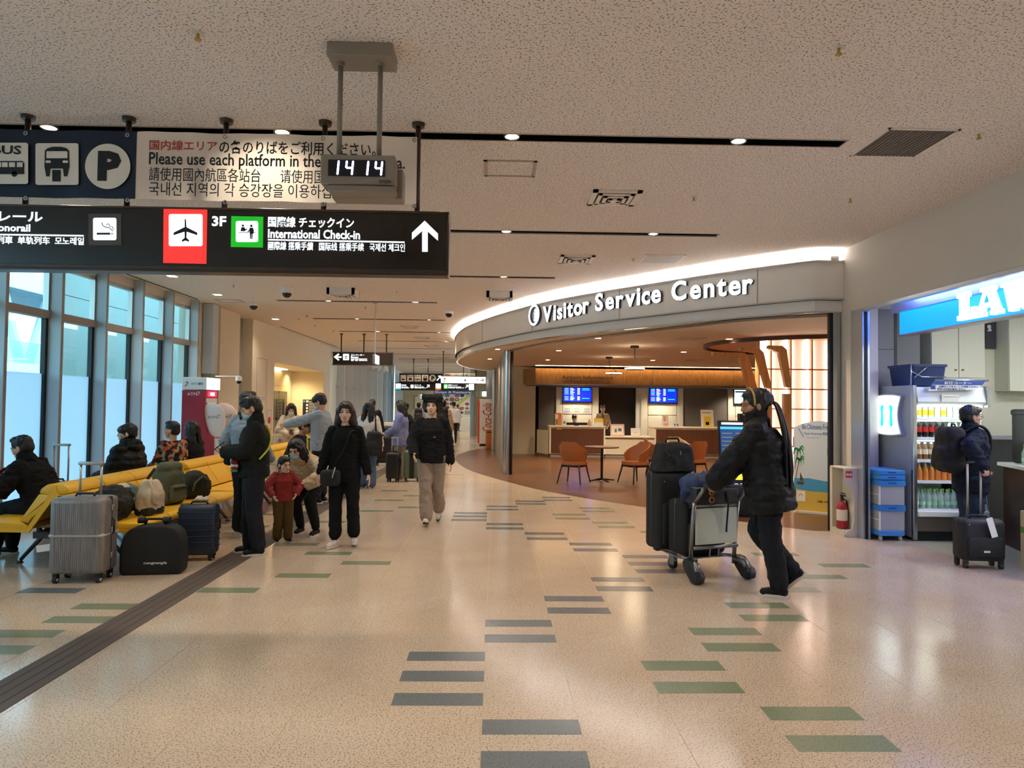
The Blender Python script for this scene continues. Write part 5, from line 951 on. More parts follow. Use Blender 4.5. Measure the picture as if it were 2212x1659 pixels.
t = thing('opening_hours_sign', 'white sign with OPEN 7:00 hours above the register', 'sign', (6.45, 8.35, 1.62)); bx('frame', mat('sign_navy', '2a3a6a', .4), t, (-.02, .0, 0), (.9, .08, .26), .008); bx('board', 'white_paint', t, (.08, -.004, .05), (.88, 0, .24)); text('lettering', 'OPEN', 'print_black', t, .23, .42, .17, .21, -.005, .01); text('lettering', '7:00', 'lab_red', t, .18, .5, .07, .15, -.005, .03); bx('stand', 'pos_black', t, (.1, .02, -.02), (.8, .06, 0))
for k in range(3): q = MB(); q.lathe([(.035, 0), (.045, .13), (.047, .13)], 12); o = q.build('blue_cup', mat('cup_blue', '4aa8d0', .4), None, 'auto', loc=(6.15+k*.11, 9.35+k*.03, 1.25)); tag(o, 'light blue cup on the shelf behind the store counter, %s from left' % ORD[k], 'cup', 'blue cups behind the counter')
t = thing('back_shelf', 'dark shelf unit behind the store counter', 'shelf', (6.5, 9.55, 0)); bx('body', 'pos_black', t, (-.42, -.3, 0), (1.5, .3, 1.22)); bx('top', 'store_grey', t, (-.42, -.3, 1.22), (1.5, .3, 1.25))
o = bx('cardboard_box', mat('carton', 'b8a478', .7), None, (5.68, 7.0, .3), (5.7, 7.3, .62)); bpy.data.objects.remove(o)
t = thing('drink_carton', 'pale carton with a green band leaning on the store counter', 'box', (5.5, 6.95, 0), R(-73)); bx('carton', 'carton', t, (-.2, -.13, 0), (.25, .03, .3)); 
t.location = (5.46, 6.9, 0); bx('carton_stack', 'carton', t, (-.2, -.13, .302), (.25, .03, .6)); bx('green_band', mat('carton_green', '5a8a3a', .6), t, (-.201, -.132, .38), (.251, -.13, .44))
# fire extinguisher cabinet at the wall end
fe = thing('extinguisher_cabinet', 'cream curved cabinet with a niche for a fire extinguisher', 'cabinet', (0, 0, 0)); mat('cab_shell', 'd3ccb8', .5)
ex = thing('fire_extinguisher', 'red fire extinguisher standing in the cream cabinet niche', 'extinguisher', (4.435, 9.02, .08)); q = MB(); q.lathe([(.06, 0), (.065, .01), (.065, .26), (.05, .31), (.022, .335), (.022, .36)], 18); q.build('cylinder', mat('ext_red', 'a81a20', .25), ex, 'auto'); q = MB(); q.cyl((0, 0, .36), (0, 0, .41), .018, n=10); q.box((-.012, -.08, .41), (.012, .03, .425)); q.box((-.012, -.07, .44), (.012, .02, .45)); q.build('valve_handle', 'bezel', ex); q = MB(); q.tube([(0, .02, .39), (.07, .03, .34), (.075, 0, .2), (.07, 0, .08)], .01, 8); q.build('hose', 'bezel', ex, True); q = MB(); q.cyl((0, 0, .1), (0, 0, .24), .0665, n=18, cap=False); q.build('label_band', 'lab_cream', ex, True)
# shell: side walls and back; front opening has a curved edge
Zc = .84
bx('back_wall', 'cab_shell', fe, (4.38, 9.17, .0), (4.54, 9.235, Zc)); bx('right_wall', 'cab_shell', fe, (4.515, 8.83, 0), (4.543, 9.17, Zc)); bx('base', 'cab_shell', fe, (4.38, 8.85, 0), (4.515, 9.17, .075)); bx('lid', 'cab_shell', fe, (4.38, 8.83, Zc), (4.543, 9.235, Zc+.02), .006)
q = MB(); q.prism([(4.515, .0), (4.4, .0), (4.38, .03), (4.41, .075), (4.47, .1), (4.49, .2), (4.495, .4), (4.48, .53), (4.44, .62), (4.39, .68), (4.38, .7), (4.38, Zc), (4.515, Zc)], .02, 'y', 8.83); q.build('front_panel', 'cab_shell', fe, 'auto')
bx('red_plate', 'alarm_red', fe, (4.385, 8.826, .74), (4.47, 8.83, .82)); text('lettering', '消火器', 'white_paint', fe, 4.39, 4.465, .76, .8, 8.826, .02, .001)
# information board with beach artwork (no mascot)
pA, pB = at_z(1715, 1105), at_z(1808, 1113); ang = math.atan2(pB.y-pA.y, pB.x-pA.x); bl = 1.15
bd = thing('wifi_info_board', 'standing arched board advertising Be.Okinawa free Wi-Fi with a beach picture', 'board', (pA.x, pA.y, .0), ang); Lw = 1.0; HB = 1.45
arc = [(Lw*k/14, 1.3+.17*math.sin(PI*(.12+.76*k/14))-.06) for k in range(14, -1, -1)]
q = MB(); q.prism([(0, .03), (Lw, .03)]+arc, .03, 'y', 0); q.build('board', mat('board_sky', 'cfd8e2', .4), bd); flat('sea', mat('board_sea', '4a9cc8', .5), bd, [[(0, .33), (Lw, .27), (Lw, .48), (.6, .5), (.3, .53), (0, .52)]], -.0005, .001); flat('sand', mat('board_sand', 'd8b44c', .5), bd, [[(0, .03), (Lw, .03), (Lw, .3), (.6, .33), (.3, .33), (0, .36)]], -.0016, .001)
mat('ink_blue', '2f6ea8', .5); text('lettering', 'Be.Okinawa Free Wi-Fi', 'ink_blue', bd, .17, .93, 1.28, 1.36, -.001, .01); text('lettering', 'Open Roaming 実証実験中', 'ink_blue', bd, .2, .86, 1.19, 1.24, -.001, .005); text('lettering', 'オープンローミング', 'ink_blue', bd, .27, .52, 1.14, 1.165, -.001, .0); flat('tick', 'ink_blue', bd, [[(.09, 1.29), (.1, 1.3), (.2, 1.16), (.19, 1.155)]], -.001, .001)
flat('speech_bubble', mat('bubble_green', '9ac24a', .5), bd, [circ(.86, .95, .2, 30, .25), [(.72, .78), (.7, .66), (.8, .72)]], -.001, .001); text('lettering', 'Wi-Fi', 'print_black', bd, .78, .95, 1.08, 1.14, -.003, .02); text('lettering', 'ネットワーク', 'print_black', bd, .69, .97, 1.0, 1.05, -.003, .01); flat('bar', 'print_black', bd, [rect(.68, .98, .93, .97)], -.003, .001); flat('bar', 'white_paint', bd, [rect(.68, .98, .86, .92)], -.003, .001); text('lettering', 'OpenRoaming', 'print_black', bd, .7, .96, .875, .905, -.0045, .0); text('lettering', 'に接続', 'print_black', bd, .72, .95, .76, .83, -.003, .01)
for x, z, s in ((.08, .95, 1), (.1, .8, .85)):
    stroke([(x-.06, z-.28), (x-.03, z-.14), (x+.02, z)], .018, mat('palm_trunk', '9a7850', .6), bd, -.002, .001, 'palm_trunk')
    for a in (-150, -110, -70, -30, 20, 200): stroke([(x+.02, z), (x+.02+.07*s*math.cos(R(a)), z+.05+.05*s*math.sin(R(a))), (x+.02+.12*s*math.cos(R(a)), z+.09*s*math.sin(R(a))-.02)], [.03, .024, .01], mat('palm_green', '2f8a5a', .6), bd, -.003, .001, 'palm_frond')
flat('boat', mat('boat_brown', '5a4838', .6), bd, [[(.06, .47), (.08, .43), (.18, .42), (.22, .47)], [(.12, .48), (.2, .49), (.13, .62)]], -.003, .001); flat('logo_card', 'white_paint', bd, [rect(.05, .23, .17, .33)], -.003, .001); stroke([(.1, .25), (.14, .28), (.18, .26)], .012, 'orange_card', bd, -.0045, .001, 'logo_mark'); text('lettering', '［企画］沖縄県', 'print_black', bd, .48, .72, .17, .2, -.003, .0)
bx('foot', 'trim_white', bd, (.1, -.1, 0), (.7, .1, .03)); bd.scale.x = .72
# digital signage kiosk behind the trolley man
kp = V((3.55, 10.3, 0)); kk = thing('info_kiosk', 'tilted black touch screen kiosk showing bus departures', 'kiosk', kp, R(-6)); mk = Matrix.Rotation(R(-12), 4, 'X'); KX0, KX1 = -.26, .32
def kb(name, m, a, c, **k):
    q = MB(); q.box(a, c, m=Matrix.Translation((0, -.0, .35)) @ mk); return q.build(name, m, kk)
kb('screen_case', 'bezel', (KX0, 0, 0), (KX1, .06, 1.08)); kb('screen_blue', mat('kiosk_blue', '1c3058', .3, emit=.35, ecol='24508c'), (KX0+.03, -.003, .42), (KX1-.03, 0, 1.0)); bx('pedestal', 'bezel', kk, (-.15, .1, 0), (.2, .3, .6), .01)
for nm, mm, rs in (('title', 'scr_txt', [rect(KX0+.05, .1, 1.02, 1.05)]), ('row', mat('kiosk_cyan', '3aa0c8', .4, emit=.6), [rect(KX0+.03, KX1-.03, .95, .985)]), ('row', 'scr_grey', [rect(KX0+.05+.2*(k % 2), KX0+.2+.2*(k % 2), .52+.06*(k//2), .535+.06*(k//2)) for k in range(14)]), ('row', mat('kiosk_brown', 'b07850', .4, emit=.4), [rect(KX0+.03, KX1-.03, .43, .47)]), ('bus_icon', mat('kiosk_yellow', 'e0d030', .4, emit=.6), [rect(-.08, .12, .2, .33)]), ('train_icon', mat('kiosk_bl', '2040d8', .4, emit=.8), [rect(-.2, -.11, .2, .33)])):
    o = flat(nm, mm, kk, rs, -.004, .001); o.matrix_local = Matrix.Translation((0, 0, .35)) @ mk
o = text('lettering', 'Go up to 3F', 'scr_txt', kk, KX0+.05, .2, .1, .16, -.005, .01); o.matrix_local = Matrix.Translation((0, 0, .35)) @ mk
o = thing('brochure_rack', 'dark ribbed brochure rack behind the kiosk', 'rack', (4.3, 12.0, 0)); q = MB(); q.box((-.1, 0, 0), (.12, .2, 1.25)); q.build('frame', 'bezel', o)
for k in range(6): bx('rib', mat('rack_rib', '241c18', .6), o, (-.16+k*.07, -.03, 1.25), (-.12+k*.07, .1, 1.5))
# ================================================================ benches, machines, luggage
mat('vinyl_yellow', 'e4b01e', .42); mat('vinyl_seam', 'a87a14', .6); mat('leg_metal', '5a5652', .35, .7); mat('beam_dark', '2a2826', .5)
def make_bench(label, y0, n=4, x0=-4.13):
    L = n*.61; t = thing('waiting_bench', label, 'bench', (x0, y0, 0), 0, 'yellow waiting benches'); me = {}
    for s in (1, -1):
        for k in range(n):
            for nm, poly in (('backrest', [(.0, .70), (.045, .68), (.235, .44), (.32, .47), (.15, .72), (.02, .71)]), ('headrest', [(-.0, .71), (.03, .70), (.15, .725), (.13, .77), (.07, .81), (.015, .81)]), ('seat', [(.26, .37), (.24, .42), (.30, .455), (.55, .45), (.78, .455), (.82, .42), (.79, .37)])):
                if (nm, s) not in me:
                    q = MB(); vs = q.prism([(a*s, c) for a, c in poly], .6, 'y', .005); es = list({e for v in vs for e in v.link_edges}); bmesh.ops.bevel(q.bm, geom=es, offset=.016, segments=2, affect='EDGES', profile=.5); o = q.build(nm, 'vinyl_yellow', t, 'auto'); me[nm, s] = o.data
                else: o = bpy.data.objects.new(nm, me[nm, s]); COL.objects.link(o); o.parent = t
                o.location.y = k*.61
        for y in (0, L):
            q = MB(); q.prism([(0, .79), (.04*s, .72), (.24*s, .40), (.74*s, .385), (.74*s, .365), (.22*s, .36), (.0, .68)], .02, 'y', y-.01); q.build('end_panel', 'vinyl_yellow', t)
    bx('beam', 'beam_dark', t, (-.2, .02, .30), (.2, L-.02, .36))
    for y in (.35, L/2, L-.35):
        for s in (1, -1):
            q = MB(); q.tube([(.1*s, y, .34), (.3*s, y, .28), (.52*s, y, .03)], [.028, .024, .018], 8); q.build('leg', 'leg_metal', t, True); q = MB(); q.cyl((.54*s, y, 0), (.54*s, y, .02), .045, .03, 14); q.build('foot', 'leg_metal', t, 'auto')
    return t
make_bench('yellow double-sided waiting bench nearest the camera with bags on it', 6.78); make_bench('second yellow waiting bench behind the standing masked man', 9.36); make_bench('third yellow waiting bench with the seated man in a cap', 11.94)
# cash machine
mat('atm_red', 'a01e2e', .4); mat('atm_white', 'e6e4e2', .35); mat('atm_lit', 'ffffff', .4, emit=1.5, ecol='f6fbff')
at = thing('cash_machine', 'dark red cash machine with white ATM privacy wing', 'ATM', (-6.02, 13.75, 0)); W_, D_ = .48, .62
q = MB(); q.prism([(0, 0), (W_+.14, 0), (W_+.14, .92), (W_+.02, 1.0), (W_-.04, 1.2), (W_-.06, 1.5), (W_-.03, 1.82), (0, 1.82)], D_, 'y', 0); q.build('body', 'atm_red', at)
bx('header', 'atm_white', at, (-.0, -.005, 1.83), (W_-.02, D_, 2.07), .006); bx('lit_header', 'atm_lit', at, (W_-.02, .02, 1.84), (W_+.005, D_-.02, 2.06)); bx('red_lamp', mat('atm_glow', 'e02848', .4, emit=1.2, ecol='ff2850'), at, (W_-.035, .1, 1.7), (W_-.025, D_-.1, 1.8)); bx('lamp_window', 'atm_lit', at, (W_-.025, .22, 1.72), (W_-.02, .4, 1.78)); bx('notice_strip', 'white_paint', at, (W_-.05, .06, 1.58), (W_-.035, D_-.05, 1.67)); bx('screen', 'bezel', at, (W_-.05, .1, 1.1), (W_-.03, D_-.1, 1.45))
text('lettering', 'セブン銀行', mat('green_ink', '2a7a50', .5), at, .17, .4, 1.92, 1.97, -.006, .02); q = MB(); stroke([(.06, 1.97), (.1, 1.98), (.09, 1.95), (.06, 1.9)], .014, 'green_ink', at, -.006, .001, 'logo_mark'); stroke([(.1, 1.98), (.12, 1.95), (.08, 1.89), (.05, 1.9)], .01, 'orange_card', at, -.006, .001, 'logo_mark'); q.bm.free()
text('lettering', 'ATM', 'white_paint', at, .1, .28, 1.72, 1.775, -.001, 0); stroke([(.28, 1.78), (.33, 1.79), (.31, 1.74), (.28, 1.73)], .009, 'white_paint', at, -.001, .001, 'logo_mark')
q = MB(); q.prism([(.0, .48), (.02, .3), (.09, .1), (.17, 0), (.34, 0), (.37, .06), (.4, .3), (.38, .5), (.3, .6), (.18, .66), (.05, .66), (.0, .6)], .035, 'y', 0); es = [e for e in q.bm.edges]; bmesh.ops.bevel(q.bm, geom=es, offset=.012, segments=2, affect='EDGES', profile=.5); pv = q.build('privacy_wing', 'atm_white', at, 'auto', loc=(W_-.06, .04, .92))
text('lettering', 'ATM', 'grey_print', pv, .06, .24, .36, .41, -.002, 0); stroke([(.24, .42), (.29, .43), (.27, .38), (.24, .37)], .009, 'grey_print', pv, -.002, .001, 'logo_mark'); bx('stand_leg', 'atm_white', at, (W_+.14, .03, 0), (W_+.3, .09, .9))
cu_ = copy_tree(pv, at); cu_.location = (W_-.02, D_-.08, .92)
t = thing('bracket_camera', 'small dome camera on a white arm above the cash machine', 'camera', (-5.55, 14.15, 2.1)); q = MB(); q.box((-.0, -.02, -.0), (.5, .02, .02), .005); q.build('arm', 'white_paint', t); q = MB(); q.cyl((.46, 0, -.08), (.46, 0, 0), .06, n=16); q.build('housing', 'white_paint', t, 'auto'); q = MB(); q.sph((.46, 0, -.09), .05, 16, 10); q.build('dome', 'dome_black', t, True)
t = thing('shutter_cover', 'white roller shutter box on the pillar by the cash machine', 'box', (-6.2, 15.2, 0)); bx('casing', 'fin_white', t, (-.05, 0, 2.2), (.16, .3, 3.69)); bx('hood', 'wall_grey', t, (-.03, .02, 2.1), (.14, .28, 2.2))
# lobby directory
t = thing('floor_directory', 'navy floor directory panel with white pictograms in the lift lobby', 'sign', (0, 25.38, 0)); x0_, x1_ = at_y(654, 880, 25.38).x, at_y(685, 880, 25.38).x; bx('backing', 'pale_wall', t, (x0_-.05, 0, .9), (x1_+.05, .015, 1.78)); bx('panel', mat('dir_navy', '1c2444', .5), t, (x0_, -.012, .98), (x1_, 0, 1.72)); flat('pictogram', 'white_paint', t, [rect(x0_+.12, x0_+.2, 1.62, 1.69), [(x0_+.02, 1.655), (x0_+.06, 1.69), (x0_+.06, 1.62)]]+[rect(x0_+.12, x0_+.19, 1.05+k*.11, 1.12+k*.11) for k in range(5)], -.013, .001); flat('print_line', 'white_paint', t, [rect(x0_+.22, x1_-.05, 1.09+k*.055, 1.105+k*.055) for k in range(11)], -.013, .001)
# drink vending machine with red script
vm = thing('vending_machine', 'white drink vending machine side with red Coca-Cola script', 'vending machine', (0, 27.6, 0)); x0_, x1_ = at_y(1036, 900, 27.6).x, at_y(1069, 900, 27.6).x; bx('body', mat('vm_white', 'dcd8d4', .35), vm, (x0_, 0, .09), (x1_, .8, 1.82), .01); bx('base', 'bezel', vm, (x0_+.01, .02, 0), (x1_-.01, .78, .09)); bx('front_door', 'cap_red', vm, (x0_-.06, .02, .1), (x0_-.002, .78, 1.8), .01)
cu = bpy.data.curves.new('s', 'FONT'); cu.body = 'Coca-Cola'; cu.shear = .35; cu.offset = .005; cu.extrude = .005; me = evaluate(bpy.data.objects.new('s', cu)); xs = [v.co.x for v in me.vertices]; ys = [v.co.y for v in me.vertices]
sL = 1.12/(max(xs)-min(xs)); sH = .34/(max(ys)-min(ys))
for v in me.vertices: v.co = V((x0_+.46-(v.co.y-min(ys))*sH+.0, -.004 if v.co.z > 0 else -.0005, .55+(v.co.x-min(xs))*sL))
mkobj('script_logo', me, mat('coke_red', 'a81c22', .4), vm)
stroke([(x0_+.5, .6), (x0_+.58, .75), (x0_+.5, .95), (x0_+.55, 1.1)], [.03, .05, .04, .015], 'coke_red', vm, -.001, .002, 'script_swash')
o = bx('orange_bin', mat('bin_orange', 'b8682c', .5), None, (at_y(1049, 950, 25.6).x, 25.6, 0), (at_y(1069, 950, 25.6).x, 25.95, .72), .03, 2); tag(o, 'orange waste bin before the vending machine', 'bin'); bx('side_panel', 'pale_wall', o, (at_y(1069, 950, 25.6).x+.002, 25.62, 0), (at_y(1078, 950, 25.6).x, 25.95, .8)); bx('lid_slot', 'bezel', o, (at_y(1052, 950, 25.6).x, 25.598, .6), (at_y(1066, 950, 25.6).x, 25.602, .64))
# ---------------------------------------------------------------- luggage
def wheels(t, w, d, r=.028, m='case_black', zr=None, hub='trim_white'):
    for sx in (-1, 1):
        for sy in (-1, 1):
            x, y = sx*(w/2-.05), sy*(d/2-.05); q = MB(); q.cyl((x-.014, y, r), (x+.014, y, r), r, n=16); q.box((x-.02, y-.02, r*1.2), (x+.02, y+.02, r*2.4)); o = q.build('wheel', m, t, 'auto'); q = MB(); q.cyl((x-.016, y, r), (x+.016, y, r), r*.6, n=12); q.build('hub', hub, o, True)
def hardcase(name, label, w, d, h, m, loc, rz, handle=0, grooves='v', n=9, hm='alu', strap=None, r=.03, group=None, bev=.045):
    t = thing(name, label, 'suitcase', loc, rz, group); z0 = 2*r+.01
    bx('shell', m, t, (-w/2, -d/2, z0), (w/2, d/2, h), bev, 3)
    q = MB()
    for k in range(n):
        f = (k+.5)/n
        if grooves == 'v': x = -w/2+bev+(w-2*bev)*f; q.box((x-.004, -d/2-.0025, z0+bev), (x+.004, d/2+.0025, h-bev))
        elif grooves == 'h': z = z0+bev+(h-z0-2*bev)*f; q.box((-w/2-.003, -d/2-.003, z-.005), (w/2+.003, d/2+.003, z+.005), .002)
    if grooves: q.build('rib', m, t)
    else: q.bm.free()
    bx('zip_band', 'case_seam', t, (-w/2-.002, -.008, z0+.02), (w/2+.002, .008, h-.0), .002)
    wheels(t, w, d, r)
    q = MB(); q.tube([(-.08, 0, h), (-.07, 0, h+.025), (.07, 0, h+.025), (.08, 0, h)], .011, 8); q.build('top_handle', 'case_black', t, True)
    q = MB(); q.tube([(w/2, -.0, h*.55), (w/2+.022, .0, h*.57), (w/2+.022, 0, h*.72), (w/2, 0, h*.74)], .009, 8); q.build('side_handle', 'case_black', t, True)
    if handle:
        hw = min(.09, w*.22)
        for s in (-1, 1): q = MB(); q.cyl((s*hw, d/2-.06, h-.02), (s*hw, d/2-.06, h+handle), .011, n=8); q.build('telescopic_tube', hm, t, True)
        bx('grip', hm, t, (-hw-.02, d/2-.08, h+handle), (hw+.02, d/2-.04, h+handle+.03), .01, 2)
    if strap: bx('strap', strap, t, (-w/2-.006, -d/2-.006, z0+(h-z0)*.47), (w/2+.006, d/2+.006, z0+(h-z0)*.54), .02)
    return t
mat('case_black', '141414', .45); mat('case_seam', '2a2a2c', .5); mat('case_silver', '8f8a86', .35, .3); grain(MATS['case_silver'], '7a7371', '938b88', (10, 10, 1), 5, 4); mat('case_navy', '1d2738', .4); mat('case_green', '5d6b58', .4); mat('case_hub', 'd8d4cc', .4); clearmat('strap_clear', 'c8bfb6', .75, .3); mat('soft_black', '121213', .75); mat('soft_black2', '191a1c', .65); mat('khaki', '565a45', .8); mat('khaki_dark', '2c2e24', .8); mat('canvas', 'c8b89c', .85); mat('teal_cloth', '5a7470', .9); mat('blue_cloth', '20365f', .7)
c = hardcase('silver_suitcase', 'large silver hard suitcase with pulled-out handle and strap', .46, .3, .745, 'case_silver', (-3.66, 6.46, 0), R(4), .27, 'v', 22, 'alu', 'strap_clear', .035)
q = MB(); q.box((-.235, -.17, .06), (-.215, -.13, .3)); q.bm.free()
q = MB(); q.box((-.36, -.0, .3), (-.23, .004, .36), m=Matrix.Rotation(R(-8), 4, 'Y')); q.build('baggage_tag', 'white_paint', c)
for zz in (.2, .42, .62): bx('latch', 'alu', c, (.232, -.02, zz), (.245, .02, zz+.05), .004)
hardcase('navy_suitcase', 'small dark navy ribbed suitcase at the end of the bench bags', .36, .23, .56, 'case_navy', (-3.0, 7.32, 0), R(8), 0, 'h', 7, bev=.04, r=.025)
# black fabric bag
t = thing('folding_bag', 'black fabric carry bag with small white lettering before the bench', 'bag', (-3.17, 6.75, 0), R(7)); q = MB(); n_ = 20
prof = [(-.27, .0), (.26, .0), (.275, .06), (.27, .3), (.25, .38), (.2, .43), (.1, .455), (-.12, .45), (-.2, .42), (-.25, .36), (-.28, .25), (-.28, .05)]
vs = q.prism(prof, .2, 'y', -.1); bmesh.ops.bevel(q.bm, geom=[e for e in q.bm.edges], offset=.03, segments=3, affect='EDGES', profile=.5); q.build('body', 'soft_black', t, True)
for x in (-.12, .1): q = MB(); q.cyl((x-.03, 0, .49), (x+.03, 0, .49), .03, n=14); q.build('folded_wheel', 'case_black', t, 'auto')
q = MB(); q.tube([(-.09, 0, .45), (-.07, 0, .5), (.07, 0, .5), (.09, 0, .45)], .012, 8); q.build('handle', 'soft_black', t, True); text('lettering', 'mengmengda', 'cap_white', t, -.06, .14, .095, .125, -.101, .0)
# bags on the bench
def blob(name, m, parent, parts, vox=.012, it=6, wr=.006, fr=9, seed=0, stretch=(1, 1, 1)):
    q = MB(); parts(q); return mkobj(name, skinmesh(q, vox, it, wr, fr, seed, stretch), m, parent, True)
def vnoise(P):
    """smooth value noise, -1..1, for an (n,3) array"""
    I = np.floor(P).astype(np.int64); F_ = P-I; F_ = F_*F_*(3-2*F_); out = np.zeros(len(P))
    for a in (0, 1):
        for b_ in (0, 1):
            for c_ in (0, 1):
                hsh = ((I[:, 0]+a)*73856093 ^ (I[:, 1]+b_)*19349663 ^ (I[:, 2]+c_)*83492791) & 0xffff; hsh = (hsh*1103515245+12345) & 0x7fffffff
                out += ((hsh % 10007)/5003.5-1)*(F_[:, 0] if a else 1-F_[:, 0])*(F_[:, 1] if b_ else 1-F_[:, 1])*(F_[:, 2] if c_ else 1-F_[:, 2])
    return out
def skinmesh(q, vox, it=4, wr=0, fr=8, seed=0, stretch=(1, 1, 1), fn=None):
    me = bpy.data.meshes.new('s'); bmesh.ops.recalc_face_normals(q.bm, faces=q.bm.faces); q.bm.to_mesh(me); q.bm.free(); ob = bpy.data.objects.new('s', me)
    md = ob.modifiers.new('r', 'REMESH'); md.mode = 'VOXEL'; md.voxel_size = vox; md.use_smooth_shade = True
    if it: sm = ob.modifiers.new('m', 'SMOOTH'); sm.factor = .5; sm.iterations = it
    r = evaluate(ob)
    if wr or fn:
        n = len(r.vertices); co = np.empty(n*3, np.float32); r.vertices.foreach_get('co', co); co = co.reshape(-1, 3).astype(float); nn = np.empty(n*3, np.float32); r.vertex_normals.foreach_get('vector', nn); nn = nn.reshape(-1, 3); a = np.zeros(n)
        if wr:
            p = co*np.array(stretch)*fr*1.6+np.array((seed*7.3, seed*3.1, seed*1.7)); a = wr*(.9-2*np.abs(vnoise(p)))+wr*.5*vnoise(p*2.3)
        if fn: a = a+fn(co)
        r.vertices.foreach_set('co', (co+nn*a[:, None]).astype(np.float32).ravel()); r.update()
    return r
BX0 = -4.13
t = thing('khaki_backpack', 'olive green backpack standing on the near bench seat', 'backpack', (-3.66, 8.08, .45), R(75)); blob('body', 'khaki', t, lambda q: (q.box((-.17, -.1, .0), (.17, .1, .38), .05, 2), q.box((-.16, -.08, .34), (.16, .07, .47), .05, 2)), wr=.008, fr=6, seed=1); blob('front_pocket', 'khaki', t, lambda q: q.box((-.12, -.16, .03), (.12, -.08, .22), .03, 2), wr=.005, seed=2); bx('pocket_flap', 'khaki_dark', t, (-.11, -.168, .17), (.11, -.158, .2)); q = MB(); q.tube([(-.1, .1, .4), (-.12, .17, .3), (-.11, .16, .1), (-.1, .1, .03)], .018, 8); q.build('shoulder_strap', 'khaki_dark', t, True)
t = thing('round_backpack', 'round dark olive backpack on the near bench seat', 'backpack', (-3.6, 8.62, .45), R(60)); blob('body', 'khaki_dark', t, lambda q: (q.sph((0, 0, .16), (.19, .13, .17)), q.box((-.17, -.1, .0), (.17, .1, .14), .05, 2)), wr=.008, fr=6, seed=3); q = MB(); q.tube([(-.12, -.13, .1), (-.1, -.15, .2), (0, -.14, .26), (.1, -.15, .2), (.12, -.13, .1)], .014, 8); q.build('shoulder_strap', 'khaki', t, True); q = MB(); q.tube([(-.14, -.125, .16), (-.07, -.12, .28), (.07, -.12, .28), (.14, -.125, .16)], .006, 6); q.build('zip', 'case_seam', t, True)
t = thing('canvas_tote', 'cream canvas tote with dark base on the near bench', 'bag', (-3.5, 7.32, .45), R(80)); blob('body', 'canvas', t, lambda q: q.loft([[V((x, y, 0)) for x, y in rrect(-.12, .12, -.08, .08, .03)], [V((x, y, .2)) for x, y in rrect(-.13, .13, -.09, .09, .03)], [V((x, y, .35)) for x, y in rrect(-.1, .1, -.03, .03, .02)]]), wr=.01, fr=7, seed=4); blob('base_band', 'soft_black2', t, lambda q: q.box((-.13, -.095, -.0), (.13, .095, .09), .03, 2), wr=.004, seed=5); q = MB(); q.tube([(-.08, -.05, .35), (-.1, -.09, .28), (-.09, -.1, .14), (-.02, -.1, .1)], .01, 6); q.build('handle', 'canvas', t, True)
t = thing('folded_coat', 'black garment and teal scarf heaped on the near bench', 'clothes', (-3.72, 7.0, .45)); blob('garment', 'soft_black', t, lambda q: (q.sph((0, 0, .14), (.16, .22, .17)), q.sph((.02, .15, .2), (.1, .1, .12))), wr=.03, fr=7, seed=6); blob('scarf', 'teal_cloth', t, lambda q: (q.sph((-.05, .38, .22), (.1, .12, .1)), q.sph((-.02, .3, .1), (.1, .1, .1))), wr=.02, fr=8, seed=7); blob('towel', 'canvas', t, lambda q: (q.sph((-.03, .24, .27), (.07, .11, .05)),), wr=.012, fr=8, seed=8)
t = thing('paper_tissue', 'crumpled white tissue on the bench seat edge', 'tissue', (-3.42, 8.35, .455)); blob('paper', 'white_paint', t, lambda q: (q.sph((0, 0, .02), (.05, .05, .025)), q.sph((.05, .03, .015), (.03, .04, .018))), .008, 2, .015, 20)
# other cases
hardcase('grey_suitcase', 'grey suitcase handle rising behind the bench near the window', .4, .25, .62, 'case_silver', (-5.3, 8.75, 0), 0, .42, 'v', 9)
hardcase('black_suitcase', 'large black suitcase behind the crouching woman', .44, .28, .68, 'case_black', (-3.02, 11.9, 0), R(5), .3, 'v', 7, 'case_black')
hardcase('black_suitcase', 'black suitcase standing beside the woman in a blue cardigan', .27, .3, .6, 'case_black', (-2.1, 14.75, 0), R(-5), .28, 'v', 7, 'alu')
c = hardcase('green_suitcase', 'sage green suitcase with a black middle band', .34, .3, .64, 'case_green', (-1.73, 14.85, 0), R(4), .3, 'v', 6, 'case_black'); bx('middle_band', 'case_black', c, (-.05, -.158, .07), (.05, .158, .645), .006)
hardcase('black_suitcase', 'black suitcase in the luggage pile of the far queue', .5, .3, .75, 'case_black', (-2.85, 18.6, 0), R(10), .1, 'h', 6); 
t = thing('duffel_bag', 'dark duffel bag lying on the far suitcase pile', 'bag', (-2.85, 18.6, .78)); blob('body', 'soft_black2', t, lambda q: q.box((-.3, -.15, 0), (.3, .15, .24), .1, 3), .02, 4, .012, 6)
t = thing('luggage_desk', 'low table with parcels in the far queue', 'table', (-2.75, 19.8, 0)); bx('top', 'wall_grey', t, (-.6, -.3, .9), (.5, .3, .95)); bx('parcel', 'white_paint', t, (-.4, -.2, .95), (.2, .2, 1.08)); bx('shelf', 'wall_grey', t, (-.6, -.3, .3), (.5, .3, .34))
for sx in (-.58, .46): bx('leg', 'wall_grey', t, (sx, -.28, 0), (sx+.04, .28, .9))
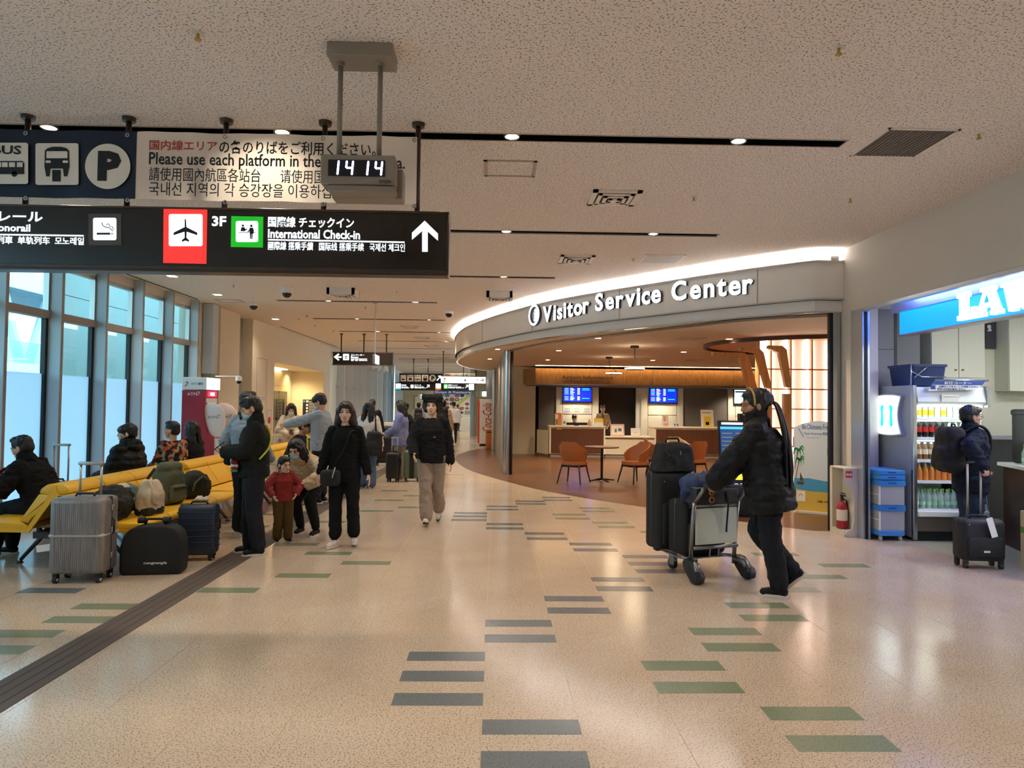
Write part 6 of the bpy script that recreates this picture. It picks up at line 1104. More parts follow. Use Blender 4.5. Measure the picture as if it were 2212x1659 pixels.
# ---------------------------------------------------------------- luggage trolley
TF = V((-.36, .93, 0)).normalized(); ta = math.atan2(TF.y, TF.x)-PI/2
tr = thing('luggage_trolley', 'metal airport luggage trolley pushed by the man with dreadlocks', 'trolley', (2.07, 6.62, 0), ta)   # local +y is forwards
mat('trolley_metal', '8a8886', .3, .8); mat('trolley_dark', '1a1b1d', .5); mat('panel_pale', 'c3c8bd', .5)
for s in (-1, 1):
    q = MB(); q.tube([(s*.25, .06, .12), (s*.25, .03, .5), (s*.25, -.0, .72)], .02, 10); q.tube([(s*.25, .0, .72), (s*.25, -.14, .86)], .016, 10); q.build('upright', 'trolley_metal', tr, True)
    q = MB(); q.tube([(s*.25, .06, .18), (s*.27, -.06, .16), (s*.29, -.1, .1)], [.026, .034, .04], 10); q.build('wheel_arm', 'trolley_metal', tr, True)
    q = MB(); pts = [(-.17, .075), (-.16, .02), (-.1, .0), (-.04, .01), (.06, .1), (.09, .17), (.05, .21), (-.02, .2)]; vs = q.prism(pts, .075, 'x', s*.29-.0375); bmesh.ops.bevel(q.bm, geom=[e for e in q.bm.edges], offset=.016, segments=2, affect='EDGES', profile=.5); q.build('wheel_guard', 'trolley_dark', tr, 'auto'); q = MB(); q.cyl((s*.29-.045, -.1, .065), (s*.29+.045, -.1, .065), .05, n=18); q.build('rear_wheel', 'case_black', tr, 'auto')
    q = MB(); q.cyl((s*.12-.02, .52, .055), (s*.12+.02, .52, .055), .055, n=18); o = q.build('caster_wheel', 'case_black', tr, 'auto'); q = MB(); q.box((s*.12-.03, .47, .04), (s*.12+.03, .55, .15), .008); q.build('caster_fork', 'trolley_metal', o)
    q = MB(); q.tube([(s*.25, .06, .19), (s*.22, .3, .17), (s*.16, .72, .17)], .016, 8); q.build('base_rail', 'trolley_metal', tr, True)
bx('front_bumper', 'trolley_dark', tr, (-.2, .68, .14), (.2, .76, .2), .02, 2); bx('base_plate', 'trolley_metal', tr, (-.2, .08, .185), (.2, .7, .195))
bx('advert_panel', 'panel_pale', tr, (-.235, -.005, .33), (.235, .01, .665), .004); q = MB()
for z in (.3, .69): q.cyl((-.25, .01, z), (.25, .01, z), .018, n=10)
q.cyl((-.06, .03, .2), (-.06, .01, .3), .008, n=8); q.cyl((.04, .03, .2), (.04, .01, .3), .008, n=8); q.build('cross_bar', 'trolley_metal', tr, True)
q = MB(); q.box((-.25, -.03, .7), (.25, .22, .86), .03, 2); q.build('upper_basket', 'trolley_dark', tr, 'auto'); q = MB(); q.cyl((-.26, -.16, .88), (.26, -.16, .88), .018, n=12); q.build('push_handle', 'trolley_dark', tr, True)
for z in (.745, .815): q = MB(); q.cyl((-.08, -.036, z), (-.08, -.03, z), .03, n=18); o = q.build('warning_sticker', 'orange_card', tr); q = MB(); q.cyl((-.08, -.038, z), (-.08, -.03, z), .022, n=16); q.build('sticker_centre', 'trolley_dark', o)
q = MB(); q.tube([(.08, -.03, .82), (.1, -.045, .7), (.085, -.04, .5), (.09, -.03, .44)], .009, 6); q.build('hanging_strap', 'soft_black', tr, True)
def onT(x, y, z=0): return tr.matrix_basis @ V((x, y, z)) if False else V((2.07, 6.62, 0))+Matrix.Rotation(ta, 3, 'Z') @ V((x, y, z))
def softcase(name, label, w, d, h, loc, rz, m='soft_black', group=None):
    t = thing(name, label, 'suitcase', loc, rz, group); bx('body', m, t, (-w/2, -d/2, .0), (w/2, d/2, h), .05, 3); bx('front_pocket', m, t, (-w/2+.04, -d/2-.03, .05), (w/2-.04, -d/2+.02, h*.6), .025, 2); bx('edge_trim', mat('trim_grey', '3a3a3c', .5), t, (-w/2-.004, -.0, .04), (w/2+.004, .02, h-.0), .008); q = MB(); q.tube([(-.09, 0, h-.005), (-.07, 0, h+.03), (.07, 0, h+.03), (.09, 0, h-.005)], .012, 8); q.build('top_handle', m, t, True); q = MB(); q.tube([(w/2, -.0, h*.3), (w/2+.022, .0, h*.33), (w/2+.022, 0, h*.6), (w/2, 0, h*.63)], .009, 8); q.build('side_handle', m, t, True)
    for x in (-w/2+.06, w/2-.06): q = MB(); q.sph((x, -d/2-.002, h*.88), .007, 8, 6); q.sph((x, -d/2-.002, .12), .007, 8, 6); q.build('rivet', 'steel', t)
    return t
p = onT(-.12, .58, .2); softcase('black_suitcase', 'tall black suitcase standing at the front of the luggage trolley', .42, .26, .76, p, ta, 'soft_black')
p = onT(-.02, .27, .2); softcase('black_suitcase', 'wide black suitcase behind the pale panel of the luggage trolley', .5, .28, .52, p, ta, 'soft_black')
p = onT(-.1, .56, .965); t = thing('cabin_bag', 'black cabin bag on top of the tall trolley suitcase', 'bag', p, ta+R(-8)); blob('body', 'soft_black', t, lambda q: q.loft([[V((x, y, 0)) for x, y in rrect(-.22, .2, -.12, .12, .04)], [V((x, y, .2)) for x, y in rrect(-.17, .19, -.1, .1, .04)], [V((x, y, .28)) for x, y in rrect(-.15, .15, -.07, .07, .03)]]), wr=.008, fr=6, seed=9); q = MB(); q.tube([(-.08, 0, .27), (-.06, 0, .32), (.06, 0, .32), (.08, 0, .27)], .012, 8); q.build('handle', 'soft_black2', t, True); bx('clip', 'steel', t, (.02, -.125, .16), (.035, -.118, .2)); stroke([(-.14, .2), (-.1, .16), (-.12, .13), (-.08, .12)], .008, 'steel', t, -.122, .003, 'key_charm')
p = onT(.04, .2, .74); t = thing('blue_jacket', 'folded blue jacket draped over the trolley luggage', 'jacket', p, ta); blob('cloth', 'blue_cloth', t, lambda q: (q.sph((-.05, 0, .12), (.24, .16, .1)), q.sph((-.22, -.06, .08), (.1, .1, .13)), q.sph((.12, .0, .15), (.14, .15, .09)), q.sph((-.1, -.14, .03), (.1, .06, .12))), wr=.03, fr=7, seed=10)
# ================================================================ people
mat('skin', 'd29f82', .5, sub=.1); mat('skin_light', 'e4b89c', .5, sub=.1); mat('skin_tan', 'a87a5c', .5, sub=.1); mat('hair_black', '0f0c0b', .45); mat('hair_brown', '241611', .45); mat('lips', 'b67c6c', .5); mat('eye_white', 'd8d0c8', .3); mat('eye_dark', '120c0a', .2); mat('mask_white', 'd6d8d6', .8); mat('mask_blue', 'a8c4cc', .8); mat('sole', 'd8d2c8', .6); mat('lens_frame', '1a1a1c', .3)
def ik(a, b, l1, l2, pole):
    d = b-a; L = d.length
    if L > (l1+l2)*.998: b = a+d*((l1+l2)*.998/L); d = b-a; L = d.length
    if L < abs(l1-l2)+.03: L = abs(l1-l2)+.03
    x = (l1*l1-l2*l2+L*L)/(2*L); h = math.sqrt(max(0, l1*l1-x*x)); u = d.normalized(); p = pole-u*pole.dot(u)
    if p.length < 1e-4: p = V((0, -1, 0))-u*u.y*-1
    return a+u*x+p.normalized()*h, b
def ell(c, ax, ay, n=18): return [c+ax*math.cos(2*PI*k/n)+ay*math.sin(2*PI*k/n) for k in range(n)]
def person(label, x, y, rz, h=1.7, pel=(0, 0, .955), lean=0, side=0, twist=0, head=(0, 0, 0), la=None, ra=None, le=None, re=None, lf=(.1, .0, .085), rf=(-.1, .0, .085), lt=(0, 0), rt=(0, 0), lk=(0, -1, 0), rk=(0, -1, 0),
           hair='short', hm='hair_black', skin='skin', top=None, bottom=None, shoe=('shoe_black', 'sole'), mask=None, face=True, glasses=False, hands=('relax', 'relax'), w=1.0, near=True, extra=None, group=None, z=0, headscale=1.07, beard=False, hl=1.0):
    t = thing('person', label, 'person', (x, y, z), R(rz), group); s = h/1.735; kq = max(1., min(3.2, math.hypot(x, y)/9.5))
    P = V(pel); ln = R(lean); u = V((math.sin(R(side)), -math.sin(ln), math.cos(ln))).normalized(); xd = V((1, 0, 0)); xd = (xd-u*xd.dot(u)).normalized(); fd = xd.cross(u)*1.0; fd = -u.cross(xd)*-1
    fd = u.cross(xd)*-1   # forward of the torso (towards -y when upright)
    tw = Matrix.Rotation(R(twist), 3, u); sx = tw @ xd; sf = tw @ fd
    S = P+u*.47; N = P+u*.525
    shL, shR = S+sx*.156*w-u*.028, S-sx*.156*w-u*.028; hpL, hpR = P+xd*.092-u*.02, P-xd*.092-u*.02
    la = V(la) if la else V((.27, -.03, .86)); ra = V(ra) if ra else V((-.27, -.03, .86))
    elL, wrL = ik(shL, la, .285, .25, V(le) if le else V((.35, 1, -.1))); elR, wrR = ik(shR, ra, .285, .25, V(re) if re else V((-.35, 1, -.1)))
    kL, aL = ik(hpL, V(lf), .43, .42, V(lk)); kR, aR = ik(hpR, V(rf), .43, .42, V(rk))
    # head frame
    hy, hp, hr = (R(a) for a in head)
    HM = Matrix.Rotation(hy, 3, 'Z') @ Matrix.Rotation(hp, 3, 'X') @ Matrix.Rotation(hr, 3, 'Y'); nk = (u*.6+V((0, 0, .4))).normalized()
    Hc = N+nk*.05+HM @ V((0, -.012, .085))
    hs = headscale
    def hp_(v): return Hc+HM @ (V(v)*hs)
    HQ = HM
    def to(me):
        me.transform(Matrix.Scale(s, 4)); return me
    # ---- body: one surface from head to feet
    q = MB()
    def hsph(c, r): q.sph(hp_(c), tuple(a*hs for a in r), 16, 10, rot=HQ)
    def hcap(a, ra_, c, rc): q.cap(hp_(a), ra_*hs, hp_(c), rc*hs, 10)
    hsph((0, .012, .035), (.074, .092, .088)); hsph((0, -.028, -.03), (.062, .062, .078)); hsph((0, -.05, -.075), (.038, .036, .032)); hcap((-.028, -.068, .028), .02, (.028, -.068, .028), .02)
    hcap((0, -.086, .012), .008, (0, -.1, -.02), .0115); hsph((0, -.096, -.024), (.019, .013, .011)); hcap((-.017, -.082, -.058), .008, (.017, -.082, -.058), .008); hsph((.04, -.05, -.02), (.026, .03, .026)); hsph((-.04, -.05, -.02), (.026, .03, .026))
    for sg_ in (-1, 1): hsph((sg_*.077, .012, -.008), (.011, .019, .031))
    q.cap(N-nk*.05, .054, hp_((0, .02, -.06)), .052, 14); headme = skinmesh(q, .0062*kq, 2); q = MB()
    q.loft([ell(P-u*.06, xd*.12, fd*.09), ell(P+u*.1, xd*.12, fd*.085), ell(P+u*.32, sx*.135*w, sf*.095), ell(P+u*.46, sx*.13*w, sf*.07), ell(P+u*.52, sx*.05, sf*.05)])
    for a, b_, c in ((shL, elL, wrL), (shR, elR, wrR)): q.chain([a, b_, c], [.045, .036, .027], 10)
    for a, b_, c in ((hpL, kL, aL), (hpR, kR, aR)): q.chain([a, b_, c+V((0, 0, .0))], [.075, .05, .036], 10)
    for ank, (yaw, pit) in ((aL, lt), (aR, rt)):
        F_ = Matrix.Rotation(R(yaw), 3, 'Z') @ Matrix.Rotation(R(pit), 3, 'X'); q.cap(ank+F_ @ V((0, .02, -.03)), .03, ank+F_ @ V((0, -.12, -.055)), .022, 8)
    body = skinmesh(q, .016*min(kq, 1.8), 2)
    bm = bmesh.new(); bm.from_mesh(body); bm.from_mesh(headme); bpy.data.meshes.remove(body); bpy.data.meshes.remove(headme)
    for i, (el, wr, style, sg_) in enumerate(((elL, wrL, hands[0], 1), (elR, wrR, hands[1], -1))):
        if style is None: continue
        d = (wr-el).normalized(); 
        if isinstance(style, tuple): style, dd = style; d = V(dd).normalized()
        pn = {'relax': V((-sg_, 0, 0)), 'fist': V((-sg_*.3, -.2, -1)), 'hold': V((0, .5, 1)), 'grip': V((0, 0, -1)), 'flat': V((0, 0, -1))}[style]; pn = (pn-d*pn.dot(d)); pn = pn.normalized() if pn.length > .05 else V((0, -1, 0)); sd = d.cross(pn)*1.0
        th = sd if sd.dot(V((0, -1, .3))) > 0 else -sd   # thumb side
        if style == 'grip': th = sd if sd.dot(V((-sg_, 0, 0))) > 0 else -sd
        curl = {'relax': 16, 'fist': 62, 'hold': 48, 'grip': 68, 'flat': 6}[style]
        hq = MB(); pc = wr+d*.045; A = Matrix((d, th, pn)).transposed()
        hq.sph(pc, (.05, .04, .0165), 14, 10, rot=A); hq.cap(wr-d*.05, .026, wr+d*.015, .025, 10)
        for k, (off, ln_) in enumerate(((.029, .068), (.0095, .076), (-.0105, .07), (-.029, .055))):
            p0 = wr+d*.082+th*off; dr = (d+th*off*1.6).normalized(); r_ = .0088; pts = [p0-dr*.02]; rad = [r_*1.05]; ang = 0; pp = p0; pts.append(pp); rad.append(r_)
            for seg_ in (.45, .32, .23):
                ang += R(curl*(.9 if seg_ < .4 else .6)); dd_ = dr*math.cos(ang)+pn*math.sin(ang); pp = pp+dd_*ln_*seg_; pts.append(pp); rad.append(r_*(.98 if seg_ > .3 else .85))
            hq.chain(pts, rad, 8)
        tb_ = wr+d*.025+th*.03; td = (d*.75+th*.6+pn*.25).normalized(); hq.chain([wr+d*.01+th*.012, tb_, tb_+td*.035, tb_+td*.035+(td*.7+d*.35+pn*.35).normalized()*.028], [.017, .0125, .0105, .0085], 8)
        hm_ = skinmesh(hq, .0045*kq, 2); bm.from_mesh(hm_); bpy.data.meshes.remove(hm_)
    me = bpy.data.meshes.new('body'); bm.to_mesh(me); bm.free(); mkobj('body', to(me), skin, t, True)
    # ---- face
    if face:
        for sg_ in (-1, 1):
            q = MB(); q.sph(hp_((sg_*.031, -.0825, .006)), (.0135*hs, .007*hs, .0052*hs), 12, 8, rot=HQ); o = mkobj('eye', to(_m(q)), 'eye_white', t, True); q = MB(); q.sph(hp_((sg_*.031, -.0865, .006)), (.0062*hs, .004*hs, .0054*hs), 10, 8, rot=HQ); mkobj('iris', to(_m(q)), 'eye_dark', o, True)
            q = MB(); q.tube([hp_((sg_*.016, -.0885, .0105)), hp_((sg_*.031, -.0895, .013)), hp_((sg_*.047, -.079, .0095))], .0021*hs, 6); mkobj('eyelid', to(_m(q)), 'eye_dark', t, True)
            q = MB(); q.tube([hp_((sg_*.014, -.0895, .03)), hp_((sg_*.032, -.0885, .036)), hp_((sg_*.05, -.074, .03))], [.0036*hs, .0036*hs, .002*hs], 6); mkobj('eyebrow', to(_m(q)), hm, t, True)
        if not mask: q = MB(); q.sph(hp_((0, -.0895, -.055)), (.021*hs, .006*hs, .0042*hs), 12, 6, rot=HQ); q.sph(hp_((0, -.0885, -.0635)), (.017*hs, .006*hs, .005*hs), 12, 6, rot=HQ); mkobj('lips', to(_m(q)), 'lips', t, True)
    if beard:
        q = MB(); hs_ = [(0, -.056, -.085), (.04, -.03, -.06), (-.04, -.03, -.06), (.06, -.0, -.03), (-.06, -.0, -.03)]
        q.sph(hp_((0, -.05, -.082)), (.046, .045, .036), 12, 8, rot=HQ)
        for sg_ in (-1, 1): q.cap(hp_((sg_*.066, .0, -.0)), .012, hp_((sg_*.05, -.035, -.06)), .02, 8); q.cap(hp_((sg_*.05, -.035, -.06)), .018, hp_((0, -.06, -.09)), .02, 8); q.cap(hp_((sg_*.028, -.08, -.05)), .008, hp_((0, -.094, -.042)), .007, 8)
        mkobj('beard', to(skinmesh(q, .007, 2, .003, 40)), hm, t, True)
    if mask:
        q = MB(); q.sph(hp_((0, -.058, -.056)), (.058*hs, .05*hs, .044*hs), 16, 10, rot=HQ); q.sph(hp_((0, -.09, -.02)), (.02*hs, .022*hs, .02*hs), 12, 8, rot=HQ); o = mkobj('face_mask', to(skinmesh(q, .007, 3)), mask, t, True)
        q = MB()
        for sg_ in (-1, 1): q.tube([hp_((sg_*.052, -.06, -.035)), hp_((sg_*.078, .005, .0))], .002, 5); q.tube([hp_((sg_*.05, -.055, -.08)), hp_((sg_*.078, .015, -.025))], .002, 5)
        mkobj('mask_strap', to(_m(q)), mask, o)
    if glasses:
        q = MB()
        for sg_ in (-1, 1): q.tube([hp_((sg_*.033+.02*math.cos(2*PI*k/12), -.098, .004+.016*math.sin(2*PI*k/12))) for k in range(12)], .0018, 5, True); q.tube([hp_((sg_*.053, -.096, .006)), hp_((sg_*.08, -.05, .008)), hp_((sg_*.082, .01, .006))], .0018, 5)
        mkobj('glasses', to(_m(q)), 'lens_frame', t)
    # ---- hair
    q = MB(); wr_, fr_, st_ = .004, 30, (1, 1, .35); vh = .008*kq; locks = None
    def hsph(c, r): q.sph(hp_(c), tuple(a*hs for a in r), 16, 12, rot=HQ)
    def strand(pts, rad): q.chain([p if isinstance(p, V) else hp_(p) for p in pts], [r_*hs for r_ in rad], 8)
    hsph((0, .022, .048), (.084, .098, .084)); hsph((0, .045, .0), (.078, .07, .075))
    if hair == 'short': hsph((0, -.035, .1), (.06, .055, .032))
    if hair == 'crew': hsph((0, -.02, .105), (.062, .06, .03)); wr_ = .006
    if hair == 'bowl':
        hsph((0, -.02, .05), (.088, .083, .062)); hsph((0, .03, .01), (.086, .085, .06)); hsph((0, -.05, .045), (.072, .056, .03))
    if hair in ('long', 'longfront', 'verylong'):
        L_ = {'long': .28, 'longfront': .26, 'verylong': .5}[hair]*hl; hsph((0, .0, .085), (.075, .08, .055))
        for sg_ in (-1, 1):
            for k in range(5):
                a_ = (.2, .8, 1.3, 1.9, 2.5)[k]; b0 = V((sg_*.082*math.sin(a_), .03-.085*math.cos(a_)*-1*-1 if False else .02+.075*-math.cos(a_), .03)); 
                if k == 0: b0 = V((sg_*.05, -.062, .075))
                e0 = N+HM @ V((sg_*(.1 if k < 3 else .06), .04+(.055 if k > 2 else -.03 if hair == 'longfront' else .03), 0)); e0 = e0+V((0, 0, -.02)); e1 = e0+V((sg_*.015, -.02 if hair == 'longfront' and k < 3 else .02, -(L_-.14)))
                if k == 0: strand([tuple(b0), (sg_*.076, -.03, .02), (sg_*.085, .0, -.06)], [.018, .02, .022])
                else: strand([tuple(b0), (sg_*.088*math.sin(a_)*1.03, .03-.075*math.cos(a_), -.06), e0, e1], [.03, .034, .036, .018])
        wr_, fr_ = .006, 26
    if hair == 'pony': strand([(0, .1, .05), (0, .15, .03), N+V((0, .13, -.05)), N+V((0, .12, -.25))], [.03, .035, .035, .012])
    if hair == 'bun': hsph((0, .11, .06), (.04, .04, .04))
    if hair == 'fringe': hsph((0, -.045, .075), (.07, .05, .04))
    if hair == 'dreads':
        hsph((0, .05, .06), (.088, .1, .085)); hsph((0, -.03, .095), (.06, .05, .035)); hsph((0, .11, .045), (.055, .06, .055)); wr_ = .006
    if hair == 'mop':
        for k in range(11): a_ = R(-100+200*k/10); hsph((.08*math.sin(a_), .0+.06*math.cos(a_)*.2-.05*math.cos(a_)*0, -.02+.02*(k % 2)), (.03, .035, .05))
        hsph((0, -.05, .075), (.07, .045, .03)); wr_ = .008
    mkobj('hair', to(skinmesh(q, vh, 2, wr_, fr_, int(x*10) % 9, st_)), hm, t, True)
    if hair == 'dreads':
        random.seed(3); root = hp_((0, .155, .02))
        for k in range(24):
            a_ = random.uniform(-.09, .1); b_ = random.uniform(-.03, .03); L_ = random.uniform(.3, .5); q = MB(); p1 = root+V((a_*.7, .05+b_*.3, -.05)); p2 = N+V((a_*1.3, .235+b_*.6, -.1)); p3 = N+V((a_*1.7+random.uniform(-.03, .03), .255+b_, -.1-L_*.6)); p4 = N+V((a_*1.8, .25+b_, -.1-L_)); pt = catmull([hp_((a_*.45, .1, .03)), root+V((a_*.2, 0, 0)), p1, p2, p3, p4], 5); q.tube(pt, [.015]*(len(pt)-4)+[.013, .011, .009, .006], 7); mkobj('dreadlock', to(_m(q)), hm, t, True)
        q = MB(); pts = [hp_((.09*math.sin(R(a)), -.022+.075*(.5-.5*math.cos(R(a)))*0+.05*abs(math.cos(R(a)))*0+.055*abs(math.sin(R(a)))*0, .05+.1*math.cos(R(a)))) for a in range(-115, 116, 10)]; q.tube(pts, .009, 8); mkobj('headband', to(_m(q)), mat('band_gold', 'b08a4a', .6), t, True)
        q = MB(); q.tube([hp_((.045*math.cos(2*PI*k/14), .135, .04+.045*math.sin(2*PI*k/14))) for k in range(14)], .008, 6, True); mkobj('hair_tie', to(_m(q)), 'band_gold', t, True)
    # ---- clothes
    T_ = dict(m='cloth', ease=.02, hem=-.1, sleeve=1.0, puff=0, collar=0, hood=0, flare=0, band=0); T_.update(top or {}); e = T_['ease']; vc = .0105*kq; hm0 = T_['hem']; fl = T_['flare']
    q = MB(); rings = [ell(P+u*hm0, xd*(.16*w+e+fl), fd*(.115+e+fl)), ell(P+u*(hm0*.4+.0), xd*(.165*w+e+fl*.5), fd*(.12+e+fl*.5)), ell(P+u*.15, xd*(.15*w+e), fd*(.11+e)), ell(P+u*.33, sx*(.168*w+e), sf*(.122+e)), ell(P+u*.425, sx*(.162*w+e*.6), sf*(.1+e*.6)), ell(P+u*.475, sx*(.105+e*.3), sf*(.07+e*.3)), ell(P+u*.508, sx*.064, sf*.066)]
    q.loft(rings); er = e*.9
    for a, b_, c in ((shL, elL, wrL), (shR, elR, wrR)):
        end = b_+(c-b_)*min(1, T_['sleeve']) if T_['sleeve'] > .3 else a+(b_-a)*.7; q.chain([a, b_, end] if T_['sleeve'] > .3 else [a, end], [.05+er*.75, .046+er*.9, .034+er*.8] if T_['sleeve'] > .3 else [.055+er, .05+er], 12)
    if T_['collar']: q.cap(P+u*.5, .075+e*.4, P+u*(.54+T_['collar']), .066+e*.4, 14)
    if T_['hood']: q.sph(N+fd*-.1+V((0, 0, -.03)), (.13, .08, .085), 14, 10); q.sph(N+V((0, 0, -.01)), (.115, .105, .06), 14, 10)
    pf = T_['puff']
    ua = np.array(u); fn = (lambda c: pf*np.abs(np.sin(c @ ua*(PI/.1)))-pf*.5) if pf else None
    mkobj(T_.get('name', 'top'), to(skinmesh(q, vc, 4, T_.get('wr', .006), 9, int(y*7) % 11, (1, 1, 1.6), fn)), T_['m'], t, True)
    B_ = dict(m='cloth', ease=.015, flare=0, len=.93); B_.update(bottom or {}); e = B_['ease']
    q = MB(); q.loft([ell(P-u*.13, xd*(.12+e), fd*(.09+e)), ell(P-u*.06, xd*(.15*w+e*.6), fd*(.108+e*.6)), ell(P+u*.06, xd*(.142*w+e*.4), fd*(.1+e*.4)), ell(P+u*.1, xd*(.13*w), fd*.09)])
    for a, b_, c in ((hpL, kL, aL), (hpR, kR, aR)):
        end = b_+(c-b_)*B_['len'] if B_['len'] > .2 else a+(b_-a)*.8; q.chain([a, a+(b_-a)*.4, b_, b_+(end-b_)*.6, end] if B_['len'] > .2 else [a, end], [.088*w+e, .078+e, .056+e, .048+e*.8+B_['flare']*.6, .044+e*.5+B_['flare']] if B_['len'] > .2 else [.092+e, .09+e], 12)
    mkobj(B_.get('name', 'trousers'), to(skinmesh(q, vc, 4, B_.get('wr', .006), 9, int(x*5) % 13, (1, 1, .8))), B_['m'], t, True)
    for ank, (yaw, pit), sg_ in ((aL, lt, 1), (aR, rt, -1)):
        F_ = Matrix.Rotation(R(yaw), 3, 'Z') @ Matrix.Rotation(R(pit), 3, 'X'); f_ = lambda v: ank+F_ @ V(v)
        q = MB(); q.cap(f_((0, .03, -.035)), .04, f_((0, .0, -.02)), .044, 10); q.cap(f_((0, .03, -.045)), .038, f_((0, -.13, -.052)), .034, 10); q.sph(f_((0, -.06, -.04)), (.042, .09, .034), 12, 8, rot=F_); o = mkobj('shoe', to(skinmesh(q, .0095*kq, 3)), shoe[0], t, True)
        q = MB(); rs = []
        for zz in (-.087, -.062): rs.append([f_((a, b_, zz)) for a, b_ in [(.036*math.cos(2*PI*k/20)*(1 if math.sin(2*PI*k/20) < 0 else .95), -.045+.128*math.sin(2*PI*k/20)) for k in range(20)]])
        q.loft(rs); mkobj('sole', to(_m(q)), shoe[1], o, 'auto')
    J = dict(S=S*s, N=N*s, P=P*s, u=u, sx=sx, sf=sf, fd=fd, wrL=wrL*s, wrR=wrR*s, elL=elL*s, elR=elR*s, shL=shL*s, shR=shR*s, Hc=Hc*s, hp=lambda v: hp_(v)*s, HM=HM, s=s)
    if extra: extra(t, J)
    return t
def _m(q):
    bmesh.ops.recalc_face_normals(q.bm, faces=q.bm.faces); me = bpy.data.meshes.new('p'); q.bm.to_mesh(me); q.bm.free(); return me
for n_, c_, r_ in (('cloth_black', '0c0c0e', .85), ('cloth_black2', '141417', .8), ('cloth_fleece', '1c1e1a', .95), ('cloth_navy', '161c2a', .85), ('cloth_grey', '8d8f94', .9), ('cloth_white', 'd6d2cc', .9), ('cloth_cream', 'cdbfa6', .95), ('cloth_cream2', 'c8b294', .95), ('jeans_blue', '27354a', .85), ('jeans_light', '4a5f78', .85), ('jeans_dark', '1c1e24', .85), ('cargo_grey', '97897c', .9), ('cloth_red', '8c2f2c', .9), ('cloth_pink', 'b08a8c', .9), ('cloth_olive', '55411f', .9), ('cloth_lilac', '757fae', .95), ('cloth_taupe', '8a7d72', .9), ('cloth_bluegrey', '8f9aa4', .9), ('cloth_beige', 'b09478', .9), ('shoe_black', '121214', .5), ('shoe_white', 'd5cbc2', .5), ('shoe_grey', '8d8078', .6), ('puffer_black', '101012', .55), ('strap_black', '0a0a0b', .6), ('strap_lime', 'b4b83c', .6), ('uniform', 'b8a07a', .8), ('yellow_coat', 'c8b84a', .8)): mat(n_, c_, r_, spec=.25)
mat('pattern_cloth', '17130f', .85)
def _pattern(m):
    nt, b, N, L = nodes(m); tc = N('ShaderNodeTexCoord'); vo = N('ShaderNodeTexVoronoi'); vo.inputs['Scale'].default_value = 22; L(tc.outputs['Object'], vo.inputs['Vector'])
    rp = N('ShaderNodeValToRGB'); rp.color_ramp.interpolation = 'CONSTANT'; cs = [(0, '14110f'), (.35, 'a8582c'), (.5, '14110f'), (.6, '8c8478'), (.72, '14110f'), (.8, '8a2f28'), (.9, 'b08a50')]
    rp.color_ramp.elements[0].color = (*lin(cs[0][1]), 1); rp.color_ramp.elements[1].position = .35; rp.color_ramp.elements[1].color = (*lin(cs[1][1]), 1)
    for p_, c_ in cs[2:]: e_ = rp.color_ramp.elements.new(p_); e_.color = (*lin(c_), 1)
    sp = N('ShaderNodeSeparateColor'); L(vo.outputs['Color'], sp.inputs[0]); L(sp.outputs[0], rp.inputs[0]); L(rp.outputs[0], b.inputs['Base Color'])
_pattern(MATS['pattern_cloth'])
def strap(name, pts, r, m, t): q = MB(); q.tube(catmull(pts, 6), r, 6); return mkobj(name, _m(q), m, t, True)
def phone(label, p, rot, parent=None, m='bezel'):
    t = thing('phone', label, 'phone', p); t.rotation_euler = rot; bx('case', m, t, (-.037, -.075, -.004), (.037, .075, .004), .003); bx('screen', 'clock_dark', t, (-.034, -.07, .004), (.034, .07, .0048)); return t
def W(t, v): return Matrix.Translation(t.location) @ Matrix.Rotation(t.rotation_euler.z, 4, 'Z') @ V(v)
def bagthing(name, label, loc, rz, parts, m, cat='bag', seed=1):
    t = thing(name, label, cat, loc, R(rz)); blob('body', m, t, parts, .012, 4, .006, 8, seed); return t
def pack(label, t, J, m, w=.3, h=.45, d=.17, dz=0, dx=0, cat='backpack', straps=True):
    """a backpack worn on the back of a figure, its own thing"""
    c = J['P']+J['u']*(.30*J['s'])-J['fd']*(.13*J['s']+d/2)+V((dx, 0, dz)); o = thing('backpack', label, cat, W(t, c), t.rotation_euler.z)
    blob('body', m, o, lambda q: (q.box((-w/2, -d/2, -h/2), (w/2, d/2, h/2), .07, 3), q.box((-w*.38, d*.3, -h*.42), (w*.38, d*.75, h*.08), .05, 2)), .014, 5, .01, 6, 3)
    if straps:
        for sg in (-1, 1):
            q = MB(); base = J['S']-c; pts = [V((sg*.1, -d/2+.0, h*.4)), base+V((sg*.1, -.02, .085)), base+V((sg*.11, -.115, .03)), base+V((sg*.13, -.14, -.12)), base+V((sg*.16, -.06, -.28)), V((sg*w*.45, -d/2, -h*.35))]; q.tube(catmull(pts, 5), .016, 6); mkobj('shoulder_strap', _m(q), 'strap_black', o, True)
    q = MB(); q.tube([(-.05, -d*.2, h/2-.02), (-.03, -d*.2, h/2+.03), (.03, -d*.2, h/2+.03), (.05, -d*.2, h/2-.02)], .008, 6); mkobj('top_loop', _m(q), 'strap_black', o, True)
    return o
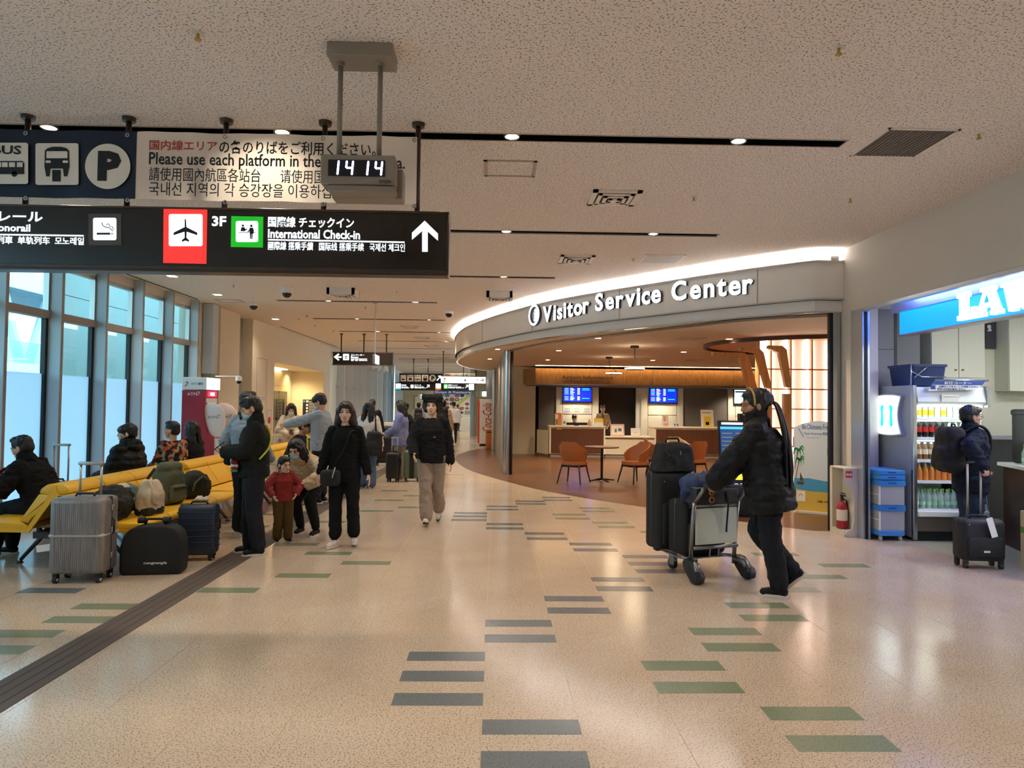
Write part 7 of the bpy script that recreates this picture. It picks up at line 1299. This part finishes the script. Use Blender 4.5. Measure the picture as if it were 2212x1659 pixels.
# --- woman in black walking towards the camera
def ex(t, J):
    s = J['s']; strap('bag_strap', [J['shL']*.92+V((0, -.0, .085)), J['S']+V((.08, -.15, -.03)), J['P']+V((.0, -.19, .2)), J['P']+V((-.12, -.17, .0))], .008, 'strap_black', t)
    b_ = bagthing('crossbody_bag', 'small black crossbody bag with a fluffy charm on the walking woman', W(t, J['P']+V((-.13, -.2, -.1))), 0, lambda q: q.box((-.11, -.04, -.09), (.11, .04, .09), .04, 3), 'soft_black'); 
    q = MB(); q.tube([(.06, -.045, .12), (.04, -.05, .05), (.03, -.05, -.0)], .008, 6); q.build('charm', 'fridge_chrome', b_, True); q = MB(); q.tube([J['wrL']+V((-.0, 0, 0))+V((.027*math.cos(2*PI*k/12), .027*math.sin(2*PI*k/12), .005)) for k in range(12)], .003, 5, True); mkobj('bracelet', _m(q), 'strap_black', t)
person('woman in black top and trousers with white sneakers walking to the camera', -1.7, 8.08, 6, 1.6, la=(.29, -.02, .85), ra=(-.29, -.05, .85), lf=(.125, .02, .1), rf=(-.09, -.1, .085), rt=(-25, 0), lt=(8, -8), hair='longfront', hm='hair_brown', skin='skin_light', w=.98, top=dict(m='cloth_black', ease=.028, hem=-.17, sleeve=.9), bottom=dict(m='cloth_black', ease=.02, flare=.022, len=.84), shoe=('shoe_white', 'sole'), extra=ex)
# --- young man in black sweatshirt and furry hat
def ex(t, J):
    q = MB(); hp = J['hp']; q.sph(hp((0, .02, .115)), (.135, .13, .05), 16, 10, rot=J['HM']); q.sph(hp((0, .03, .08)), (.1, .11, .07), 16, 10, rot=J['HM'])
    for sg in (-1, 1): q.sph(hp((sg*.1, -.01, .125)), (.045, .04, .04), 12, 8); q.sph(hp((sg*.095, .03, .03)), (.035, .05, .08), 12, 8); 
    mkobj('fur_hat', skinmesh(q, .009, 2, .012, 24, 2), 'soft_black', t, True); bx('chest_logo', 'white_paint', t, (.05, -.165*J['s'], 1.2*J['s']), (.075, -.16*J['s'], 1.208*J['s']))
person('young man in black sweatshirt, grey cargo trousers and furry black hat', -.86, 9.6, -4, 1.68, la=(.26, .05, .86), ra=(-.2, -.26, .98), re=(-.6, .6, -.2), lf=(.07, .28, .17), lt=(0, 35), rf=(-.03, -.16, .095), rt=(0, -10), hair='mop', skin='skin_light', w=1.05, head=(0, -4, 0), top=dict(m='cloth_black2', ease=.045, hem=-.11), bottom=dict(m='cargo_grey', ease=.03, flare=.03, wr=.01), shoe=('shoe_white', 'shoe_black'), extra=ex)
# --- masked man standing with a phone
def ex(t, J):
    strap('sling_strap', [J['shR']+V((.05, -.05, .075)), J['S']+V((-.02, .125, -.02)), J['P']+V((.09, .15, .24)), J['P']+V((.19, .05, .1))], .011, 'strap_lime', t)
    b_ = bagthing('waist_pouch', 'red, white and green striped pouch at the masked man\'s waist', W(t, J['P']+V((.02, -.19, .02))), -75, lambda q: q.box((-.1, -.035, -.05), (.1, .035, .08), .025, 2), 'cloth_red'); bx('white_band', 'cloth_white', b_, (-.102, -.038, -.01), (.102, .038, .03), .01); bx('green_band', 'palm_green', b_, (-.1, -.036, -.055), (.1, .036, -.025), .01)
    phone('phone in the hands of the standing masked man', W(t, J['wrL']*.5+J['wrR']*.5+V((0, -.07, .06))), (R(40), 0, R(-75)))
person('masked man in dark green fleece standing and reading his phone', -2.55, 7.6, -72, 1.655, la=(.06, -.3, 1.13), ra=(-.07, -.3, 1.13), le=(.8, .5, -.6), re=(-.8, .5, -.6), lf=(.1, .06, .085), rf=(-.09, -.03, .085), lt=(6, 0), rt=(-6, 0), head=(0, 24, 0), hair='crew', mask='mask_blue', hands=('hold', 'hold'), w=1.02, top=dict(m='cloth_fleece', ease=.045, hem=-.1, collar=.02, name='fleece_jacket'), bottom=dict(m='jeans_dark', ease=.03, flare=.025), extra=ex)
# --- light grey sweatshirt man behind him
def ex(t, J):
    bagthing('shoulder_bag', 'dark navy shoulder bag of the man behind the masked man', W(t, V((.27, -.08, .98))), 160, lambda q: q.box((-.06, -.13, -.14), (.06, .13, .14), .05, 3), 'cloth_navy'); strap('bag_strap', [V((.27, -.05, 1.1)), J['shL']+V((-.02, 0, .09)), J['S']+V((0, .12, .0))], .012, 'strap_black', t)
person('man in light grey sweatshirt and white sneakers seen from behind', -2.95, 8.52, 158, 1.71, la=(.3, -.12, .98), ra=(-.26, -.1, .95), lf=(.12, -.02, .085), rf=(-.1, .1, .085), hair='short', face=False, top=dict(m='cloth_bluegrey', ease=.04), bottom=dict(m='jeans_dark', flare=.02, ease=.025), shoe=('shoe_white', 'sole'), extra=ex)
# --- child and the woman bending over him
person('small boy in red top and olive corduroy trousers', -2.43, 8.24, 28, .95, la=(.22, -.22, 1.02), ra=(-.24, -.16, 1.0), le=(1, .2, -.3), re=(-1, .2, -.3), lf=(.11, -.02, .1), rf=(-.1, .05, .1), lt=(15, 0), rt=(-8, 0), hair='short', skin='skin_light', headscale=1.45, top=dict(m='cloth_red', ease=.05, hem=-.08, sleeve=.85), bottom=dict(m='cloth_olive', ease=.04, flare=.03), shoe=('shoe_black', 'sole'), head=(20, 8, 0), w=1.02)
bagthing('lilac_cloth', 'folded lilac cloth held at the boy\'s side', (-2.66, 8.1, .42), 0, lambda q: (q.box((-.1, -.05, -.08), (.1, .05, .08), .04, 2),), 'cloth_pink', 'cloth')
person('masked woman in cream fluffy jacket bending over the boy', -2.3, 8.62, -12, 1.6, pel=(0, .3, .74), lean=58, head=(0, 22, 0), la=(.2, -.28, .72), ra=(-.22, -.34, .78), le=(1, .2, .1), re=(-1, .2, .1), lf=(.13, .12, .085), rf=(-.13, .2, .085), hair='longfront', hl=.62, skin='skin_light', mask='mask_blue', hands=('hold', 'hold'), top=dict(m='cloth_cream2', ease=.055, hem=-.05, collar=.03, hood=1, wr=.012, puff=.008), bottom=dict(m='cloth_black2', ease=.02), shoe=('shoe_black', 'sole'))
# --- group behind the benches
def ex(t, J):
    b_ = bagthing('cream_handbag', 'cream handbag with round charm carried by the woman in the cream coat', W(t, V((-.22, -.2, .86))), 20, lambda q: q.loft([[V((x, y, -.13)) for x, y in rrect(-.16, .16, -.06, .06, .03)], [V((x, y, .1)) for x, y in rrect(-.13, .13, -.04, .04, .03)]]), 'cloth_cream'); q = MB(); q.tube(catmull([(-.1, 0, .09), (-.08, 0, .2), (.08, 0, .2), (.1, 0, .09)], 5), .012, 6); q.build('handle', 'cloth_cream', b_, True); q = MB(); q.cyl((0, -.075, -.03), (0, -.065, -.03), .035, n=16); q.build('charm', 'cloth_lilac', b_)
    phone('phone held by the masked woman in the cream coat', W(t, J['wrL']*.5+J['wrR']*.5+V((0, -.06, .05))), (R(40), 0, R(20)))
person('masked woman in cream dotted coat looking down at her phone', -4.28, 14.95, 18, 1.58, la=(.1, -.26, 1.05), ra=(-.1, -.26, 1.05), le=(1, .3, -.4), re=(-1, .3, -.4), head=(0, 26, 0), hair='longfront', mask='mask_white', skin='skin_light', hands=('hold', 'hold'), near=False, top=dict(m='cloth_cream', ease=.05, hem=-.4, flare=.03, collar=.01, name='coat'), bottom=dict(m='cloth_cream2'), extra=ex)
person('man in pale grey jacket stretching his arm out to the left', -2.8, 11.5, -98, 1.75, la=(.12, -.52, 1.24), le=(.3, .4, -1), head=(0, 22, 0), hair='bowl', mask='mask_white', near=False, top=dict(m='cloth_bluegrey', ease=.045, hem=-.12, name='jacket'), bottom=dict(m='cloth_black2', ease=.02))
SEAT = dict(pel=(0, 0, .585), lf=(.12, -.47, .085), rf=(-.12, -.45, .085))
def capx(m):
    def f(t, J):
        q = MB(); hp = J['hp']; q.sph(hp((0, .015, .07)), (.092*J['s'], .108*J['s'], .075*J['s']), 16, 10, rot=J['HM']); q.sph(hp((0, -.13, .055)), (.07, .06, .012), 14, 6, rot=J['HM']); q.sph(hp((0, -.09, .06)), (.078, .05, .02), 14, 6, rot=J['HM']); mkobj('cap', skinmesh(q, .009, 2), m, t, True)
    return f
person('seated man in dark cap and jacket leaning forward on the third bench', -3.68, 12.9, 88, 1.68, lean=22, head=(0, 20, 0), la=(.1, -.36, .62), ra=(-.1, -.36, .62), hair='crew', near=False, skin='skin_tan', top=dict(m='cloth_navy', ease=.04), bottom=dict(m='cloth_black2', ease=.03), extra=capx('cloth_black2'), **SEAT)
person('person in yellow jacket seated beyond the man in the cap', -3.68, 13.75, 90, 1.6, lean=10, la=(.12, -.34, .62), ra=(-.12, -.34, .62), hair='long', near=False, top=dict(m='yellow_coat', ease=.04), bottom=dict(m='jeans_dark', ease=.03), **SEAT)
person('long haired woman in dark top half hidden behind the woman in black', -2.58, 12.4, 150, 1.6, hair='long', near=False, face=False, top=dict(m='cloth_black2', ease=.03), bottom=dict(m='cloth_black2', ease=.02))
def ex(t, J): o = pack('black backpack hanging from the woman in the white top', t, J, 'soft_black', .3, .45, .16, -.32, -.2, straps=False); strap('shoulder_strap', [V((-.2, .12, .95)), J['shR']+V((.0, .03, .08)), J['shR']+V((.02, -.1, -.1))], .014, 'strap_black', t)
person('long haired woman in white top and wide blue jeans seen from behind', -2.42, 13.6, 168, 1.62, hair='verylong', near=False, face=False, top=dict(m='cloth_white', ease=.035, hem=.0), bottom=dict(m='jeans_light', ease=.03, flare=.055), shoe=('shoe_white', 'sole'), lf=(.11, 0, .085), rf=(-.1, .1, .085), extra=ex)
person('person in black jacket standing far behind, seen from the back', -3.12, 18.0, 178, 1.7, hair='short', near=False, face=False, top=dict(m='cloth_black2', ease=.05), bottom=dict(m='cloth_black2'))
def ex(t, J): phone('phone held by the woman in the blue cardigan', W(t, J['wrL']*.5+J['wrR']*.5+V((0, -.08, .06))), (R(40), 0, R(-90)))
person('woman in lilac blue cardigan with glasses and long hair holding a phone', -2.03, 15.3, -92, 1.66, la=(.1, -.28, 1.02), ra=(-.06, -.26, 1.0), le=(.6, .5, -.6), head=(0, 10, 0), hair='verylong', glasses=True, skin='skin_light', hands=('hold', 'hold'), near=False, top=dict(m='cloth_lilac', ease=.05, hem=-.22, flare=.02, name='cardigan'), bottom=dict(m='cloth_taupe', ease=.04, flare=.05), shoe=('shoe_grey', 'sole'), extra=ex)
person('person in black clothes behind the woman in the cardigan', -2.22, 17.3, -40, 1.62, la=(.3, -.1, 1.0), ra=(-.25, -.15, 1.02), le=(1, .4, 0), hair='bun', near=False, top=dict(m='cloth_black2', ease=.03), bottom=dict(m='cloth_black2', ease=.02, flare=.02))
person('distant person in grey jacket with a dark backpack', -2.98, 27.5, 182, 1.66, hair='short', near=False, face=False, top=dict(m='cloth_grey', ease=.05), bottom=dict(m='cloth_black2'), extra=lambda t, J: pack('dark backpack on the distant person in grey', t, J, 'soft_black2'))
person('person in tan jacket with black backpack beyond the hat man', -1.62, 22.0, 175, 1.72, hair='short', near=False, face=False, top=dict(m='cloth_beige', ease=.05), bottom=dict(m='cloth_black2'), extra=lambda t, J: pack('black backpack on the person in the tan jacket', t, J, 'soft_black', .34, .5))
person('distant person in white shirt near the tan jacket', -1.72, 29.0, 200, 1.72, hair='short', near=False, face=False, top=dict(m='cloth_white', ease=.03), bottom=dict(m='jeans_dark'))
person('distant person in beige coat at the restaurant poster', -2.25, 42.3, 120, 1.6, hair='short', near=False, face=False, top=dict(m='cloth_beige', ease=.05, hem=-.35, flare=.02), bottom=dict(m='cloth_olive'), la=(.2, -.3, 1.0), extra=lambda t, J: pack('small dark backpack on the distant beige coat', t, J, 'soft_black', .26, .36, .12))
# --- desk staff
def ex(t, J): strap('neck_scarf', [J['N']+V((-.06, -.03, -.02)), J['N']+V((0, -.13, -.06)), J['N']+V((.02, -.15, -.2))], .02, 'brochure_1', t)
person('masked staff woman in tan uniform standing behind the counter', 3.5, 23.25, -12, 1.63, head=(12, 0, 0), hair='bun', mask='mask_white', skin='skin_light', near=False, la=(.2, -.2, 1.0), top=dict(m='uniform', ease=.02, sleeve=.55), bottom=dict(m='cloth_navy'), extra=ex)
person('masked clerk sitting low behind the counter monitor', 2.6, 23.55, 0, 1.66, hair='fringe', mask='mask_white', near=False, head=(0, 14, 0), la=(.15, -.35, .8), ra=(-.15, -.35, .8), top=dict(m='cloth_white', ease=.03), bottom=dict(m='cloth_navy'), **SEAT)
t = thing('office_stool', 'stool under the seated clerk behind the counter', 'stool', (2.6, 23.6, 0)); bx('seat', 'bezel', t, (-.2, -.2, .4), (.2, .2, .46), .03, 2); q = MB(); q.cyl((0, 0, .02), (0, 0, .4), .03, n=10); q.cyl((0, 0, 0), (0, 0, .02), .2, n=20); q.build('pedestal', 'steel', t)
# --- man with dreadlocks pushing the trolley
person('man with dreadlocks in long black puffer jacket pushing the trolley', 2.36, 6.12, -114, 1.75, pel=(0, .0, .95), lean=10, head=(26, 6, 0), la=(.16, -.46, .9), ra=(-.28, -.44, .9), le=(1, .5, -.4), re=(-1, .5, -.4), lf=(.08, .1, .085), rf=(-.06, .2, .2), lt=(4, 0), rt=(0, 42), rk=(0, -1, 0), hair='dreads', skin='skin_tan', beard=True, hands=('grip', 'grip'), w=1.16, top=dict(m='puffer_black', ease=.085, hem=-.24, collar=.035, puff=.006, wr=.007, name='puffer_jacket'), bottom=dict(m='jeans_dark', ease=.03, flare=.015, wr=.01), shoe=('shoe_black', 'sole'))
# --- customer at the store
def ex(t, J):
    pack('large black backpack worn by the man at the store', t, J, 'soft_black', .34, .5, .2, -.02); strap('shirt_collar', [J['N']+V((-.055, .03, .0)), J['N']+V((-.06, -.03, -.01)), J['N']+V((-.02, -.09, -.05)), J['N']+V((.02, -.09, -.05)), J['N']+V((.06, -.03, -.01)), J['N']+V((.055, .03, .0))], .014, 'cap_white', t)
person('man with glasses in dark jacket standing at the store with a trolley case', 5.2, 7.68, 86, 1.64, la=(.2, -.2, 1.0), ra=(-.46, .14, 1.09), re=(-.6, 1, -.2), lf=(.1, .0, .085), rf=(-.1, .08, .085), hair='fringe', glasses=True, hands=('relax', 'grip'), w=1.08, top=dict(m='cloth_navy', ease=.05, hem=-.2, collar=.01, wr=.01, name='jacket'), bottom=dict(m='jeans_blue', ease=.035, flare=.03, wr=.012), shoe=('shoe_grey', 'sole'), extra=ex)
t = softcase('cabin_trolley_case', 'small black cabin case with raised handle and white tag by the store man', .42, .24, .42, (4.95, 7.2, .075), R(-6), 'soft_black2')
for sx in (-.06, .07): q = MB(); q.cyl((sx, .08, .4), (sx, .08, .97), .011, n=10); q.build('telescopic_tube', 'alu', t, True)
bx('grip', 'case_black', t, (-.08, .06, .97), (.09, .1, 1.0), .012, 2); q = MB(); q.box((-.03, -.0, -.2), (.03, .003, 0), m=Matrix.Translation((.02, -.155, .45)) @ Matrix.Rotation(R(-16), 4, 'Y')); q.build('baggage_tag', 'white_paint', t); bx('maker_plate', 'fridge_chrome', t, (-.03, -.153, .1), (.03, -.15, .12)); 
for sx in (-1, 1):
    for sy in (-1, 1): q = MB(); q.cyl((sx*.17-.015, sy*.08, -.045), (sx*.17+.015, sy*.08, -.045), .03, n=14); q.box((sx*.17-.02, sy*.08-.02, -.03), (sx*.17+.02, sy*.08+.02, .02)); q.build('wheel', 'case_black', t, 'auto')
# --- seated people facing the windows
def ex(t, J): phone('red cased phone held by the seated man at the left edge', W(t, J['wrL']*.5+J['wrR']*.5+V((0, -.1, .06))), (R(35), 0, R(-95)), m='cloth_red')
person('seated man in black coat reading a red phone at the left edge', -4.6, 7.42, -92, 1.62, lean=26, head=(0, 22, 0), la=(.12, -.36, .84), ra=(-.05, -.4, .88), le=(1, .3, -.6), re=(-1, .3, -.6), hair='crew', hands=('hold', 'hold'), w=1.1, top=dict(m='cloth_black', ease=.06, hem=-.08, collar=.01, name='coat', wr=.01), bottom=dict(m='cloth_black2', ease=.04), extra=ex, **SEAT)
person('seated person with bowl haircut in black padded jacket by the window', -4.56, 9.0, -100, 1.66, lean=4, head=(28, 2, 0), la=(.15, -.35, .66), ra=(-.15, -.35, .66), hair='bowl', skin='skin_light', w=1.1, top=dict(m='puffer_black', ease=.07, hem=-.08, hood=1, puff=.014, collar=.02, name='padded_jacket'), bottom=dict(m='cloth_black2', ease=.03), **SEAT)
person('seated person in dark shirt with orange and white pattern', -4.54, 10.2, -112, 1.66, lean=6, head=(20, 4, 0), la=(.15, -.35, .66), ra=(-.15, -.35, .66), hair='crew', w=1.08, top=dict(m='pattern_cloth', ease=.045, hem=-.08), bottom=dict(m='cloth_black2', ease=.03), **SEAT)
person('seated long haired person in black beside the patterned shirt', -4.56, 10.85, -110, 1.64, lean=4, la=(.15, -.35, .66), ra=(-.15, -.35, .66), hair='verylong', face=False, top=dict(m='cloth_black2', ease=.04), bottom=dict(m='cloth_black2', ease=.03), near=False, **SEAT)
bpy.data.scenes.remove(S2)
